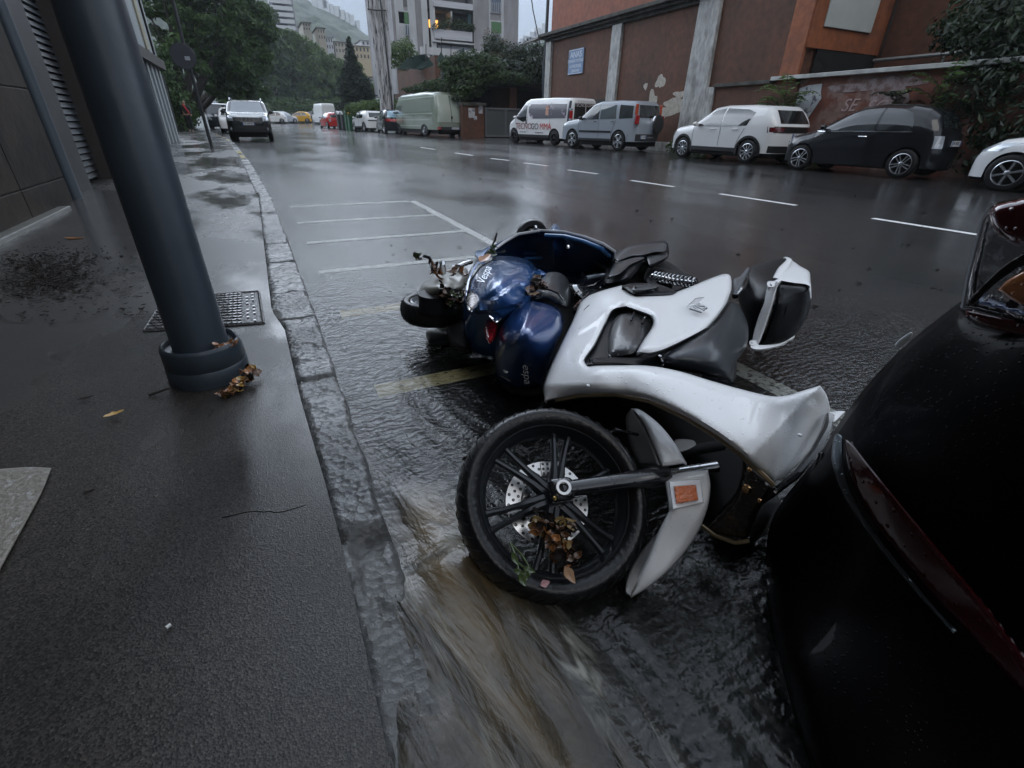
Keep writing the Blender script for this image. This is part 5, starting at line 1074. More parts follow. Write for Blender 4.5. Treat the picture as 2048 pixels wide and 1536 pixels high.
a_, b_ = W(1306, 552, .355), W(1390, 566, .385); ax_ = (b_-a_).normalized(); u_ = ax_.cross(Vector((0, 0, 1))).normalized(); v_ = ax_.cross(u_)
MB().tube([a_+(b_-a_)*k/150+(u_*math.cos(k*2*PI*11/150)+v_*math.sin(k*2*PI*11/150))*.024 for k in range(151)], .0038, 6).build('coil_spring', mat('dark_chrome', (.35, .36, .37), .25, metal=1), ws)
for pl, r_ in (([(1150, 625), (1168, 596), (1200, 570), (1215, 540)], .012), ([(1160, 600), (1190, 580), (1225, 575)], .016), ([(1172, 560), (1200, 548), (1218, 545)], .020), ([(1160, 585), (1172, 566), (1165, 548)], .012), ([(1155, 640), (1172, 600), (1210, 575)], .009)):
    MB().tube([W(a, b, .27) for a, b in pl], r_, 8).build('frame_tube', M_gblk, ws)
MB().tube([W(1168, 620, .365), W(1176, 613, .372), W(1188, 604, .378)], [.001, .0035, .001], 5).build('vent_slit', M_under, ws)
MB().tube([W(1158, 659, .374), W(1180, 642, .388), W(1205, 624, .402), W(1226, 612, .414)], [.0035, .0022, .0015, .0008], 5).build('crease_groove', mat('seam_grey', (.2, .2, .21), .5), ws)
MB().tube([W(1463, 582, .462), W(1455, 606, .462), W(1436, 634, .466), W(1416, 657, .472)], .0022, 5).build('panel_seam', M_under, ws)
for a_, b_, h_ in ((1176, 771, .43), (1600, 870, .40), (1320, 712, .46)):
    s = MB(); s.lathe([(.001, .003), (.004, .002), (.0055, 0)], frame(W(a_, b_, h_), (-.1, -.3, 1)), 10); s.build('screw', M_steel, ws)
MB().tube([W(1150, 915, .20), W(1190, 880, .26), W(1230, 860, .28), W(1290, 872, .25), W(1350, 900, .22)], .005, 6).build('brake_hose', M_gblk, ws)
for pl in ([(1155, 610), (1180, 585), (1212, 562)], [(1148, 590), (1166, 574), (1186, 570), (1208, 556)], [(1146, 618), (1160, 602), (1192, 592)]): MB().tube([W(a, b, .31) for a, b in pl], .005, 6).build('cable', M_gblk, ws)
# ---- front wheel, turned towards us
CW = W(1104, 1000, .185); NW = Vector((-.13, -.57, .81)).normalized(); MW = frame(CW, NW, (1, 0, 0))
dep = float(RC[:, 2] @ (np.array(CW)-CAM)); RW = 191*dep/F
fw = bpy.data.objects.new('front_wheel', None); C.objects.link(fw); attach(fw, ws)
def wpart(s, nm, m, **k):
    o = s.build(nm, m, None, **k); o.parent = fw; o.matrix_parent_inverse = (ws.matrix_basis @ fw.matrix_parent_inverse).inverted() if False else Matrix.Identity(4); return o
tw = .062; s = MB()
prof = [(.775*RW, -tw*.62), (.80*RW, -tw*.8), (.88*RW, -tw)]+[(.88*RW+.12*RW*math.cos(a), tw*math.sin(a)) for a in np.linspace(-1.25, 1.25, 11)]+[(.88*RW, tw), (.80*RW, tw*.8), (.775*RW, tw*.62)]
s.lathe(prof, MW, 96); o = s.build('tyre', M_wt, None, smooth=60); o.parent = fw
s = MB()                                                          # tread blocks' grooves, cut as dark slanting ribs
for k in range(44):
    for sd in (1, -1):
        a0 = 2*PI*k/44+(.07 if sd < 0 else 0); pts = []
        for j in range(6):
            f = j/5; an = sd*(.18+.95*f); rr = .88*RW+.1215*RW*math.cos(an); aa = a0+.13*f
            pts.append(MW @ Vector((rr*math.cos(aa), rr*math.sin(aa), tw*1.01*math.sin(an))))
        s.tube(pts, [.0015, .0026, .003, .003, .0026, .001], 4)
o = s.build('tread_grooves', M_under, None, smooth=0); o.parent = fw; o['kind'] = 'stuff'
s = MB(); s.lathe([(.775*RW, tw*.55), (.785*RW, tw*.66), (.765*RW, tw*.70), (.745*RW, tw*.55), (.735*RW, tw*.25), (.70*RW, tw*.1), (.70*RW, -tw*.2), (.74*RW, -tw*.5), (.775*RW, -tw*.6)], MW, 96)
o = s.build('rim', M_rimb, None, smooth=40); o.parent = fw
for k in range(6):
    a = 2*PI*k/6+.0
    for dd in (-1, 1):
        M2 = MW @ Matrix.Rotation(a, 4, 'Z'); s = MB()
        pts = [M2 @ Vector((x*RW, dd*y*RW, z)) for x, y, z in ((.10, .03, .022), (.25, .035, .024), (.36, .042, .020), (.55, .062, .012), (.71, .085, .006))]
        s.tube(pts, [.015, .0125, .0095, .008, .009], 8); o = s.build('spoke', M_rimb, None); o.parent = fw
s = MB(); s.lathe([(.001, .035), (.10*RW, .034), (.155*RW, .022), (.17*RW, 0), (.15*RW, -.03), (.001, -.032)], MW, 28); o = s.build('hub', M_rimb, None); o.parent = fw
# brake disc with drilled holes and carrier
MD = MW @ Matrix.Translation((-.004, .003, -.040)); s = MB(); s.lathe([(.45*RW, 0), (.45*RW, .004), (.29*RW, .004), (.29*RW, 0), (.45*RW, 0)], MD, 64); o = s.build('brake_disc', M_steel, None, smooth=30); o.parent = fw
s = MB()
for k in range(24):
    for rr, off in ((.42, 0), (.37, .13), (.32, 0)):
        a = 2*PI*k/24+off; c = MD @ Vector((rr*RW*math.cos(a), rr*RW*math.sin(a), .0045)); s.lathe([(.001, 0), (.0042, 0)], frame(c, NW), 8)
o = s.build('drilled_holes', M_under, None, smooth=0); o.parent = fw; o['kind'] = 'stuff'
s = MB(); s.lathe([(.27*RW, -.002), (.27*RW, .003), (.20*RW, .003), (.20*RW, -.002)], MD, 48); o = s.build('sensor_ring', mat('dark_chrome', (.35, .36, .37), .25, metal=1), None); o.parent = fw
for k in range(5):
    a = 2*PI*k/5+.3; M2 = MD @ Matrix.Rotation(a, 4, 'Z'); s = MB(); s.prism([M2 @ Vector(p) for p in ((.18*RW, -.02, 0), (.32*RW, -.006, 0), (.32*RW, .006, 0), (.18*RW, .02, 0))], NW*.004); o = s.build('disc_carrier', M_rimb, None, smooth=0); o.parent = fw
# caliper, seen through the spokes
cal = MW @ Vector((.045, .085, -.050)); s = MB(); s.box(cal, (.075, .045, .03), frame((0, 0, 0), NW, (.85, -.3, 0)).to_3x3().to_4x4()); s.build('brake_caliper', M_steel, ws, smooth=0, bevel=.006)
s = MB()
for i in range(5):
    for j in range(3):
        c = cal+frame((0, 0, 0), NW, (.85, -.3, 0)).to_3x3() @ Vector((-.026+.013*i, -.013+.013*j, .0158)); s.lathe([(.001, 0), (.0038, 0)], frame(c, NW), 8)
s.build('caliper_holes', M_under, ws, smooth=0)['kind'] = 'stuff'
# fork leg
def onplane(px, py, off):
    q = Vector(ray(px, py)).normalized(); p0 = CW+NW*off; return Vector(CAM)+q*((p0-Vector(CAM)).dot(NW)/q.dot(NW))
A0, A1, A2 = onplane(1122, 980, .075), onplane(1335, 950, .075), onplane(1432, 934, .075)
ud = (A1-A0).normalized()
MB().tube([A0-ud*.0, A0+ud*.03, A0+(A1-A0)*.5, A1-ud*.07, A1-ud*.05, A1-ud*.004, A1], [.026, .0215, .0225, .0235, .0275, .0275, .025], 24).build('fork_leg', M_fork, ws)
MB().tube([A1, A2], .0165, 20).build('fork_tube', mat('wet_chrome_tube', (.6, .62, .64), .12, metal=1, drops=.8, dscale=120), ws)
s = MB(); s.box(A0, (.062, .058, .04), frame((0, 0, 0), NW, ud).to_3x3().to_4x4()); s.build('axle_clamp', M_fork, ws, smooth=40, bevel=.012)
FA = frame(A0, NW, ud); s = MB(); s.lathe([(.001, .024), (.012, .024), (.0125, .030), (.019, .030), (.021, .024), (.021, .015)], FA, 28); s.build('axle_end', M_steel, ws)
s = MB(); s.lathe([(.001, .0245), (.0115, .0245)], FA, 20); s.build('axle_bore', M_under, ws, smooth=0)
s = MB(); s.lathe([(.001, .024), (.005, .022), (.0055, .018)], frame(onplane(1106, 1000, .075), NW), 12); s.build('bolt', mat('brass', (.5, .35, .12), .3, metal=1), ws)
B1, B2 = onplane(1360, 905, -.02), onplane(1445, 890, -.02); MB().tube([B1-ud*.12, B1, B2], .0165, 12).build('fork_tube', M_under, ws)
# mudguard in two visible pieces
shell('mudguard', [(1262, 817, 1), (1280, 819), (1318, 848), (1348, 884), (1373, 926, 1), (1324, 934, 1), (1305, 890), (1288, 850)], [(1270, 820, .30), (1345, 890, .31), (1320, 925, .30)], M_wp, ws, drop=.025, dw=14, th=.008, res=5, smooth=60)
shell('mudguard_inside', [(1264, 816, 1), (1252, 832), (1252, 858), (1262, 895), (1278, 930, 1), (1322, 934, 1), (1302, 885), (1284, 845)], [(1258, 840, .26), (1290, 930, .22), (1300, 890, .27)], mat('grey_inner_mudguard', (.22, .21, .2), .5, coat=.4, drops=.3), ws, drop=.02, dw=8, th=.008, res=5)
MG = [(1328, 962, 1), (1345, 946), (1416, 940, 1), (1421, 972), (1414, 1020), (1390, 1075), (1345, 1133), (1300, 1172), (1262, 1196, 1), (1262, 1182), (1292, 1120), (1318, 1060), (1338, 1022, 1), (1334, 990)]
shell('mudguard', MG, [(1340, 955, .26), (1415, 950, .29), (1350, 1000, .27), (1412, 1025, .24), (1340, 1040, .23), (1300, 1160, .10), (1262, 1192, .05), (1380, 1080, .18)], M_wp, ws, drop=.02, dw=12, th=.008, res=5, smooth=60, hfun=lambda v, d: -.0009*np.maximum(0, (v[:, 0]-1392)+(v[:, 1]-1040)*.62))
shell('mudguard_inside', [(1318, 1062, 1), (1338, 1026), (1330, 1060), (1296, 1130), (1266, 1182), (1262, 1194, 1), (1250, 1184), (1256, 1150), (1280, 1105)], [(1300, 1090, .14), (1258, 1180, .035)], mat('grey_inner_mudguard', (.22, .21, .2), .5), ws, drop=.01, dw=5, th=.006, res=5)
shell('reflector_frame', [(1337, 962, 1), (1402, 958, 1), (1408, 1006, 1), (1345, 1020, 1)], [(1337, 962, .287), (1402, 958, .302), (1408, 1006, .278), (1345, 1020, .268)], M_wp, ws, drop=.006, dw=5, th=.008, res=5)
shell('side_reflector', [(1347, 972, 1), (1392, 969, 1), (1397, 1001, 1), (1352, 1008, 1)], [(1347, 972, .293), (1392, 969, .304), (1397, 1001, .289), (1352, 1008, .280)], mat('amber_reflector', (.62, .13, .015), .25, coat=1, bump=.5, bscale=120), ws, drop=.004, dw=5, th=.008, res=4)
shell('fork_bracket', [(1350, 880), (1385, 880), (1392, 892), (1365, 905), (1352, 902)], [(0, 0, .24)], mat('grey_inner_mudguard', (.22, .21, .2), .5), ws, drop=.01, dw=5, th=.01, res=5)
# headlight block and lower rim
hl = shell('headlight', [(1486, 903), (1520, 940), (1548, 968), (1540, 990), (1515, 1030), (1497, 1078), (1470, 1086), (1430, 1075), (1408, 1056), (1440, 1020), (1468, 985), (1482, 945)], [(1500, 930, .30), (1540, 975, .28), (1490, 1070, .15), (1420, 1055, .13), (1480, 1000, .23)], mat('smoked_headlight', (.014, .010, .008), .06, coat=1, col2=(.10, .055, .022), cscale=18, cthr=(.58, .72), bump=.5, bscale=22, drops=.4), ws, drop=.03, dw=14, th=.01, res=5)
for (a, b, h, r_) in ((1499, 940, .315, .006), (1494, 978, .295, .011), (1520, 1002, .262, .006)):
    s = MB(); s.lathe([(.001, r_*.6), (r_*.6, r_*.4), (r_, 0), (r_*.5, -r_*.5)], frame(W(a, b, h), (-.3, -.5, .8)), 14); s.build('lamp_reflector', mat('amber_chrome', (.75, .45, .2), .15, metal=1), ws)
MB().tube([W(1404, 1052, .12), W(1430, 1072, .125), W(1470, 1086, .13), W(1498, 1082, .14)], .0055, 6).build('headlight_rim', mat('dull_gold_rim', (.22, .17, .1), .4, metal=.6), ws)
MB().tube([W(1660, 832, .34), W(1652, 862, .33), W(1628, 905, .31), W(1590, 952, .29), W(1548, 985, .26), W(1520, 1008, .22)], [.012, .012, .011, .010, .009, .005], 8).build('screen_seal', M_gblk, ws)
shell('right_trim', [(1656, 826), (1672, 822), (1690, 823), (1684, 832), (1668, 846), (1660, 842)], [(0, 0, .34)], M_wp, ws, drop=.01, dw=5, th=.01, res=4)

# ================================================================ FALLEN BLUE SCOOTER
M_bl = mat('metallic_blue_paint', (.034, .12, .33), .3, metal=.25, coat=1, crough=.05, drops=.35, dscale=70, var=.08, vscale=3)
M_crm = mat('cream_grey_cover', (.36, .355, .32), .38, coat=.6, crough=.2, var=.2, vscale=16, drops=.3)
bs = thing('blue_scooter', (1.1, 2.2, 0), 'metallic blue classic scooter with a blue top box, fallen behind the white scooter', 'scooter')
shell('body_shell', [(930, 600), (940, 580), (990, 560), (1060, 560), (1060, 620), (1022, 640), (1003, 672), (998, 712), (975, 716), (948, 708), (932, 690), (925, 650)], [(935, 600, .40), (1040, 600, .42), (990, 630, .40), (925, 660, .22), (960, 705, .10), (998, 705, .12), (980, 660, .28)], M_bl, bs, drop=.05, dw=22, th=.02, res=6, smooth=70)
COW = [(933, 606), (934, 568), (950, 533), (972, 518), (1000, 512), (1032, 514), (1057, 521), (1072, 535), (1092, 546), (1075, 551), (1061, 576), (1052, 600), (1036, 613), (1005, 622), (970, 629), (945, 626)]
def bhf(v, d): return .012*np.exp(-((v[:, 1]-(628-.66*(v[:, 0]-945)))/6.0)**2)-.012*np.exp(-((v[:, 1]-(620-.66*(v[:, 0]-945)))/7)**2)
shell('side_cowl', COW, [(990, 560, .52), (940, 600, .44), (950, 560, .45), (1060, 540, .47), (1045, 600, .49), (960, 625, .45), (1010, 520, .47)], M_bl, bs, drop=.085, dw=42, th=.015, res=5, hfun=bhf, smooth=80)
MB().tube([W(933, 598, .40), W(942, 560, .455), W(962, 533, .47), W(992, 516, .435)], .004, 6).build('cowl_seam', M_under, bs)
shell('cowl_flap', [(930, 596, 1), (933, 566), (948, 530), (968, 514), (985, 508), (975, 517), (955, 532), (940, 563), (937, 590, 1)], [(0, 0, .41)], M_bl, bs, drop=.015, dw=6, th=.01, res=4)
o_ = W(969, 551, .512); text('script_badge', 'Vespa', M_chrome, bs, frame(o_, (-.1, -.35, 1), (W(986, 533, .51)-W(954, 569, .51))), .05, .002, shear=.35)
for nm, ol, m_, h in (('indicator_ring', [(944, 581), (958, 585), (963, 597), (958, 612), (945, 625), (935, 621), (933, 604), (937, 588)], M_chrome, .445), ('indicator_lens', [(944, 585), (954, 588), (959, 598), (954, 610), (944, 619), (938, 616), (936, 604), (939, 590)], mat('pale_pink_lens', (.42, .36, .34), .12, coat=1, bump=.4, bscale=60), .455)):
    shell(nm, ol, [(0, 0, h)], m_, bs, drop=.014, dw=7, th=.01, res=4)
shell('tail_lamp_chrome', [(976, 631), (984, 626), (996, 625), (1003, 632), (1002, 640), (990, 646)], [(0, 0, .43)], M_chrome, bs, drop=.012, dw=6, th=.01, res=4)
shell('tail_lamp', [(972, 636), (982, 631), (992, 636), (996, 652), (992, 674), (982, 688), (974, 685), (968, 668), (967, 650)], [(980, 635, .40), (982, 688, .31)], mat('deep_red_lens', (.28, .008, .01), .1, coat=1, bump=.15, bscale=60), bs, drop=.03, dw=10, th=.01, res=4)
# blue top box
TB = [(993, 664), (1001, 645), (1012, 630), (1028, 611), (1047, 601), (1073, 598), (1103, 607), (1121, 620), (1128, 638), (1129, 660), (1116, 692), (1106, 723), (1092, 756), (1084, 776), (1050, 784), (1018, 778), (991, 756), (986, 712)]
def thf(v, d): return .008*np.exp(-((v[:, 0]-(1052-.42*(v[:, 1]-640)))/5.0)**2)*(v[:, 1] < 690)
TBc = [(1010, 645, .40), (1060, 612, .42), (1110, 632, .40), (1060, 670, .43), (1000, 690, .34), (1105, 690, .33), (990, 750, .12), (1050, 775, .08), (1086, 765, .11), (1040, 715, .30), (1080, 715, .29)]
shell('top_box', TB, TBc, mat('deep_metallic_blue', (.022, .065, .21), .3, metal=.25, coat=1, crough=.04, drops=.35, dscale=70), bs, drop=.07, dw=26, th=.02, res=5, hfun=thf, smooth=80)
s = MB(); s.lathe([(.001, .006), (.0105, .005), (.012, 0)], frame(W(1012, 741, .175), (-.3, -.8, .5)), 18); s.build('lock', M_steel, bs)
def tb_h(x, y): return float(tps(TBc)(np.array([[x, y]], float))[0])
text('script_badge', 'Vespa', M_steel, bs, frame(W(1053, 741, tb_h(1053, 741)+.022), W(1053, 741, 0)*0+(Vector(CAM)-W(1053, 741, .2)), (W(1056, 770, .16)-W(1051, 715, .26))), .042, .0015, shear=.3)
MB().tube([W(1001, 751, .16), W(1010, 756, .155), W(1022, 763, .15)], .004, 5).build('box_catch', mat('dark_chrome', (.35, .36, .37), .25, metal=1), bs)
# saddle
shell('saddle', [(1066, 604), (1068, 580), (1080, 556), (1098, 545), (1120, 546), (1136, 560), (1142, 590), (1134, 616), (1112, 612), (1090, 602)], [(1080, 580, .44), (1125, 575, .40), (1100, 600, .42)], mat('black_saddle_vinyl', (.03, .033, .036), .35, coat=.5, crough=.2), bs, drop=.09, dw=30, th=.02, res=5, smooth=80)
MB().tube([W(1086, 577, .437), W(1100, 580, .44), W(1116, 587, .43), W(1126, 600, .41)], .004, 6).build('saddle_strap', M_gblk, bs)
# leg shield and floor
M_bls = mat('inner_blue_paint', (.015, .05, .16), .3, metal=.2, coat=1, crough=.06)
LS = [(990, 512), (986, 497), (1010, 483), (1037, 470), (1082, 464), (1130, 467), (1170, 477), (1207, 491), (1226, 506), (1222, 530), (1200, 556), (1160, 566), (1110, 556), (1070, 540), (1030, 522)]
shell('leg_shield', LS, [(990, 500, .33), (1082, 466, .42), (1170, 479, .44), (1224, 508, .40), (1200, 550, .16), (1110, 545, .14), (1040, 515, .22)], M_bls, bs, drop=-.02, dw=12, th=.012, res=5, smooth=70)
shell('glove_box', [(1104, 500, 1), (1106, 480), (1125, 474), (1165, 484), (1203, 503, 1), (1196, 540), (1150, 545), (1106, 530, 1)], [(1105, 500, .355), (1125, 476, .41), (1200, 505, .36), (1190, 540, .22), (1110, 530, .23)], M_bls, bs, drop=.012, dw=4, th=.01, res=5)
MB().tube([W(988, 499, .38), W(1010, 483, .41), W(1037, 468, .45), W(1082, 461, .475), W(1130, 464, .49), W(1170, 474, .495), W(1207, 488, .48), W(1229, 503, .45), W(1227, 522, .37)], .009, 8).build('shield_beading', mat('pale_chrome_beading', (.55, .57, .6), .2, coat=1), bs)
MB().tube([W(1090, 471, .46), W(1130, 473, .47), W(1168, 483, .48), W(1203, 497, .455), W(1219, 512, .41)], .013, 8).build('shield_edge', mat('bright_blue_edge', (.04, .14, .34), .25, coat=1), bs)
MB().tube([W(1048, 507, .27), W(1082, 506, .25)], .009, 6).build('floor_rib', M_bl, bs); MB().tube([W(1050, 517, .27), W(1084, 516, .25)], .010, 6).build('floor_rib', M_bl, bs)
MB().tube([W(1193, 484, .46), W(1204, 502, .40), W(1215, 514, .35), W(1222, 508, .38)], .006, 6).build('bag_hook', M_steel, bs)
s = MB(); s.lathe([(.001, .008), (.012, .006), (.014, 0)], frame(W(1135, 494, .40), (-.4, -.8, .4)), 14); s.build('key_lock', M_chrome, bs)
# front wheel and mudguard beyond the shield
cF = W(1068, 480, .36); dF = float(RC[:, 2] @ (np.array(cF)-CAM)); rF = 33*dF/F
s = MB(); s.lathe([(rF*.6, -.03), (rF*.9, -.035), (rF, -.015), (rF, .015), (rF*.9, .035), (rF*.6, .03)], frame(cF+Vector((.05, .12, 0)), (-.3, -1, .25)), 36); s.build('front_tyre', M_wt, bs)
s = MB(); s.lathe([(.001, .02), (rF*.6, .0), (rF*.62, -.02)], frame(cF+Vector((.05, .12, 0)), (-.3, -1, .25)), 24); s.build('front_rim', M_rimb, bs)
s = MB(); s.lathe([(.001, .016), (.010, .014), (.016, .004), (.016, -.01)], frame(W(1071, 455, .42), (-.3, -.7, .6)), 16); s.build('hub_cap', M_chrome, bs)
MB().tube([W(1062, 464, .41), W(1071, 456, .415), W(1080, 462, .42)], .008, 6).build('hub_arm', M_steel, bs)
shell('front_mudguard', [(1097, 466, 1), (1100, 455), (1108, 447), (1116, 449), (1126, 466, 1)], [(0, 0, .42)], mat('bright_blue_edge', (.04, .14, .34), .25, coat=1), bs, drop=.03, dw=9, th=.012, res=4)
shell('front_mudguard', [(1062, 464, 1), (1080, 460), (1090, 466), (1080, 470)], [(0, 0, .435)], mat('bright_blue_edge', (.04, .14, .34), .25, coat=1), bs, drop=.02, dw=5, th=.012, res=4)
# handlebar pieces near the white scooter's tail
shell('handlebar_cover', [(1146, 572), (1158, 556), (1200, 548), (1222, 550), (1222, 572), (1190, 584), (1160, 592)], [(0, 0, .28)], M_gblk, bs, drop=.05, dw=12, th=.02, res=5)
MB().tube([W(1172, 556, .32), W(1196, 552, .32), W(1220, 549, .31)], .013, 10).build('handlebar', mat('blue_grey_bar', (.08, .1, .13), .25, coat=1), bs)
s = MB(); s.lathe([(.001, .014), (.035, .012), (.05, -.005), (.045, -.03)], frame(W(1160, 582, .30), (.5, -.4, .7)), 24); s.build('headset', mat('dark_chrome', (.35, .36, .37), .25, metal=1), bs)
MB().tube([W(1190, 527, .34), W(1206, 533, .33), W(1218, 537, .33)], .011, 8).build('brake_lever', M_sblk, bs)
shell('left_tail_flap', [(948, 508), (952, 500), (962, 499), (972, 494), (984, 492), (972, 508), (962, 525), (955, 520)], [(0, 0, .36)], mat('bright_blue_edge', (.04, .14, .34), .25, coat=1), bs, drop=.02, dw=6, th=.012, res=4)
MB().tube([W(984, 492, .40), W(990, 480, .43), W(994, 466, .47)], .006, 6).build('side_stand', M_sblk, bs)
# rear wheel, engine cover, exhaust
cR = W(866, 617, .20); dR = float(RC[:, 2] @ (np.array(cR)-CAM)); rR = 64*dR/F; MR = frame(cR, (.02, .02, 1), (1, 0, 0))
rw = bpy.data.objects.new('rear_wheel', None); C.objects.link(rw); attach(rw, bs)
s = MB(); s.lathe([(rR*.66, .035), (rR*.72, .052)]+[(rR*.78+rR*.22*math.cos(a), .058*math.sin(a)) for a in np.linspace(1.25, -1.25, 9)]+[(rR*.66, -.035)], MR, 64); o = s.build('tyre', M_wt, None, smooth=60); o.parent = rw
s = MB(); s.lathe([(rR*.68, .046), (rR*.63, .05), (rR*.58, .03), (rR*.3, .01), (.001, .01)], MR, 48); o = s.build('rim', mat('pale_rim', (.35, .38, .42), .3, coat=.6), None); o.parent = rw
s = MB()
for k in range(30):
    a0 = 2*PI*k/30; s.tube([MR @ Vector(((rR*.78+rR*.222*math.cos(an))*math.cos(a0+.12*j), (rR*.78+rR*.222*math.cos(an))*math.sin(a0+.12*j), .059*math.sin(an))) for j, an in enumerate((1.1, .6, .1))], .0028, 4)
    s.tube([MR @ Vector(((rR*.78+rR*.222*math.cos(an))*math.cos(a0+.1+.12*j), (rR*.78+rR*.222*math.cos(an))*math.sin(a0+.1+.12*j), .059*math.sin(an))) for j, an in enumerate((-1.1, -.6, -.1))], .0028, 4)
o = s.build('tread_grooves', M_under, None, smooth=0); o.parent = rw; o['kind'] = 'stuff'
s = MB(); s.lathe([(.001, .03), (rR*.50, .03), (rR*.52, -.05)], frame(W(872, 598, .29), (0, 0, 1)), 30); s.build('engine_drum', M_sblk, bs)
shell('engine_cover', [(837, 592), (838, 580), (846, 566), (858, 558), (866, 548), (884, 541), (910, 536), (934, 534), (938, 556), (928, 580), (905, 588), (884, 594), (858, 598), (844, 597)], [(845, 585, .31), (880, 570, .36), (930, 550, .34), (890, 590, .32), (870, 550, .33)], M_crm, bs, drop=.05, dw=16, th=.015, res=5, smooth=70, hfun=lambda v, d: .018*np.exp(-((v[:, 1]-575-.1*(v[:, 0]-880))/9)**2)*(v[:, 0] < 905))
shell('engine_cover', [(895, 548), (915, 534), (940, 518), (960, 520), (948, 545), (935, 560), (910, 562)], [(0, 0, .31)], mat('pale_engine_casing', (.3, .32, .33), .35, metal=.3), bs, drop=.04, dw=12, th=.015, res=5)
MB().tube([W(837, 590, .30), W(855, 597, .30), W(885, 592, .30), W(908, 584, .31)], .007, 6).build('cover_rim', mat('pale_cover_rim', (.45, .44, .4), .35, coat=.5), bs)
MB().tube([W(905, 536, .36), W(918, 532, .37), W(930, 527, .37), W(942, 524, .36)], .013, 8).build('kick_lever', M_steel, bs)
s = MB(); s.tube([W(885.5, 546, .38), W(885.5, 540, .40), W(885, 527, .44), W(884.5, 522, .45)], [.016, .018, .014, .006], 12); s.build('rubber_peg', M_chrome, bs)
MB().tube([W(868, 540, .38), W(866, 528, .41), W(858, 515, .44), W(847, 512, .45)], .0085, 8).build('stand_spring_rod', M_sblk, bs)
shell('exhaust', [(852, 664), (860, 660), (895, 664), (925, 672), (930, 690), (895, 691), (872, 692), (856, 684)], [(0, 0, .09)], M_sblk, bs, drop=.03, dw=8, th=.03, res=5)
dsh('engine_block', [(870, 600), (930, 590), (945, 620), (940, 700), (900, 690), (890, 640)], .16, M_under, .06, 20, parent=bs)
dsh('underbody', [(960, 520), (1060, 530), (1090, 600), (1140, 560), (1220, 530), (1225, 600), (1150, 640), (1120, 720), (1090, 790), (1000, 770), (1000, 640)], .06, M_under, .03, 20, parent=bs)
MB().tube([W(913, 692, .08), W(925, 668, .14), W(920, 690, .09)], .005, 5).build('bracket', mat('dull_gold_rim', (.22, .17, .1), .4), bs)

# ================================================================ BLACK CAR CUT OFF BY THE FRAME
M_bc = mat('wet_black_car_paint', (.002, .002, .0025), .4, coat=.06, crough=.05, drops=.3, dscale=110, spec=.04)
bc = thing('foreground_car', (1.8, -.9, 0), 'wet black car at the right edge with a clear and orange rear lamp', 'car')
def plX(px, py, X): return WX(px, py, X)
def csh(nm, ol, ct, m_, **k): return shell(nm, ol, ct, m_, bc, place=plX, **k)
BX = [(1925, 600, 1.12), (1800, 700, 1.10), (1690, 830, 1.06), (1640, 930, 1.00), (1600, 960, 1.02), (1540, 1060, 1.03), (1560, 1300, .76), (1640, 1536, .66), (1670, 1080, .95), (1780, 1250, .86), (1900, 1500, .80), (1800, 1400, .79), (2048, 1300, .90), (2300, 1600, .85), (2300, 1000, .96), (2048, 1000, .93), (2048, 700, 1.02), (1900, 800, 1.0), (2300, 600, 1.1)]
csh('body', [(1932, 612, 1), (1928, 600), (1870, 642), (1805, 696), (1745, 758), (1702, 812), (1668, 862), (1640, 908), (1604, 952), (1566, 1000), (1540, 1050), (1532, 1120), (1545, 1250), (1575, 1380), (1620, 1540), (1690, 1750), (2500, 1800, 1), (2500, 560, 1), (2048, 640)], BX, M_bc, drop=-.07, dw=50, th=.02, res=14, smooth=80)
csh('bumper_strip', [(1671, 868), (1665, 890), (1664, 925), (1686, 990), (1735, 1068), (1828, 1184), (1905, 1268), (1902, 1254), (1834, 1172), (1748, 1062), (1702, 985), (1686, 930), (1685, 890), (1684, 872)], [(a, b, x-.015) for a, b, x in ((1671, 868, 1.0), (1664, 925, .955), (1735, 1068, .93), (1905, 1268, .88), (1684, 872, .99))], mat('dull_chrome_strip', (.12, .14, .155), .28, metal=1, drops=.6), drop=-.004, dw=4, th=.008, res=5)
csh('rear_reflector', [(1690, 880), (1694, 930), (1712, 985), (1760, 1062), (1850, 1175), (1930, 1262), (2060, 1400), (2075, 1360), (1985, 1230), (1895, 1120), (1800, 1005), (1735, 925), (1706, 888)], [(1690, 880, .96), (1760, 1062, .90), (1990, 1330, .80), (1900, 1110, .86), (1735, 925, .93)], mat('dark_red_reflector', (.022, .002, .003), .15, coat=.35, drops=.7, dscale=60), drop=-.012, dw=8, th=.012, res=7)
csh('bumper_crease', [(1640, 905), (1626, 965), (1634, 1040), (1672, 1130), (1738, 1250), (1746, 1246), (1680, 1125), (1642, 1035), (1634, 965), (1648, 905)], [(1640, 905, 1.05), (1626, 965, 1.02), (1738, 1250, .92)], M_gblk, drop=-.01, dw=4, th=.01, res=5)
csh('lamp_cluster', [(1925, 616, 1), (1930, 585), (1945, 520), (1962, 455), (1975, 425), (2010, 402), (2140, 380, 1), (2140, 665, 1), (2048, 648), (1985, 632)], [(1925, 610, 1.10), (1965, 450, 1.12), (2048, 400, 1.10), (2048, 620, 1.04), (2140, 500, 1.04)], mat('clear_lamp_cover', (.02, .018, .02), .06, coat=1, crough=.03, drops=.9, dscale=70, col2=(.16, .15, .17), cscale=7, cthr=(.55, .62)), drop=-.04, dw=14, th=.012, res=7)
csh('red_lamp', [(1976, 426), (1990, 408), (2030, 398), (2120, 380), (2120, 470), (2060, 492), (2020, 488), (1988, 465)], [(0, 0, 1.03)], mat('dark_red_lens2', (.06, .005, .008), .12, coat=1, drops=.8), drop=-.04, dw=18, th=.012, res=6)
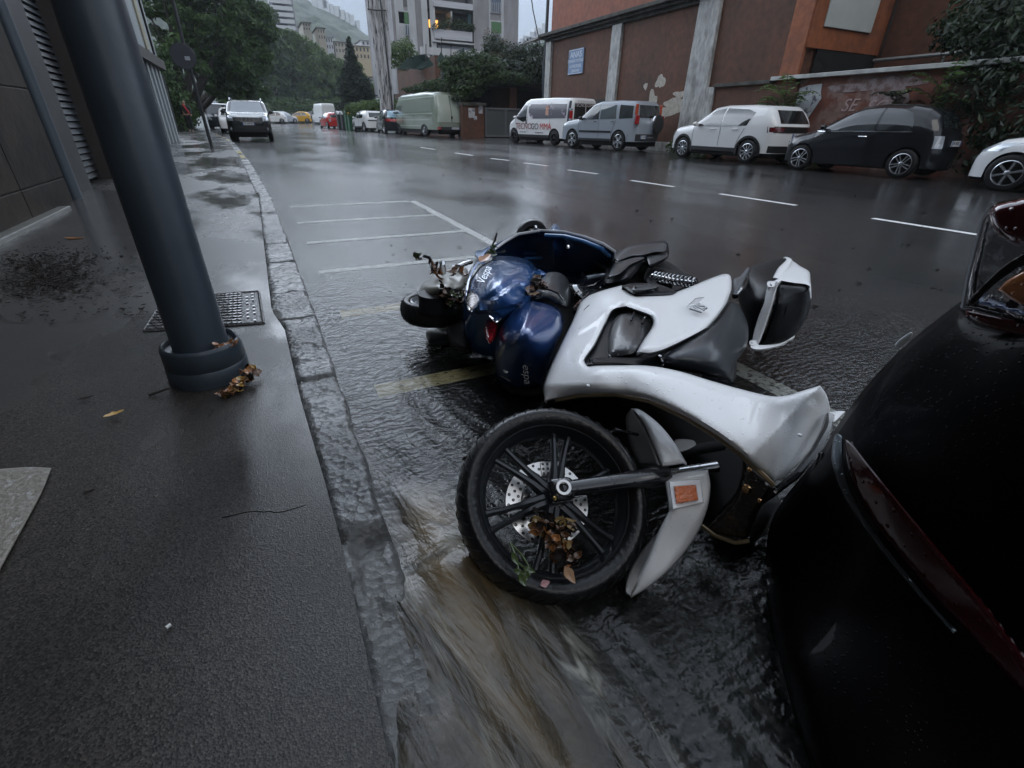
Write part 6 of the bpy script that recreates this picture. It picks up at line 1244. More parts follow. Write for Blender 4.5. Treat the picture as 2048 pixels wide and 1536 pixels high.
csh('orange_lamp', [(1995, 580, 1), (2015, 560), (2050, 540, 1), (2120, 545, 1), (2120, 615, 1), (2050, 612), (2020, 598)], [(0, 0, 1.02)], mat('amber_lamp_inside', (.50, .17, .05), .25, coat=1, col2=(.28, .13, .07), cscale=12, drops=.5), drop=-.01, dw=6, th=.01, res=6)
csh('red_lamp', [(1928, 619, 1), (1990, 632), (2050, 645), (2140, 655, 1), (2140, 690), (2050, 675), (1985, 658), (1945, 640)], [(1928, 619, 1.09), (2140, 680, 1.0)], mat('dark_red_lens2', (.06, .005, .008), .12), drop=-.01, dw=5, th=.01, res=6)
MB().tube([WX(1925, 616, 1.085), WX(1935, 560, 1.10), WX(1950, 500, 1.11), WX(1966, 440, 1.12), WX(1990, 405, 1.12)], .0035, 6).build('lamp_edge', mat('clear_plastic_edge', (.4, .42, .45), .15, coat=1), bc)
csh('dark_lamp_rib', [(1930, 606, 1), (1990, 545), (2030, 515), (2120, 470, 1), (2120, 500, 1), (2040, 535), (1995, 565), (1945, 612, 1)], [(1930, 606, 1.08), (2120, 480, 1.0)], M_gblk, drop=-.01, dw=4, th=.01, res=6)
csh('painted_sky_reflection', [(1790, 690), (1800, 678), (1822, 664), (1826, 668), (1812, 684), (1796, 697)], [(0, 0, 1.0)], mat('pale_sky_reflection_paint', (.5, .52, .54), .4), drop=-.002, dw=3, th=.004, res=4)  # pale patch on the bodywork, a sky reflection put in as colour
# the rest of the car, mostly outside the picture
s = MB()
def ring(z, ins, y1): 
    P_ = []
    for i in range(40):
        a = 2*PI*i/40; c, sn = math.cos(a), math.sin(a); P_.append((1.95+(.80-ins)*math.copysign(abs(c)**.35, c), (y1-3.7)/2+((y1+3.7)/2-ins)*math.copysign(abs(sn)**.35, sn), z))
    return P_
rg = [ring(.16, .08, .2), ring(.5, 0, .25), ring(.85, .03, .18), ring(.98, .1, .05), ring(1.42, .32, -.4), ring(1.48, .5, -.6)]
V = [p for r_ in rg for p in r_]; s.add(V, [(j*40+i, j*40+(i+1) % 40, (j+1)*40+(i+1) % 40, (j+1)*40+i) for j in range(len(rg)-1) for i in range(40)]+[tuple(5*40+i for i in range(40))])
s.build('cabin', M_bc, bc, smooth=50)
for y in (-.55, -3.0):
    s = MB(); s.lathe([(.001, -.1), (.2, -.1), (.31, -.09), (.315, 0), (.31, .09), (.2, .1), (.001, .08)], Matrix.Translation((1.22, y, .315)) @ Matrix.Rotation(PI/2, 4, 'Y'), 32); s.build('wheel', M_tyre, bc)
# ================================================================ HILL, HOUSES, TREES
M_hill = mat('wooded_hillside', (.05, .075, .035), .9, col2=(.010, .022, .010), cscale=.16, cthr=(.4, .6), var=.4, vscale=.5, bump=1, bscale=.35)
def hill(name, Y, prof, depth, zb):
    s = MB(); px = [p[0] for p in prof]; tops = [WY(a, b, Y) for a, b in prof]; n = 240; V = []; nv = 70
    for i in range(n+1):
        f = px[0]+(px[-1]-px[0])*i/n; t = WY(f, float(np.interp(f, px, [p[1] for p in prof])), Y)
        for j in range(nv+1):
            v = j/nv; hgt = zb+(t.z-zb)*v**1.05; y = Y-depth*(1-v)
            nz_ = noise.fractal(Vector((t.x*.03, y*.03, 1)), 1, 2, 5)
            V.append((t.x*(y/Y)*.5+t.x*.5+3*nz_, y, hgt+5*(nz_-.3)*(1-.8*v)+2.2*(noise.fractal(Vector((t.x*.18, y*.18, 4)), .6, 2, 5)-.3)))
    s.add(V, [(i*(nv+1)+j, (i+1)*(nv+1)+j, (i+1)*(nv+1)+j+1, i*(nv+1)+j+1) for i in range(n) for j in range(nv)])
    return tag(s.build(name, M_hill, smooth=180, recalc=False), kind='structure')
hill('hillside', 520, [(-500, -150), (300, -120), (560, -40), (640, 16), (700, 46), (745, 78), (800, 110), (900, 135), (1000, 118), (1060, 78), (1120, 52), (1300, 10), (2400, 0)], 330, 8)
rnd = random.Random(5)
M_hw = mat('distant_white_house', (.55, .57, .6), .8); M_hc = mat('distant_cream_house', (.42, .39, .32), .8, var=.1); M_hr = mat('distant_roof', (.2, .17, .16), .8); M_win = mat('distant_window', (.05, .055, .06), .5)
def house(px0, px1, yt, yb, Y, m, label, roof=True, group=None, wins=(0, 0)):
    a = WY(px0, yt, Y); c = WY(px1, yb, Y); x0, x1 = min(a.x, c.x), max(a.x, c.x); r = thing('house', ((x0+x1)/2, Y, c.z), label, 'house', group)
    MB().bb((x0, Y, c.z-4), (x1, Y+10, a.z)).build('wall', m, r, smooth=0)
    if roof:
        h = (a.z-c.z)*.14+.3; e = .4; s = MB(); s.add([(x0-e, Y-e, a.z), (x1+e, Y-e, a.z), (x1+e, Y+10+e, a.z), (x0-e, Y+10+e, a.z), (x0+e, Y+5, a.z+h), (x1-e, Y+5, a.z+h)], [(0, 1, 5, 4), (1, 2, 5), (2, 3, 4, 5), (3, 0, 4), (3, 2, 1, 0)]); s.build('roof', M_hr, r, smooth=0)
    nx, nz_ = wins; w = (x1-x0)
    for i in range(nx):
        for j in range(nz_):
            X = x0+w*(i+.5)/nx; Z = c.z+(a.z-c.z)*(j+.45)/nz_; dw_ = w/nx*.2; dh = (a.z-c.z)/nz_*.27
            MB().bb((X-dw_, Y-.06, Z-dh), (X+dw_, Y+.02, Z+dh)).build('window', M_win, r, smooth=0)
    return r
for i, (x0, x1, yt, yb, m, w_, lab) in enumerate(((604, 622, 44, 62, M_hc, (3, 2), 'small cream house half hidden by trees, leftmost of the cream houses'), (634, 652, 55, 80, M_hc, (3, 2), 'cream house with the tallest gable in the cream row on the slope'), (640, 668, 72, 100, M_hw, (5, 2), 'pale house with a row of tall windows in the middle of the row'), (668, 702, 82, 108, M_hc, (5, 2), 'long low cream house between the pale house and the yellow one'), (702, 748, 90, 120, mat('distant_yellow_house', (.46, .39, .26), .8), (6, 2), 'long yellow house just left of the pipe bundle'), (722, 740, 80, 92, M_hw, (2, 1), 'small white house above the long yellow house'))):
    house(x0, x1, yt, yb, 150+i*3, m, lab, group='houses on the slope', wins=w_)
hp = [(628, 0), (640, 4), (652, 6), (663, 12), (674, 16), (684, 22), (694, 28), (703, 33), (716, 44), (1044, 82), (1052, 74), (1066, 66), (1075, 58), (1088, 52), (648, -2), (1060, 79)]
for i, (x, y) in enumerate(hp):
    w_ = rnd.uniform(8, 14); h_ = rnd.uniform(2, 5)
    a = 'white block on the hill ridge seen through mist'
    lab = ('white block on the misty ridge left of the pipe bundle' if x < 760 else 'white block on the misty ridge right of the apartment building')
    house(x-w_/2, x+w_/2, y-h_-1, y+6, 505, M_hw, lab, roof=False, group='white blocks on the ridge left of the pipes' if x < 760 else 'white blocks on the ridge right of the apartments')
tb = thing('tower_block', tuple(WY(560, 50, 135)), 'tall weathered grey block with pale balcony ledges rising behind the trees', 'building')
a = WY(524, -140, 135); c = WY(594, 62, 135); MB().bb((a.x+2.5, 135, c.z-8), (c.x, 150, a.z)).build('wall', mat('weathered_grey_block', (.22, .20, .20), .8, col2=(.13, .12, .12), cscale=.35, var=.25, vscale=1, stretch=(1, 1, .3), bump=.2, bscale=3), tb, smooth=0)
MB().bb((a.x-.5, 135.5, c.z-8), (a.x+2.5, 149, a.z)).build('balcony_wall', mat('balcony_grey', (.16, .16, .17), .8), tb, smooth=0)
for k in range(9): p = WY(524, 56-k*13, 135); MB().bb((a.x-1.2, 134.3, p.z), (a.x+3.2, 138, p.z+.7)).build('ledge', M_hw, tb, smooth=0)
MB().bb((c.x-1.6, 134.8, c.z-8), (c.x+.2, 136, a.z)).build('corner_strip', mat('pale_grey_block', (.32, .33, .35), .8), tb, smooth=0)
# ---- foliage
def leafmat(name, c, c2, sc_=1.2, rough=.5):
    m = mat(name, c, rough, col2=c2, cscale=sc_, cthr=(.38, .62), var=.35, vscale=6, spec=.35); n = m.node_tree.nodes; L = m.node_tree.links; p = P(m)
    tr = n.new('ShaderNodeBsdfTranslucent'); src = p.inputs['Base Color'].links[0].from_socket; L.new(src, tr.inputs[0]); mx = n.new('ShaderNodeMixShader'); mx.inputs[0].default_value = .25
    L.new(p.outputs[0], mx.inputs[1]); L.new(tr.outputs[0], mx.inputs[2]); L.new(mx.outputs[0], n['Material Output'].inputs['Surface']); return m
LM_dark = leafmat('dark_leaves', (.022, .052, .014), (.06, .115, .025)); LM_mid = leafmat('mid_green_leaves', (.09, .16, .036), (.045, .085, .02)); LM_lite = leafmat('light_green_leaves', (.09, .15, .04), (.05, .09, .025)); LM_con = leafmat('conifer_needles', (.010, .022, .014), (.02, .035, .018))
LM_ivy = leafmat('ivy_leaves', (.04, .075, .018), (.015, .03, .01), 2); LM_blk = leafmat('wet_dark_leaves', (.010, .022, .010), (.022, .042, .016), 1.5, .35)
def leaf_cloud(blobs, n, size, seed, shell_=.55, droop=0):
    """leaf-sized faces spread through the outer part of each clump"""
    r = np.random.RandomState(seed); tot = sum(b[1][0]*b[1][1]+b[1][1]*b[1][2]+b[1][0]*b[1][2] for b in blobs); V = []; Fc = []
    for c, rad in blobs:
        k = max(8, int(n*(rad[0]*rad[1]+rad[1]*rad[2]+rad[0]*rad[2])/tot)); d = r.normal(size=(k, 3)); d /= np.linalg.norm(d, axis=1, keepdims=True)
        rr = shell_+(1.12-shell_)*r.rand(k, 1)**.6; rr *= 1+.18*np.sin(d[:, :1]*7+c[0])*np.cos(d[:, 2:]*6+c[2])
        pos = np.array(c)+d*rr*np.array(rad); nn = d+r.normal(size=(k, 3))*.7; nn[:, 2] += .4; nn /= np.linalg.norm(nn, axis=1, keepdims=True)
        t = np.cross(nn, r.normal(size=(k, 3))); t /= np.linalg.norm(t, axis=1, keepdims=True); b2_ = np.cross(nn, t); s = size*(.5+r.rand(k, 1))
        t[:, 2] -= droop; i0 = len(V)
        q = np.stack([pos-t*s, pos-b2_*s*.45+nn*s*.12, pos+t*s, pos+b2_*s*.45+nn*s*.12], 1).reshape(-1, 3); V += q.tolist(); Fc += [(i0+4*i, i0+4*i+1, i0+4*i+2, i0+4*i+3) for i in range(k)]
    me = bpy.data.meshes.new('leaves'); me.from_pydata(V, [], Fc); me.update(); return me
def crown_blobs(seed, n=22, low=-.5):
    r = random.Random(seed); out = []
    for i in range(n):
        while True:
            p = Vector((r.uniform(-1, 1), r.uniform(-1, 1), r.uniform(-1, 1)))
            if p.length < .8: break
        k = r.uniform(.22, .42); out.append(((p.x, p.y, p.z), (k, k, k*.8)))
    return out
M_bark = mat('wet_bark', (.03, .025, .02), .8, bump=.6, bscale=12, var=.3)
def tree(px, top, Y, hw, m, label, bottom=None, var=0, zs=None, group='trees along the left of the street', kindname='broadleaf_tree'):
    c = WY(px, top, Y); e = WY(px+hw, top, Y)
    bx = min(c.x, kx(Y)-1.3) if (Y < 70 and px < 500) else c.x      # the trunk stands behind the kerb, its crown hangs over the street
    gz = G(c.x, Y) if Y < 200 else c.z-12; rx = abs(e.x-c.x)
    ztop = c.z; zb_ = gz+1.2 if bottom is None else WY(px, bottom, Y).z; rz_ = (ztop-zb_)/2
    root = thing(kindname, (c.x, Y, gz), label, 'tree', group)
    s = MB(); base = Vector((bx, Y, gz-.2)); hd = Vector((c.x+.2, Y, zb_+rz_*.9)); r0 = .12+.02*(ztop-gz)
    s.tube([base, base.lerp(hd, .5)+Vector((.15, 0, 0)), hd, hd+Vector((0, 0, rz_*.7))], [r0, r0*.75, r0*.5, r0*.15], 8)
    for k in range(5):
        a = k*1.3+px; q0 = base.lerp(hd, .45+.1*k); s.tube([q0, q0+Vector((math.cos(a)*rx*.35, math.sin(a)*rx*.35, rz_*.3)), q0+Vector((math.cos(a)*rx*.7, math.sin(a)*rx*.7, rz_*.75))], [r0*.4, r0*.25, r0*.08], 6)
    s.build('trunk', M_bark, root)
    r_ = random.Random(int(px*7+Y)); bl_ = []
    for i in range(int(26+rz_*4)):
        while True:
            p_ = Vector((r_.uniform(-1, 1), r_.uniform(-1, 1), r_.uniform(-1, 1)))
            if p_.length < .92: break
        k_ = rx*r_.uniform(.22, .40); bl_.append(((p_.x*rx, p_.y*rx, zb_+rz_-gz+p_.z*rz_), (k_, k_, k_*.75)))
    me_ = leaf_cloud(bl_, int(5200+900*rz_), .0030*Y+.02, int(px+Y)); o = bpy.data.objects.new('crown', me_); C.objects.link(o); me_.materials.append(m); o.parent = root
    return root
TL = [(290, -150, 46, 55, LM_dark, 'dark tree rising right behind the pale building, left of the round sign', 165), (330, -150, 46, 60, LM_dark, 'dark tree whose crown rises beside the pale building, behind the round sign', 170), (400, -170, 48, 72, LM_dark, 'tallest dark tree, standing behind the walking person', 172), (462, -90, 54, 66, LM_dark, 'big dark tree above the oncoming black SUV', 205), (505, -30, 66, 46, LM_dark, 'dark tree with its crown edge against the grey tower block', 215), (440, 60, 50, 60, LM_dark, 'low dark tree filling the gap above the white oncoming car', 215), (530, 75, 78, 52, LM_dark, 'dark tree right of the SUV over the shaded bend', 218), (565, 50, 88, 42, LM_mid, 'mid green feathery tree in front of the tower block', 190), (606, 62, 96, 46, LM_mid, 'mid green tree left of the cream houses', 215), (640, 105, 90, 46, LM_mid, 'rounded green tree over the far cars, in front of the cream houses', 222), (676, 122, 84, 42, LM_mid, 'green tree behind the white high roofed van', 220), (585, 130, 76, 55, LM_dark, 'low dark tree over the far yellow car', 226), (469, 140, 62, 50, LM_dark, 'lowest dark tree right behind the oncoming black SUV', 226), (715, 130, 72, 36, LM_mid, 'green tree behind the conifer by the pipe bundle', 226), (650, 165, 100, 60, LM_dark, 'dark tree closing the street above the far cars', 232)]
for i, (px, t, Y, hw, m, lab, bt) in enumerate(TL):
    if 470 < px < 700: Y = 110+i*1.3                             # beyond the bend, clear of the carriageway
    tree(px, t, Y, hw, m, lab, bt, i)
hb = []
for i in range(26):
    y = 44+i*2.6; x = kx(y)-.9; g_ = G(0, y); hb += [((x, y, g_+1.2), (1.0, 1.6, 1.3)), ((x-.5, y+1, g_+2.8), (1.2, 1.6, 1.2)), ((x-1.0, y, g_+4.2), (1.3, 1.6, 1.2))]
tag(link('hedge', leaf_cloud(hb, 26000, .17, 77), LM_dark), 'tall dark hedge lining the left side of the bend under the trees', 'hedge')
# conifer
cf = thing('conifer', (WY(714, 220, 60).x, 60, G(WY(714, 220, 60).x, 60)), 'dark ragged conifer standing left of the pipe bundle', 'tree')
cx, zt, zb_ = cf.location.x, WY(714, 84, 60).z, cf.location.z+.8
MB().tube([(cx, 60, cf.location.z-.2), (cx, 60, zt)], [.2, .02], 8).build('trunk', M_bark, cf)
bl = []
for k in range(16):
    f = k/15; r_ = ((1-f)**.8*2.1+.12)*rnd.uniform(.7, 1.25)
    for j in range(5):
        a = j*1.26+k*.9; bl.append(((cx+math.cos(a)*r_*.6, 60+math.sin(a)*r_*.6, zb_+(zt-zb_)*f), (r_*.45+.08, r_*.45+.08, .3)))
o = link('crown', leaf_cloud(bl, 11000, .16, 3, droop=.3), LM_con, cf)
def plant(name, cat, label, blobs, n, size, m, seed, group=None, kind=None, stem=None, droop=0):
    me = leaf_cloud(blobs, n, size, seed, droop=droop); o = link(name, me, m); tag(o, label, cat, group, kind)
    return o
def bY(l): return [(tuple(WY(px, py, Y)), (rx, ry, rz_)) for px, py, Y, rx, ry, rz_ in l]
plant('hedge', 'hedge', 'bright green low hedge at the foot of the pipe bundle', bY([(735, 216, 47, 1.1, .8, .5), (760, 214, 46.5, 1.1, .8, .5), (783, 213, 46, .9, .8, .5), (715, 219, 50, 1.2, .8, .5)]), 5000, .10, LM_lite, 11)
plant('hedge', 'hedge', 'dark undergrowth at the bend behind the distant cars', bY([(500+22*i, 226, 108, 3, 2, 2.2) for i in range(12)]), 6000, .28, LM_dark, 12)
plant('sapling', 'tree', 'light green sapling growing above the left end of the brown garden wall', bY([(800, 100, 50, 1.0, .9, .7), (812, 92, 50, .7, .6, .6), (795, 118, 50, .9, .8, .8), (822, 108, 50, .6, .6, .6), (808, 125, 50, 1.0, .8, .5), (788, 105, 50, .5, .5, .5)]), 2200, .11, LM_lite, 13)
ivb = bY([(925, 128, 31.5, 1.2, .8, .5), (950, 128, 31.0, 1.2, .8, .6), (905, 132, 32.5, .8, .6, .4), (975, 135, 30.5, 1.0, .9, .6), (930, 150, 31, 1.3, .7, .5), (960, 155, 30.5, 1.4, .7, .5), (900, 166, 32.6, 1.0, .5, .35), (870, 172, 34, 1.0, .5, .3), (850, 178, 36, 1.0, .5, .25), (830, 180, 38, .8, .4, .2), (915, 172, 31, 1.1, .5, .4), (940, 178, 30.2, .9, .6, .45), (920, 192, 30.3, .6, .5, .3), (1000, 155, 30, 1.3, .7, .35), (1030, 158, 30, 1.0, .7, .3)])
tag(link('ivy', leaf_cloud(ivb, 15000, .085, 14), LM_ivy), 'green ivy tumbling over the brown garden wall above the pale panel van', 'ivy')
plant('shrub', 'shrub', 'dark shrub above the dark shed behind the metal gate', bY([(1000, 120, 34, 1.2, .9, .9), (1030, 125, 33, 1.1, .9, .9), (1060, 120, 33, 1.2, 1, 1.0), (1075, 140, 31, .9, .8, .8), (1045, 150, 31.5, 1.1, .8, .8), (1010, 145, 32, 1.0, .8, .7), (1080, 110, 33, .8, .8, .6), (985, 105, 34, .6, .6, .9)]), 12000, .09, LM_blk, 15)
plant('dry_shrub', 'shrub', 'brownish dry shrub with bare twigs in front of the right green shutter', bY([(985, 92, 36, .7, .6, .9), (1005, 100, 36, .6, .6, .6), (998, 128, 33, .8, .6, .6)]), 2600, .06, leafmat('dry_leaves', (.10, .085, .04), (.04, .04, .02)), 16)
bbp = WY(905, 54, AY); plant('balcony_plants', 'plants', 'row of green plants along the lit balcony', [((WY(px, py, AY).x, AY-.2, WY(px, py, AY).z), (r_, .4, r_*.7)) for px, py, r_ in ((870, 55, .4), (884, 52, .5), (897, 46, .7), (908, 52, .6), (920, 50, .7), (932, 55, .5), (940, 56, .5))], 1800, .09, LM_ivy, 17)
# right-hand side: dark overhanging bushes and weeds
rb = [((16.0, 5.6, 2.8), (1.6, 1.6, 1.3)), ((15.3, 4.4, 2.2), (1.2, 1.3, 1.4)), ((15.8, 6.8, 3.2), (1.3, 1.3, .9)), ((15.0, 6.2, 2.3), (.8, 1.0, .6)), ((16.8, 5.0, 4.1), (1.5, 1.4, 1.0)), ((15.2, 3.2, 3.0), (1.4, 1.2, 1.8)), ((14.6, 3.6, 1.2), (.7, 1.6, 1.2)), ((14.5, 5.3, 1.5), (.45, 1.2, 1.0)), ((17.3, 6.3, 3.9), (1.0, 1.1, .7)), ((14.8, 2.2, 1.5), (.8, 1.4, 1.6)), ((14.5, 4.5, .7), (.4, 2.0, .7)), ((16.3, 7.9, 3.3), (.9, .8, .5)), ((16, 3, 4.6), (1.5, 1.5, 1.0)), ((14.5, 6.6, 1.9), (.3, .7, .5))]
br = thing('overhanging_bush', (15.5, 4.6, .2), 'large dark bush spilling over the wall above the white car at the right edge', 'bush')
link('foliage', leaf_cloud(rb, 42000, .075, 21, .5, droop=.3), LM_blk, br)
s = MB()
for k in range(9): a = k*.8; s.tube([(15.4, 4.6, .2), (15.4+.5*math.cos(a), 4.6+.6*math.sin(a), 1.6), (15.5+1.2*math.cos(a), 4.6+1.6*math.sin(a), 3.2+.2*k)], [.06, .04, .012], 6)
s.build('stems', M_bark, br)
def fern(base, n, L_, label, m, seed, lean=(0, 0), size=.07):
    r = random.Random(seed); root = thing('weed_tree', tuple(base), label, 'plant'); st = MB(); V = []; Fc = []
    for i in range(n):
        a = r.uniform(0, 6.28); l = L_*r.uniform(.5, 1); up = r.uniform(.5, 1.2); h0 = r.uniform(.15, .75)*L_; pts = [Vector(base)+Vector((0, 0, h0))+Vector((math.cos(a)*l*t*.8+lean[0]*t, math.sin(a)*l*t*.8+lean[1]*t, l*up*(t-.75*t*t))) for t in (0, .25, .5, .75, 1)]
        st.tube(pts, [.012, .01, .008, .006, .003], 5)
        for k in range(1, 12):
            t = k/11; j = min(3, int(t*4)); p = pts[j].lerp(pts[j+1], t*4-j) if t < 1 else pts[4]; d = (pts[j+1]-pts[j]).normalized(); sd = d.cross(Vector((0, 0, 1))).normalized()
            for sg in (1, -1):
                q = (sd*sg+d*.35+Vector((0, 0, -.25+r.uniform(-.2, .2)))).normalized(); s_ = size*(1.2-abs(t-.45))*r.uniform(.8, 1.3)*2; wv = d*s_*.22; i0 = len(V)
                V += [tuple(p), tuple(p+q*s_*.5+wv), tuple(p+q*s_), tuple(p+q*s_*.5-wv)]; Fc.append((i0, i0+1, i0+2, i0+3))
    st.tube([Vector(base), Vector(base)+Vector((.02, 0, L_*.8))], [.02, .01], 6); st.build('stem', M_bark, root)
    me = bpy.data.meshes.new('leaflets'); me.from_pydata(V, [], Fc); me.update(); link('leaflets', me, m, root)
fern(Vector((14.3, 11.15, .9)), 17, 1.5, 'light green feathery sapling growing against the wall behind the white SUV', LM_lite, 3, size=.085)
fern(Vector((14.35, 8.1, 1.2)), 12, .9, 'small dark leafed weed by the graffiti, left of the two above the black hatchback', LM_blk, 4, size=.06)
fern(Vector((14.35, 7.2, 1.3)), 14, 1.1, 'taller dark weed right of the graffiti above the black hatchback', LM_mid, 5, size=.06)
plant('ground_weeds', 'weeds', 'low weeds at the wall foot between the silver and the white SUV', [((14.2, 15.0, .45), (.25, .6, .25)), ((14.2, 14.2, .4), (.25, .5, .2)), ((14.1, 10.0, .35), (.3, .8, .2))], 1600, .05, LM_dark, 25)
# ================================================================ PERSON
pp = Wg(384, 268); pp.z = G(pp.x, pp.y)+.12; pp = Vector((pp.x, pp.y, pp.z))
HS = 1.66/1.75
def skinfig(name, nodes, edges, m, parent=None, lv=2):
    me = bpy.data.meshes.new(name); me.from_pydata([tuple(pp+Vector(n[0])*HS) for n in nodes], edges, []); o = link(name, me, m, parent)
    md = o.modifiers.new('skin', 'SKIN'); md.use_smooth_shade = True
    for i, n in enumerate(nodes): v = me.skin_vertices[0].data[i]; v.radius = (n[1]*HS, (n[2] if len(n) > 2 else n[1])*HS); v.use_root = i == 0
    sb = o.modifiers.new('sub', 'SUBSURF'); sb.levels = sb.render_levels = lv; return o
M_skin = mat('skin', (.35, .2, .14), .5); M_jk = mat('dark_green_jacket', (.012, .022, .016), .7); M_tr = mat('black_trousers', (.006, .006, .007), .8)
ND = [((0, 0, .93), .15, .11), ((0, 0, 1.15), .15, .11), ((0, 0, 1.36), .17, .11), ((0, 0, 1.47), .08, .08), ((0, 0, 1.53), .055, .055), ((0, -.01, 1.62), .085, .095), ((0, -.01, 1.71), .06, .07),
      ((.17, 0, 1.42), .07), ((.27, .03, 1.17), .05), ((.25, -.10, .95), .04), ((.24, -.14, .87), .035), ((-.17, 0, 1.42), .07), ((-.26, .06, 1.18), .05), ((-.24, .10, .95), .04), ((-.24, .09, .86), .035),
      ((.09, 0, .86), .09), ((.10, -.10, .50), .065), ((.11, -.02, .10), .045), ((.11, -.10, .05), .045, .035), ((.11, -.18, .035), .035, .025), ((-.09, 0, .86), .09), ((-.09, .04, .50), .065), ((-.08, .25, .13), .045), ((-.08, .19, .05), .045, .035), ((-.08, .10, .04), .035, .025)]
person = skinfig('person', ND, [(0, 1), (1, 2), (2, 3), (3, 4), (4, 5), (5, 6), (2, 7), (7, 8), (8, 9), (9, 10), (2, 11), (11, 12), (12, 13), (13, 14), (0, 15), (15, 16), (16, 17), (17, 18), (18, 19), (0, 20), (20, 21), (21, 22), (22, 23), (23, 24)], M_skin)
tag(person, 'person in dark clothes with a red strip across the chest, walking on the left pavement', 'person')
def sub_(name, idx, edges, m, g, extra=None): 
    nd = [(ND[i][0], ND[i][1]+g, (ND[i][2] if len(ND[i]) > 2 else ND[i][1])+g) for i in idx]; return skinfig(name, nd, edges, m, person)
sub_('jacket', [0, 1, 2, 3, 7, 8, 9, 11, 12, 13], [(0, 1), (1, 2), (2, 3), (2, 4), (4, 5), (5, 6), (2, 7), (7, 8), (8, 9)], M_jk, .022)
sub_('trousers', [0, 15, 16, 17, 20, 21, 22], [(0, 1), (1, 2), (2, 3), (0, 4), (4, 5), (5, 6)], M_tr, .016)
for a, b in ((18, 19), (23, 24)): sub_('shoe', [a, b], [(0, 1)], mat('white_shoe', (.6, .6, .6), .5), .014)
skinfig('hair', [((0, .03, 1.70), .085, .09), ((0, .05, 1.62), .08, .07)], [(0, 1)], mat('dark_hair', (.012, .01, .008), .6), person)
MB().tube([pp+Vector(p)*HS for p in ((-.06, -.15, 1.50), (.02, -.17, 1.36), (.10, -.17, 1.18), (.18, -.14, 1.02))], .04, 8).build('red_strap', mat('red_cloth', (.5, .02, .03), .7), person)
# ================================================================ LEAVES AND LITTER
LV = [mat('wet_yellow_leaf', (.42, .25, .06), .35, coat=.6, var=.3, vscale=30), mat('wet_orange_leaf', (.30, .12, .035), .35, coat=.6, var=.3, vscale=30), mat('wet_brown_leaf', (.10, .045, .02), .35, coat=.6, var=.3, vscale=30), mat('wet_dark_litter', (.012, .008, .006), .7, spec=.15), mat('wet_green_leaf', (.05, .075, .02), .35, coat=.6), mat('tan_leaf', (.34, .2, .11), .4, coat=.5), mat('dull_yellow_leaf', (.24, .16, .06), .4, coat=.5)]
def leafgeo(s, p, L_, wd, nrm, dirn, curl=.2, rag=0, seed=0):
    n = Vector(nrm).normalized(); d = Vector(dirn); d = (d-n*d.dot(n)).normalized(); q = n.cross(d); r = random.Random(seed); V = []; N = 6
    for i in range(N+1):
        t = i/N; w_ = wd*math.sin(PI*t**.8)**.8*(1+rag*r.uniform(-.5, .5)) if 0 < i < N else 0.0005; c = Vector(p)+d*L_*(t-.5)+n*(curl*L_*(4*(t-.5)**2-.3)); V += [c-q*w_+n*w_*.35, c, c+q*w_+n*w_*.35]
    s.add(V, [(3*i+a, 3*i+a+1, 3*i+a+4, 3*i+a+3) for i in range(N) for a in (0, 1)])
def clump(name, label, m_ids, pts, n, spread, size, seed, parentlabel='litter', up=(0, 0, 1), jitter=.9):
    r = random.Random(seed); root = thing(name, tuple(pts[0]), label, 'leaves')
    for mi in sorted(set(m_ids)):
        s = MB()
        for k in range(max(1, int(n*m_ids.count(mi)/len(m_ids)))):
            c = r.choice(pts); p = Vector(c)+Vector([r.gauss(0, spread) for _ in range(3)])*1; p.z = max(p.z, c[2]-.01)
            leafgeo(s, p, size*r.uniform(.6, 1.3), size*r.uniform(.2, .38), Vector(up)+Vector([r.uniform(-jitter, jitter) for _ in range(3)]), [r.uniform(-1, 1) for _ in range(3)], r.uniform(.05, .4), .5, k)
        o = s.build('leaves', LV[mi], root, smooth=0, solid=.0012); o['kind'] = 'stuff'
    return root
clump('leaf_clump', 'yellow and orange leaves stuck at the foot of the grey post collar', [0, 1, 1, 2, 2, 3], [W(480, 770, .14), W(495, 755, .15), W(468, 784, .13), W(508, 742, .15), W(455, 790, .13)], 60, .012, .034, 1)
clump('leaf_clump', 'orange brown leaves caught in the top of the grey post collar', [1, 1, 5, 2], [W(455, 690, .27), W(466, 685, .27), W(438, 696, .265)], 16, .008, .032, 2)
clump('leaf_clump', 'brown and yellow leaves caught in the spokes of the white scooter wheel', [2, 2, 2, 3, 3, 3, 1, 6], [W(1075, 1045, .20), W(1095, 1065, .18), W(1110, 1080, .17), W(1125, 1095, .17), W(1130, 1060, .19), W(1110, 1110, .15), W(1140, 1120, .15)], 95, .013, .027, 3, up=(-.1, -.5, .8))
s = MB(); leafgeo(s, W(1139, 1150, .165), .042, .011, (-.1, -.5, .8), (.2, -1, -.6), .1, .3, 1); tag(s.build('fallen_leaf', LV[5], smooth=0, solid=.001), 'tan leaf lying on the lower edge of the white scooter tyre', 'leaf')
s = MB(); leafgeo(s, W(1090, 1167, .13), .024, .008, (-.1, -.5, .8), (1, 0, 0), .05, .3, 1); tag(s.build('fallen_leaf', mat('pink_scrap', (.4, .2, .2), .4), smooth=0, solid=.001), 'small pinkish leaf on the bottom of the white scooter tyre', 'leaf')
gr = thing('green_sprig', tuple(W(1040, 1100, .2)), 'thin green sprig hanging over the white scooter rim', 'sprig')
for pl in ([(1020, 1085), (1030, 1110), (1036, 1135), (1038, 1162)], [(1022, 1088), (1042, 1108), (1056, 1130), (1058, 1150)], [(1034, 1125), (1048, 1135), (1060, 1152)]): MB().tube([W(a, b, .185-.0003*(b-1085)) for a, b in pl], .0025, 5).build('stem', LV[4], gr)
s = MB()
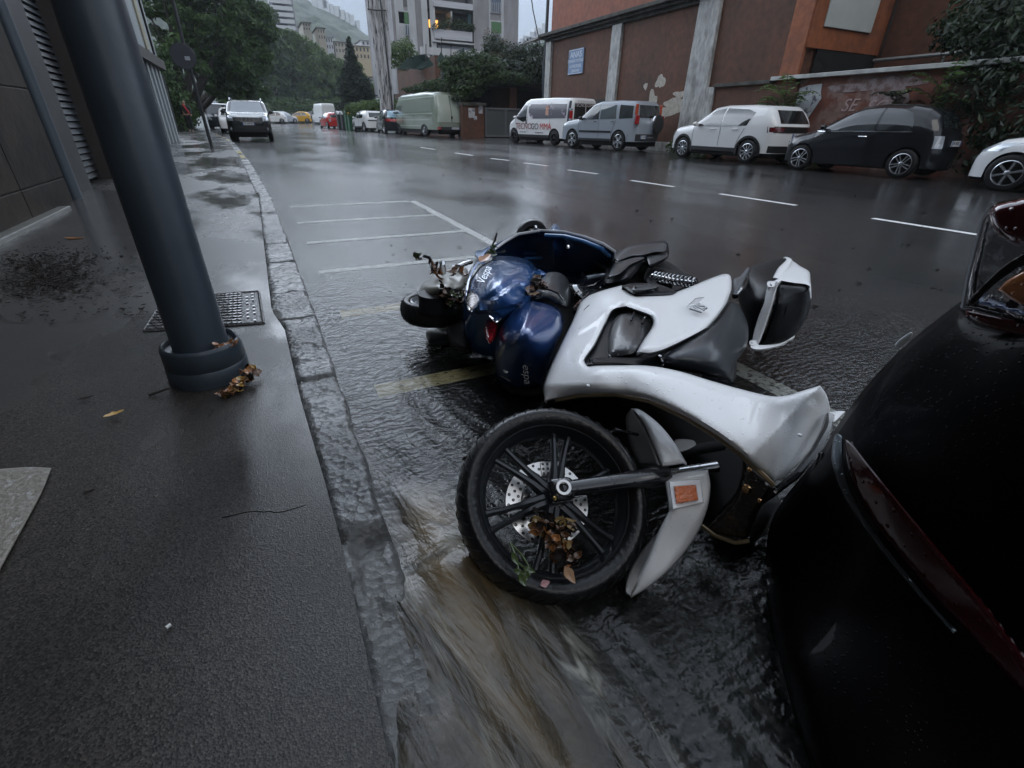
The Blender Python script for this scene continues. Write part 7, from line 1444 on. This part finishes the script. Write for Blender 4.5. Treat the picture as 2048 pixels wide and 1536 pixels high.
for a, b in ((1040, 1145), (1050, 1155), (1058, 1140), (1045, 1160), (1030, 1118)): leafgeo(s, W(a, b, .18), .03, .007, (-.1, -.5, .8), (a % 3-1, -1, 0), .2, .3, a)
s.build('leaves', LV[4], gr, smooth=0, solid=.001)['kind'] = 'stuff'
clump('leaf_clump', 'yellow flecks of leaf litter stuck in the tread of the white scooter tyre', [2, 1, 3], [W(938, 920, .23), W(934, 960, .21), W(933, 1000, .19), W(935, 1030, .17)], 22, .006, .022, 5, up=(-.8, -.3, .3))
clump('leaf_clump', 'brown leaves tangled on top of the blue scooter engine cover', [2, 2, 1, 3], [W(872, 530, .40), W(878, 542, .38), W(905, 543, .38), W(920, 546, .37), W(868, 545, .38)], 26, .016, .06, 6)
clump('leaf_clump', 'mossy green brown tangle hanging off the side of the engine cover', [3, 3, 4, 2], [W(890, 585, .34), W(905, 592, .33), W(918, 600, .32), W(925, 590, .33), W(900, 605, .3)], 60, .02, .035, 7)
clump('leaf_clump', 'dark crumpled leaf speared on the end of the bent black rod', [3, 4], [W(835, 513, .45)], 9, .012, .05, 8)
clump('leaf_clump', 'green leaf wedged between the blue cowl and the floor of the blue scooter', [4], [W(983, 506, .46), W(986, 497, .46)], 7, .01, .06, 9)
s = MB(); leafgeo(s, W(970, 517, .50), .10, .022, (0, -.3, 1), (1, .8, 0), .05, .4, 2); tag(s.build('fallen_leaf', LV[1], smooth=0, solid=.001), 'orange leaf stuck on the far edge of the blue cowl', 'leaf')
clump('leaf_clump', 'tan and brown leaves packed between the blue cowl and the saddle', [5, 2, 3, 3], [W(1062, 585, .46), W(1070, 565, .45), W(1080, 573, .46)], 26, .014, .045, 10)
s = MB(); leafgeo(s, W(228, 828, .135), .062, .014, (0, 0, 1), (.9, .45, 0), .08, .8, 7); tag(s.build('fallen_leaf', LV[0], smooth=0, solid=.001), 'yellow leaf lying alone on the pavement below the grey post', 'leaf')
s = MB(); leafgeo(s, W(150, 477, .135), .16, .025, (0, 0, 1), (1, -.3, 0), .1, .5, 8); tag(s.build('fallen_leaf', LV[1], smooth=0, solid=.001), 'long brown leaf among the dark litter near the doorstep', 'leaf')
s = MB(); leafgeo(s, W(178, 984, .13), .03, .006, (0, 0, 1), (1, .4, 0), .1, .3, 8); tag(s.build('twig_scrap', LV[3], smooth=0, solid=.001), 'tiny dark twig on the pavement right of the stone slab', 'twig')
s = MB(); leafgeo(s, W(172, 796, .13), .05, .007, (0, 0, 1), (1, .2, 0), .1, .3, 8); tag(s.build('twig_scrap', LV[3], smooth=0, solid=.001), 'dark twig left of the grey post collar', 'twig')
s = MB(); s.box(W(337, 1252, .127), (.009, .006, .004), Matrix.Rotation(.6, 4, 'Z')); tag(s.build('paper_scrap', mat('white_scrap', (.6, .6, .58), .5), smooth=0), 'tiny white scrap on the near pavement', 'scrap')
MB_ = MB(); MB_.tube([W(298, 790, .125), W(318, 783, .135), W(338, 776, .14)], .005, 5); tag(MB_.build('twig', M_bark), 'black twig poking out left of the post collar', 'twig')
# dark wet litter along the left wall
r = random.Random(4); s = MB()
for k in range(2600):
    if k < 1300: a, b = r.gauss(95, 55), r.gauss(545, 25)
    elif k < 2200: t = r.random(); a, b = 205-110*t+r.gauss(0, 18), 375+95*t+r.gauss(0, 16)
    else: a, b = r.uniform(-60, 330), r.uniform(430, 640)
    if b < 372: continue
    p = W(a, b, .135)
    if p.x < XL+.05: continue
    leafgeo(s, p-Vector((0, 0, .006)), r.uniform(.01, .05), r.uniform(.003, .009), (r.uniform(-.25, .25), r.uniform(-.25, .25), 1), (r.uniform(-1, 1), r.uniform(-1, 1), 0), r.uniform(0, .12), .6, k)
tag(s.build('leaf_litter', LV[3], smooth=0), 'dark wet leaf litter washed up along the stone building', 'litter', kind='stuff')
s = MB()
for k in range(70):
    a, b = r.uniform(700, 1900), r.uniform(330, 640); p = Wg(a, b); leafgeo(s, p+Vector((0, 0, .006)), r.uniform(.03, .08), r.uniform(.008, .02), (r.uniform(-.3, .3), r.uniform(-.3, .3), 1), (r.uniform(-1, 1), r.uniform(-1, 1), 0), .1, .4, k)
tag(s.build('road_litter', LV[3], smooth=0), 'scattered small dark leaves on the wet road', 'litter', kind='stuff')
# ================================================================ MISTY AIR
hz = MB(); hz.bb((-340, -60, -9), (700, 640, 190)); h_ = hz.build('haze', None, smooth=0)
hm = bpy.data.materials.new('mist'); hm.use_nodes = True; hn = hm.node_tree.nodes; hn.remove(hn['Principled BSDF']); pv_ = hn.new('ShaderNodeVolumePrincipled'); pv_.inputs['Density'].default_value = .0006; pv_.inputs['Color'].default_value = (.82, .88, .95, 1); pv_.inputs['Anisotropy'].default_value = .2
hm.node_tree.links.new(pv_.outputs[0], hn['Material Output'].inputs['Volume']); h_.data.materials.append(hm); tag(h_, 'thin grey mist in the air of the whole street', 'mist', kind='stuff')
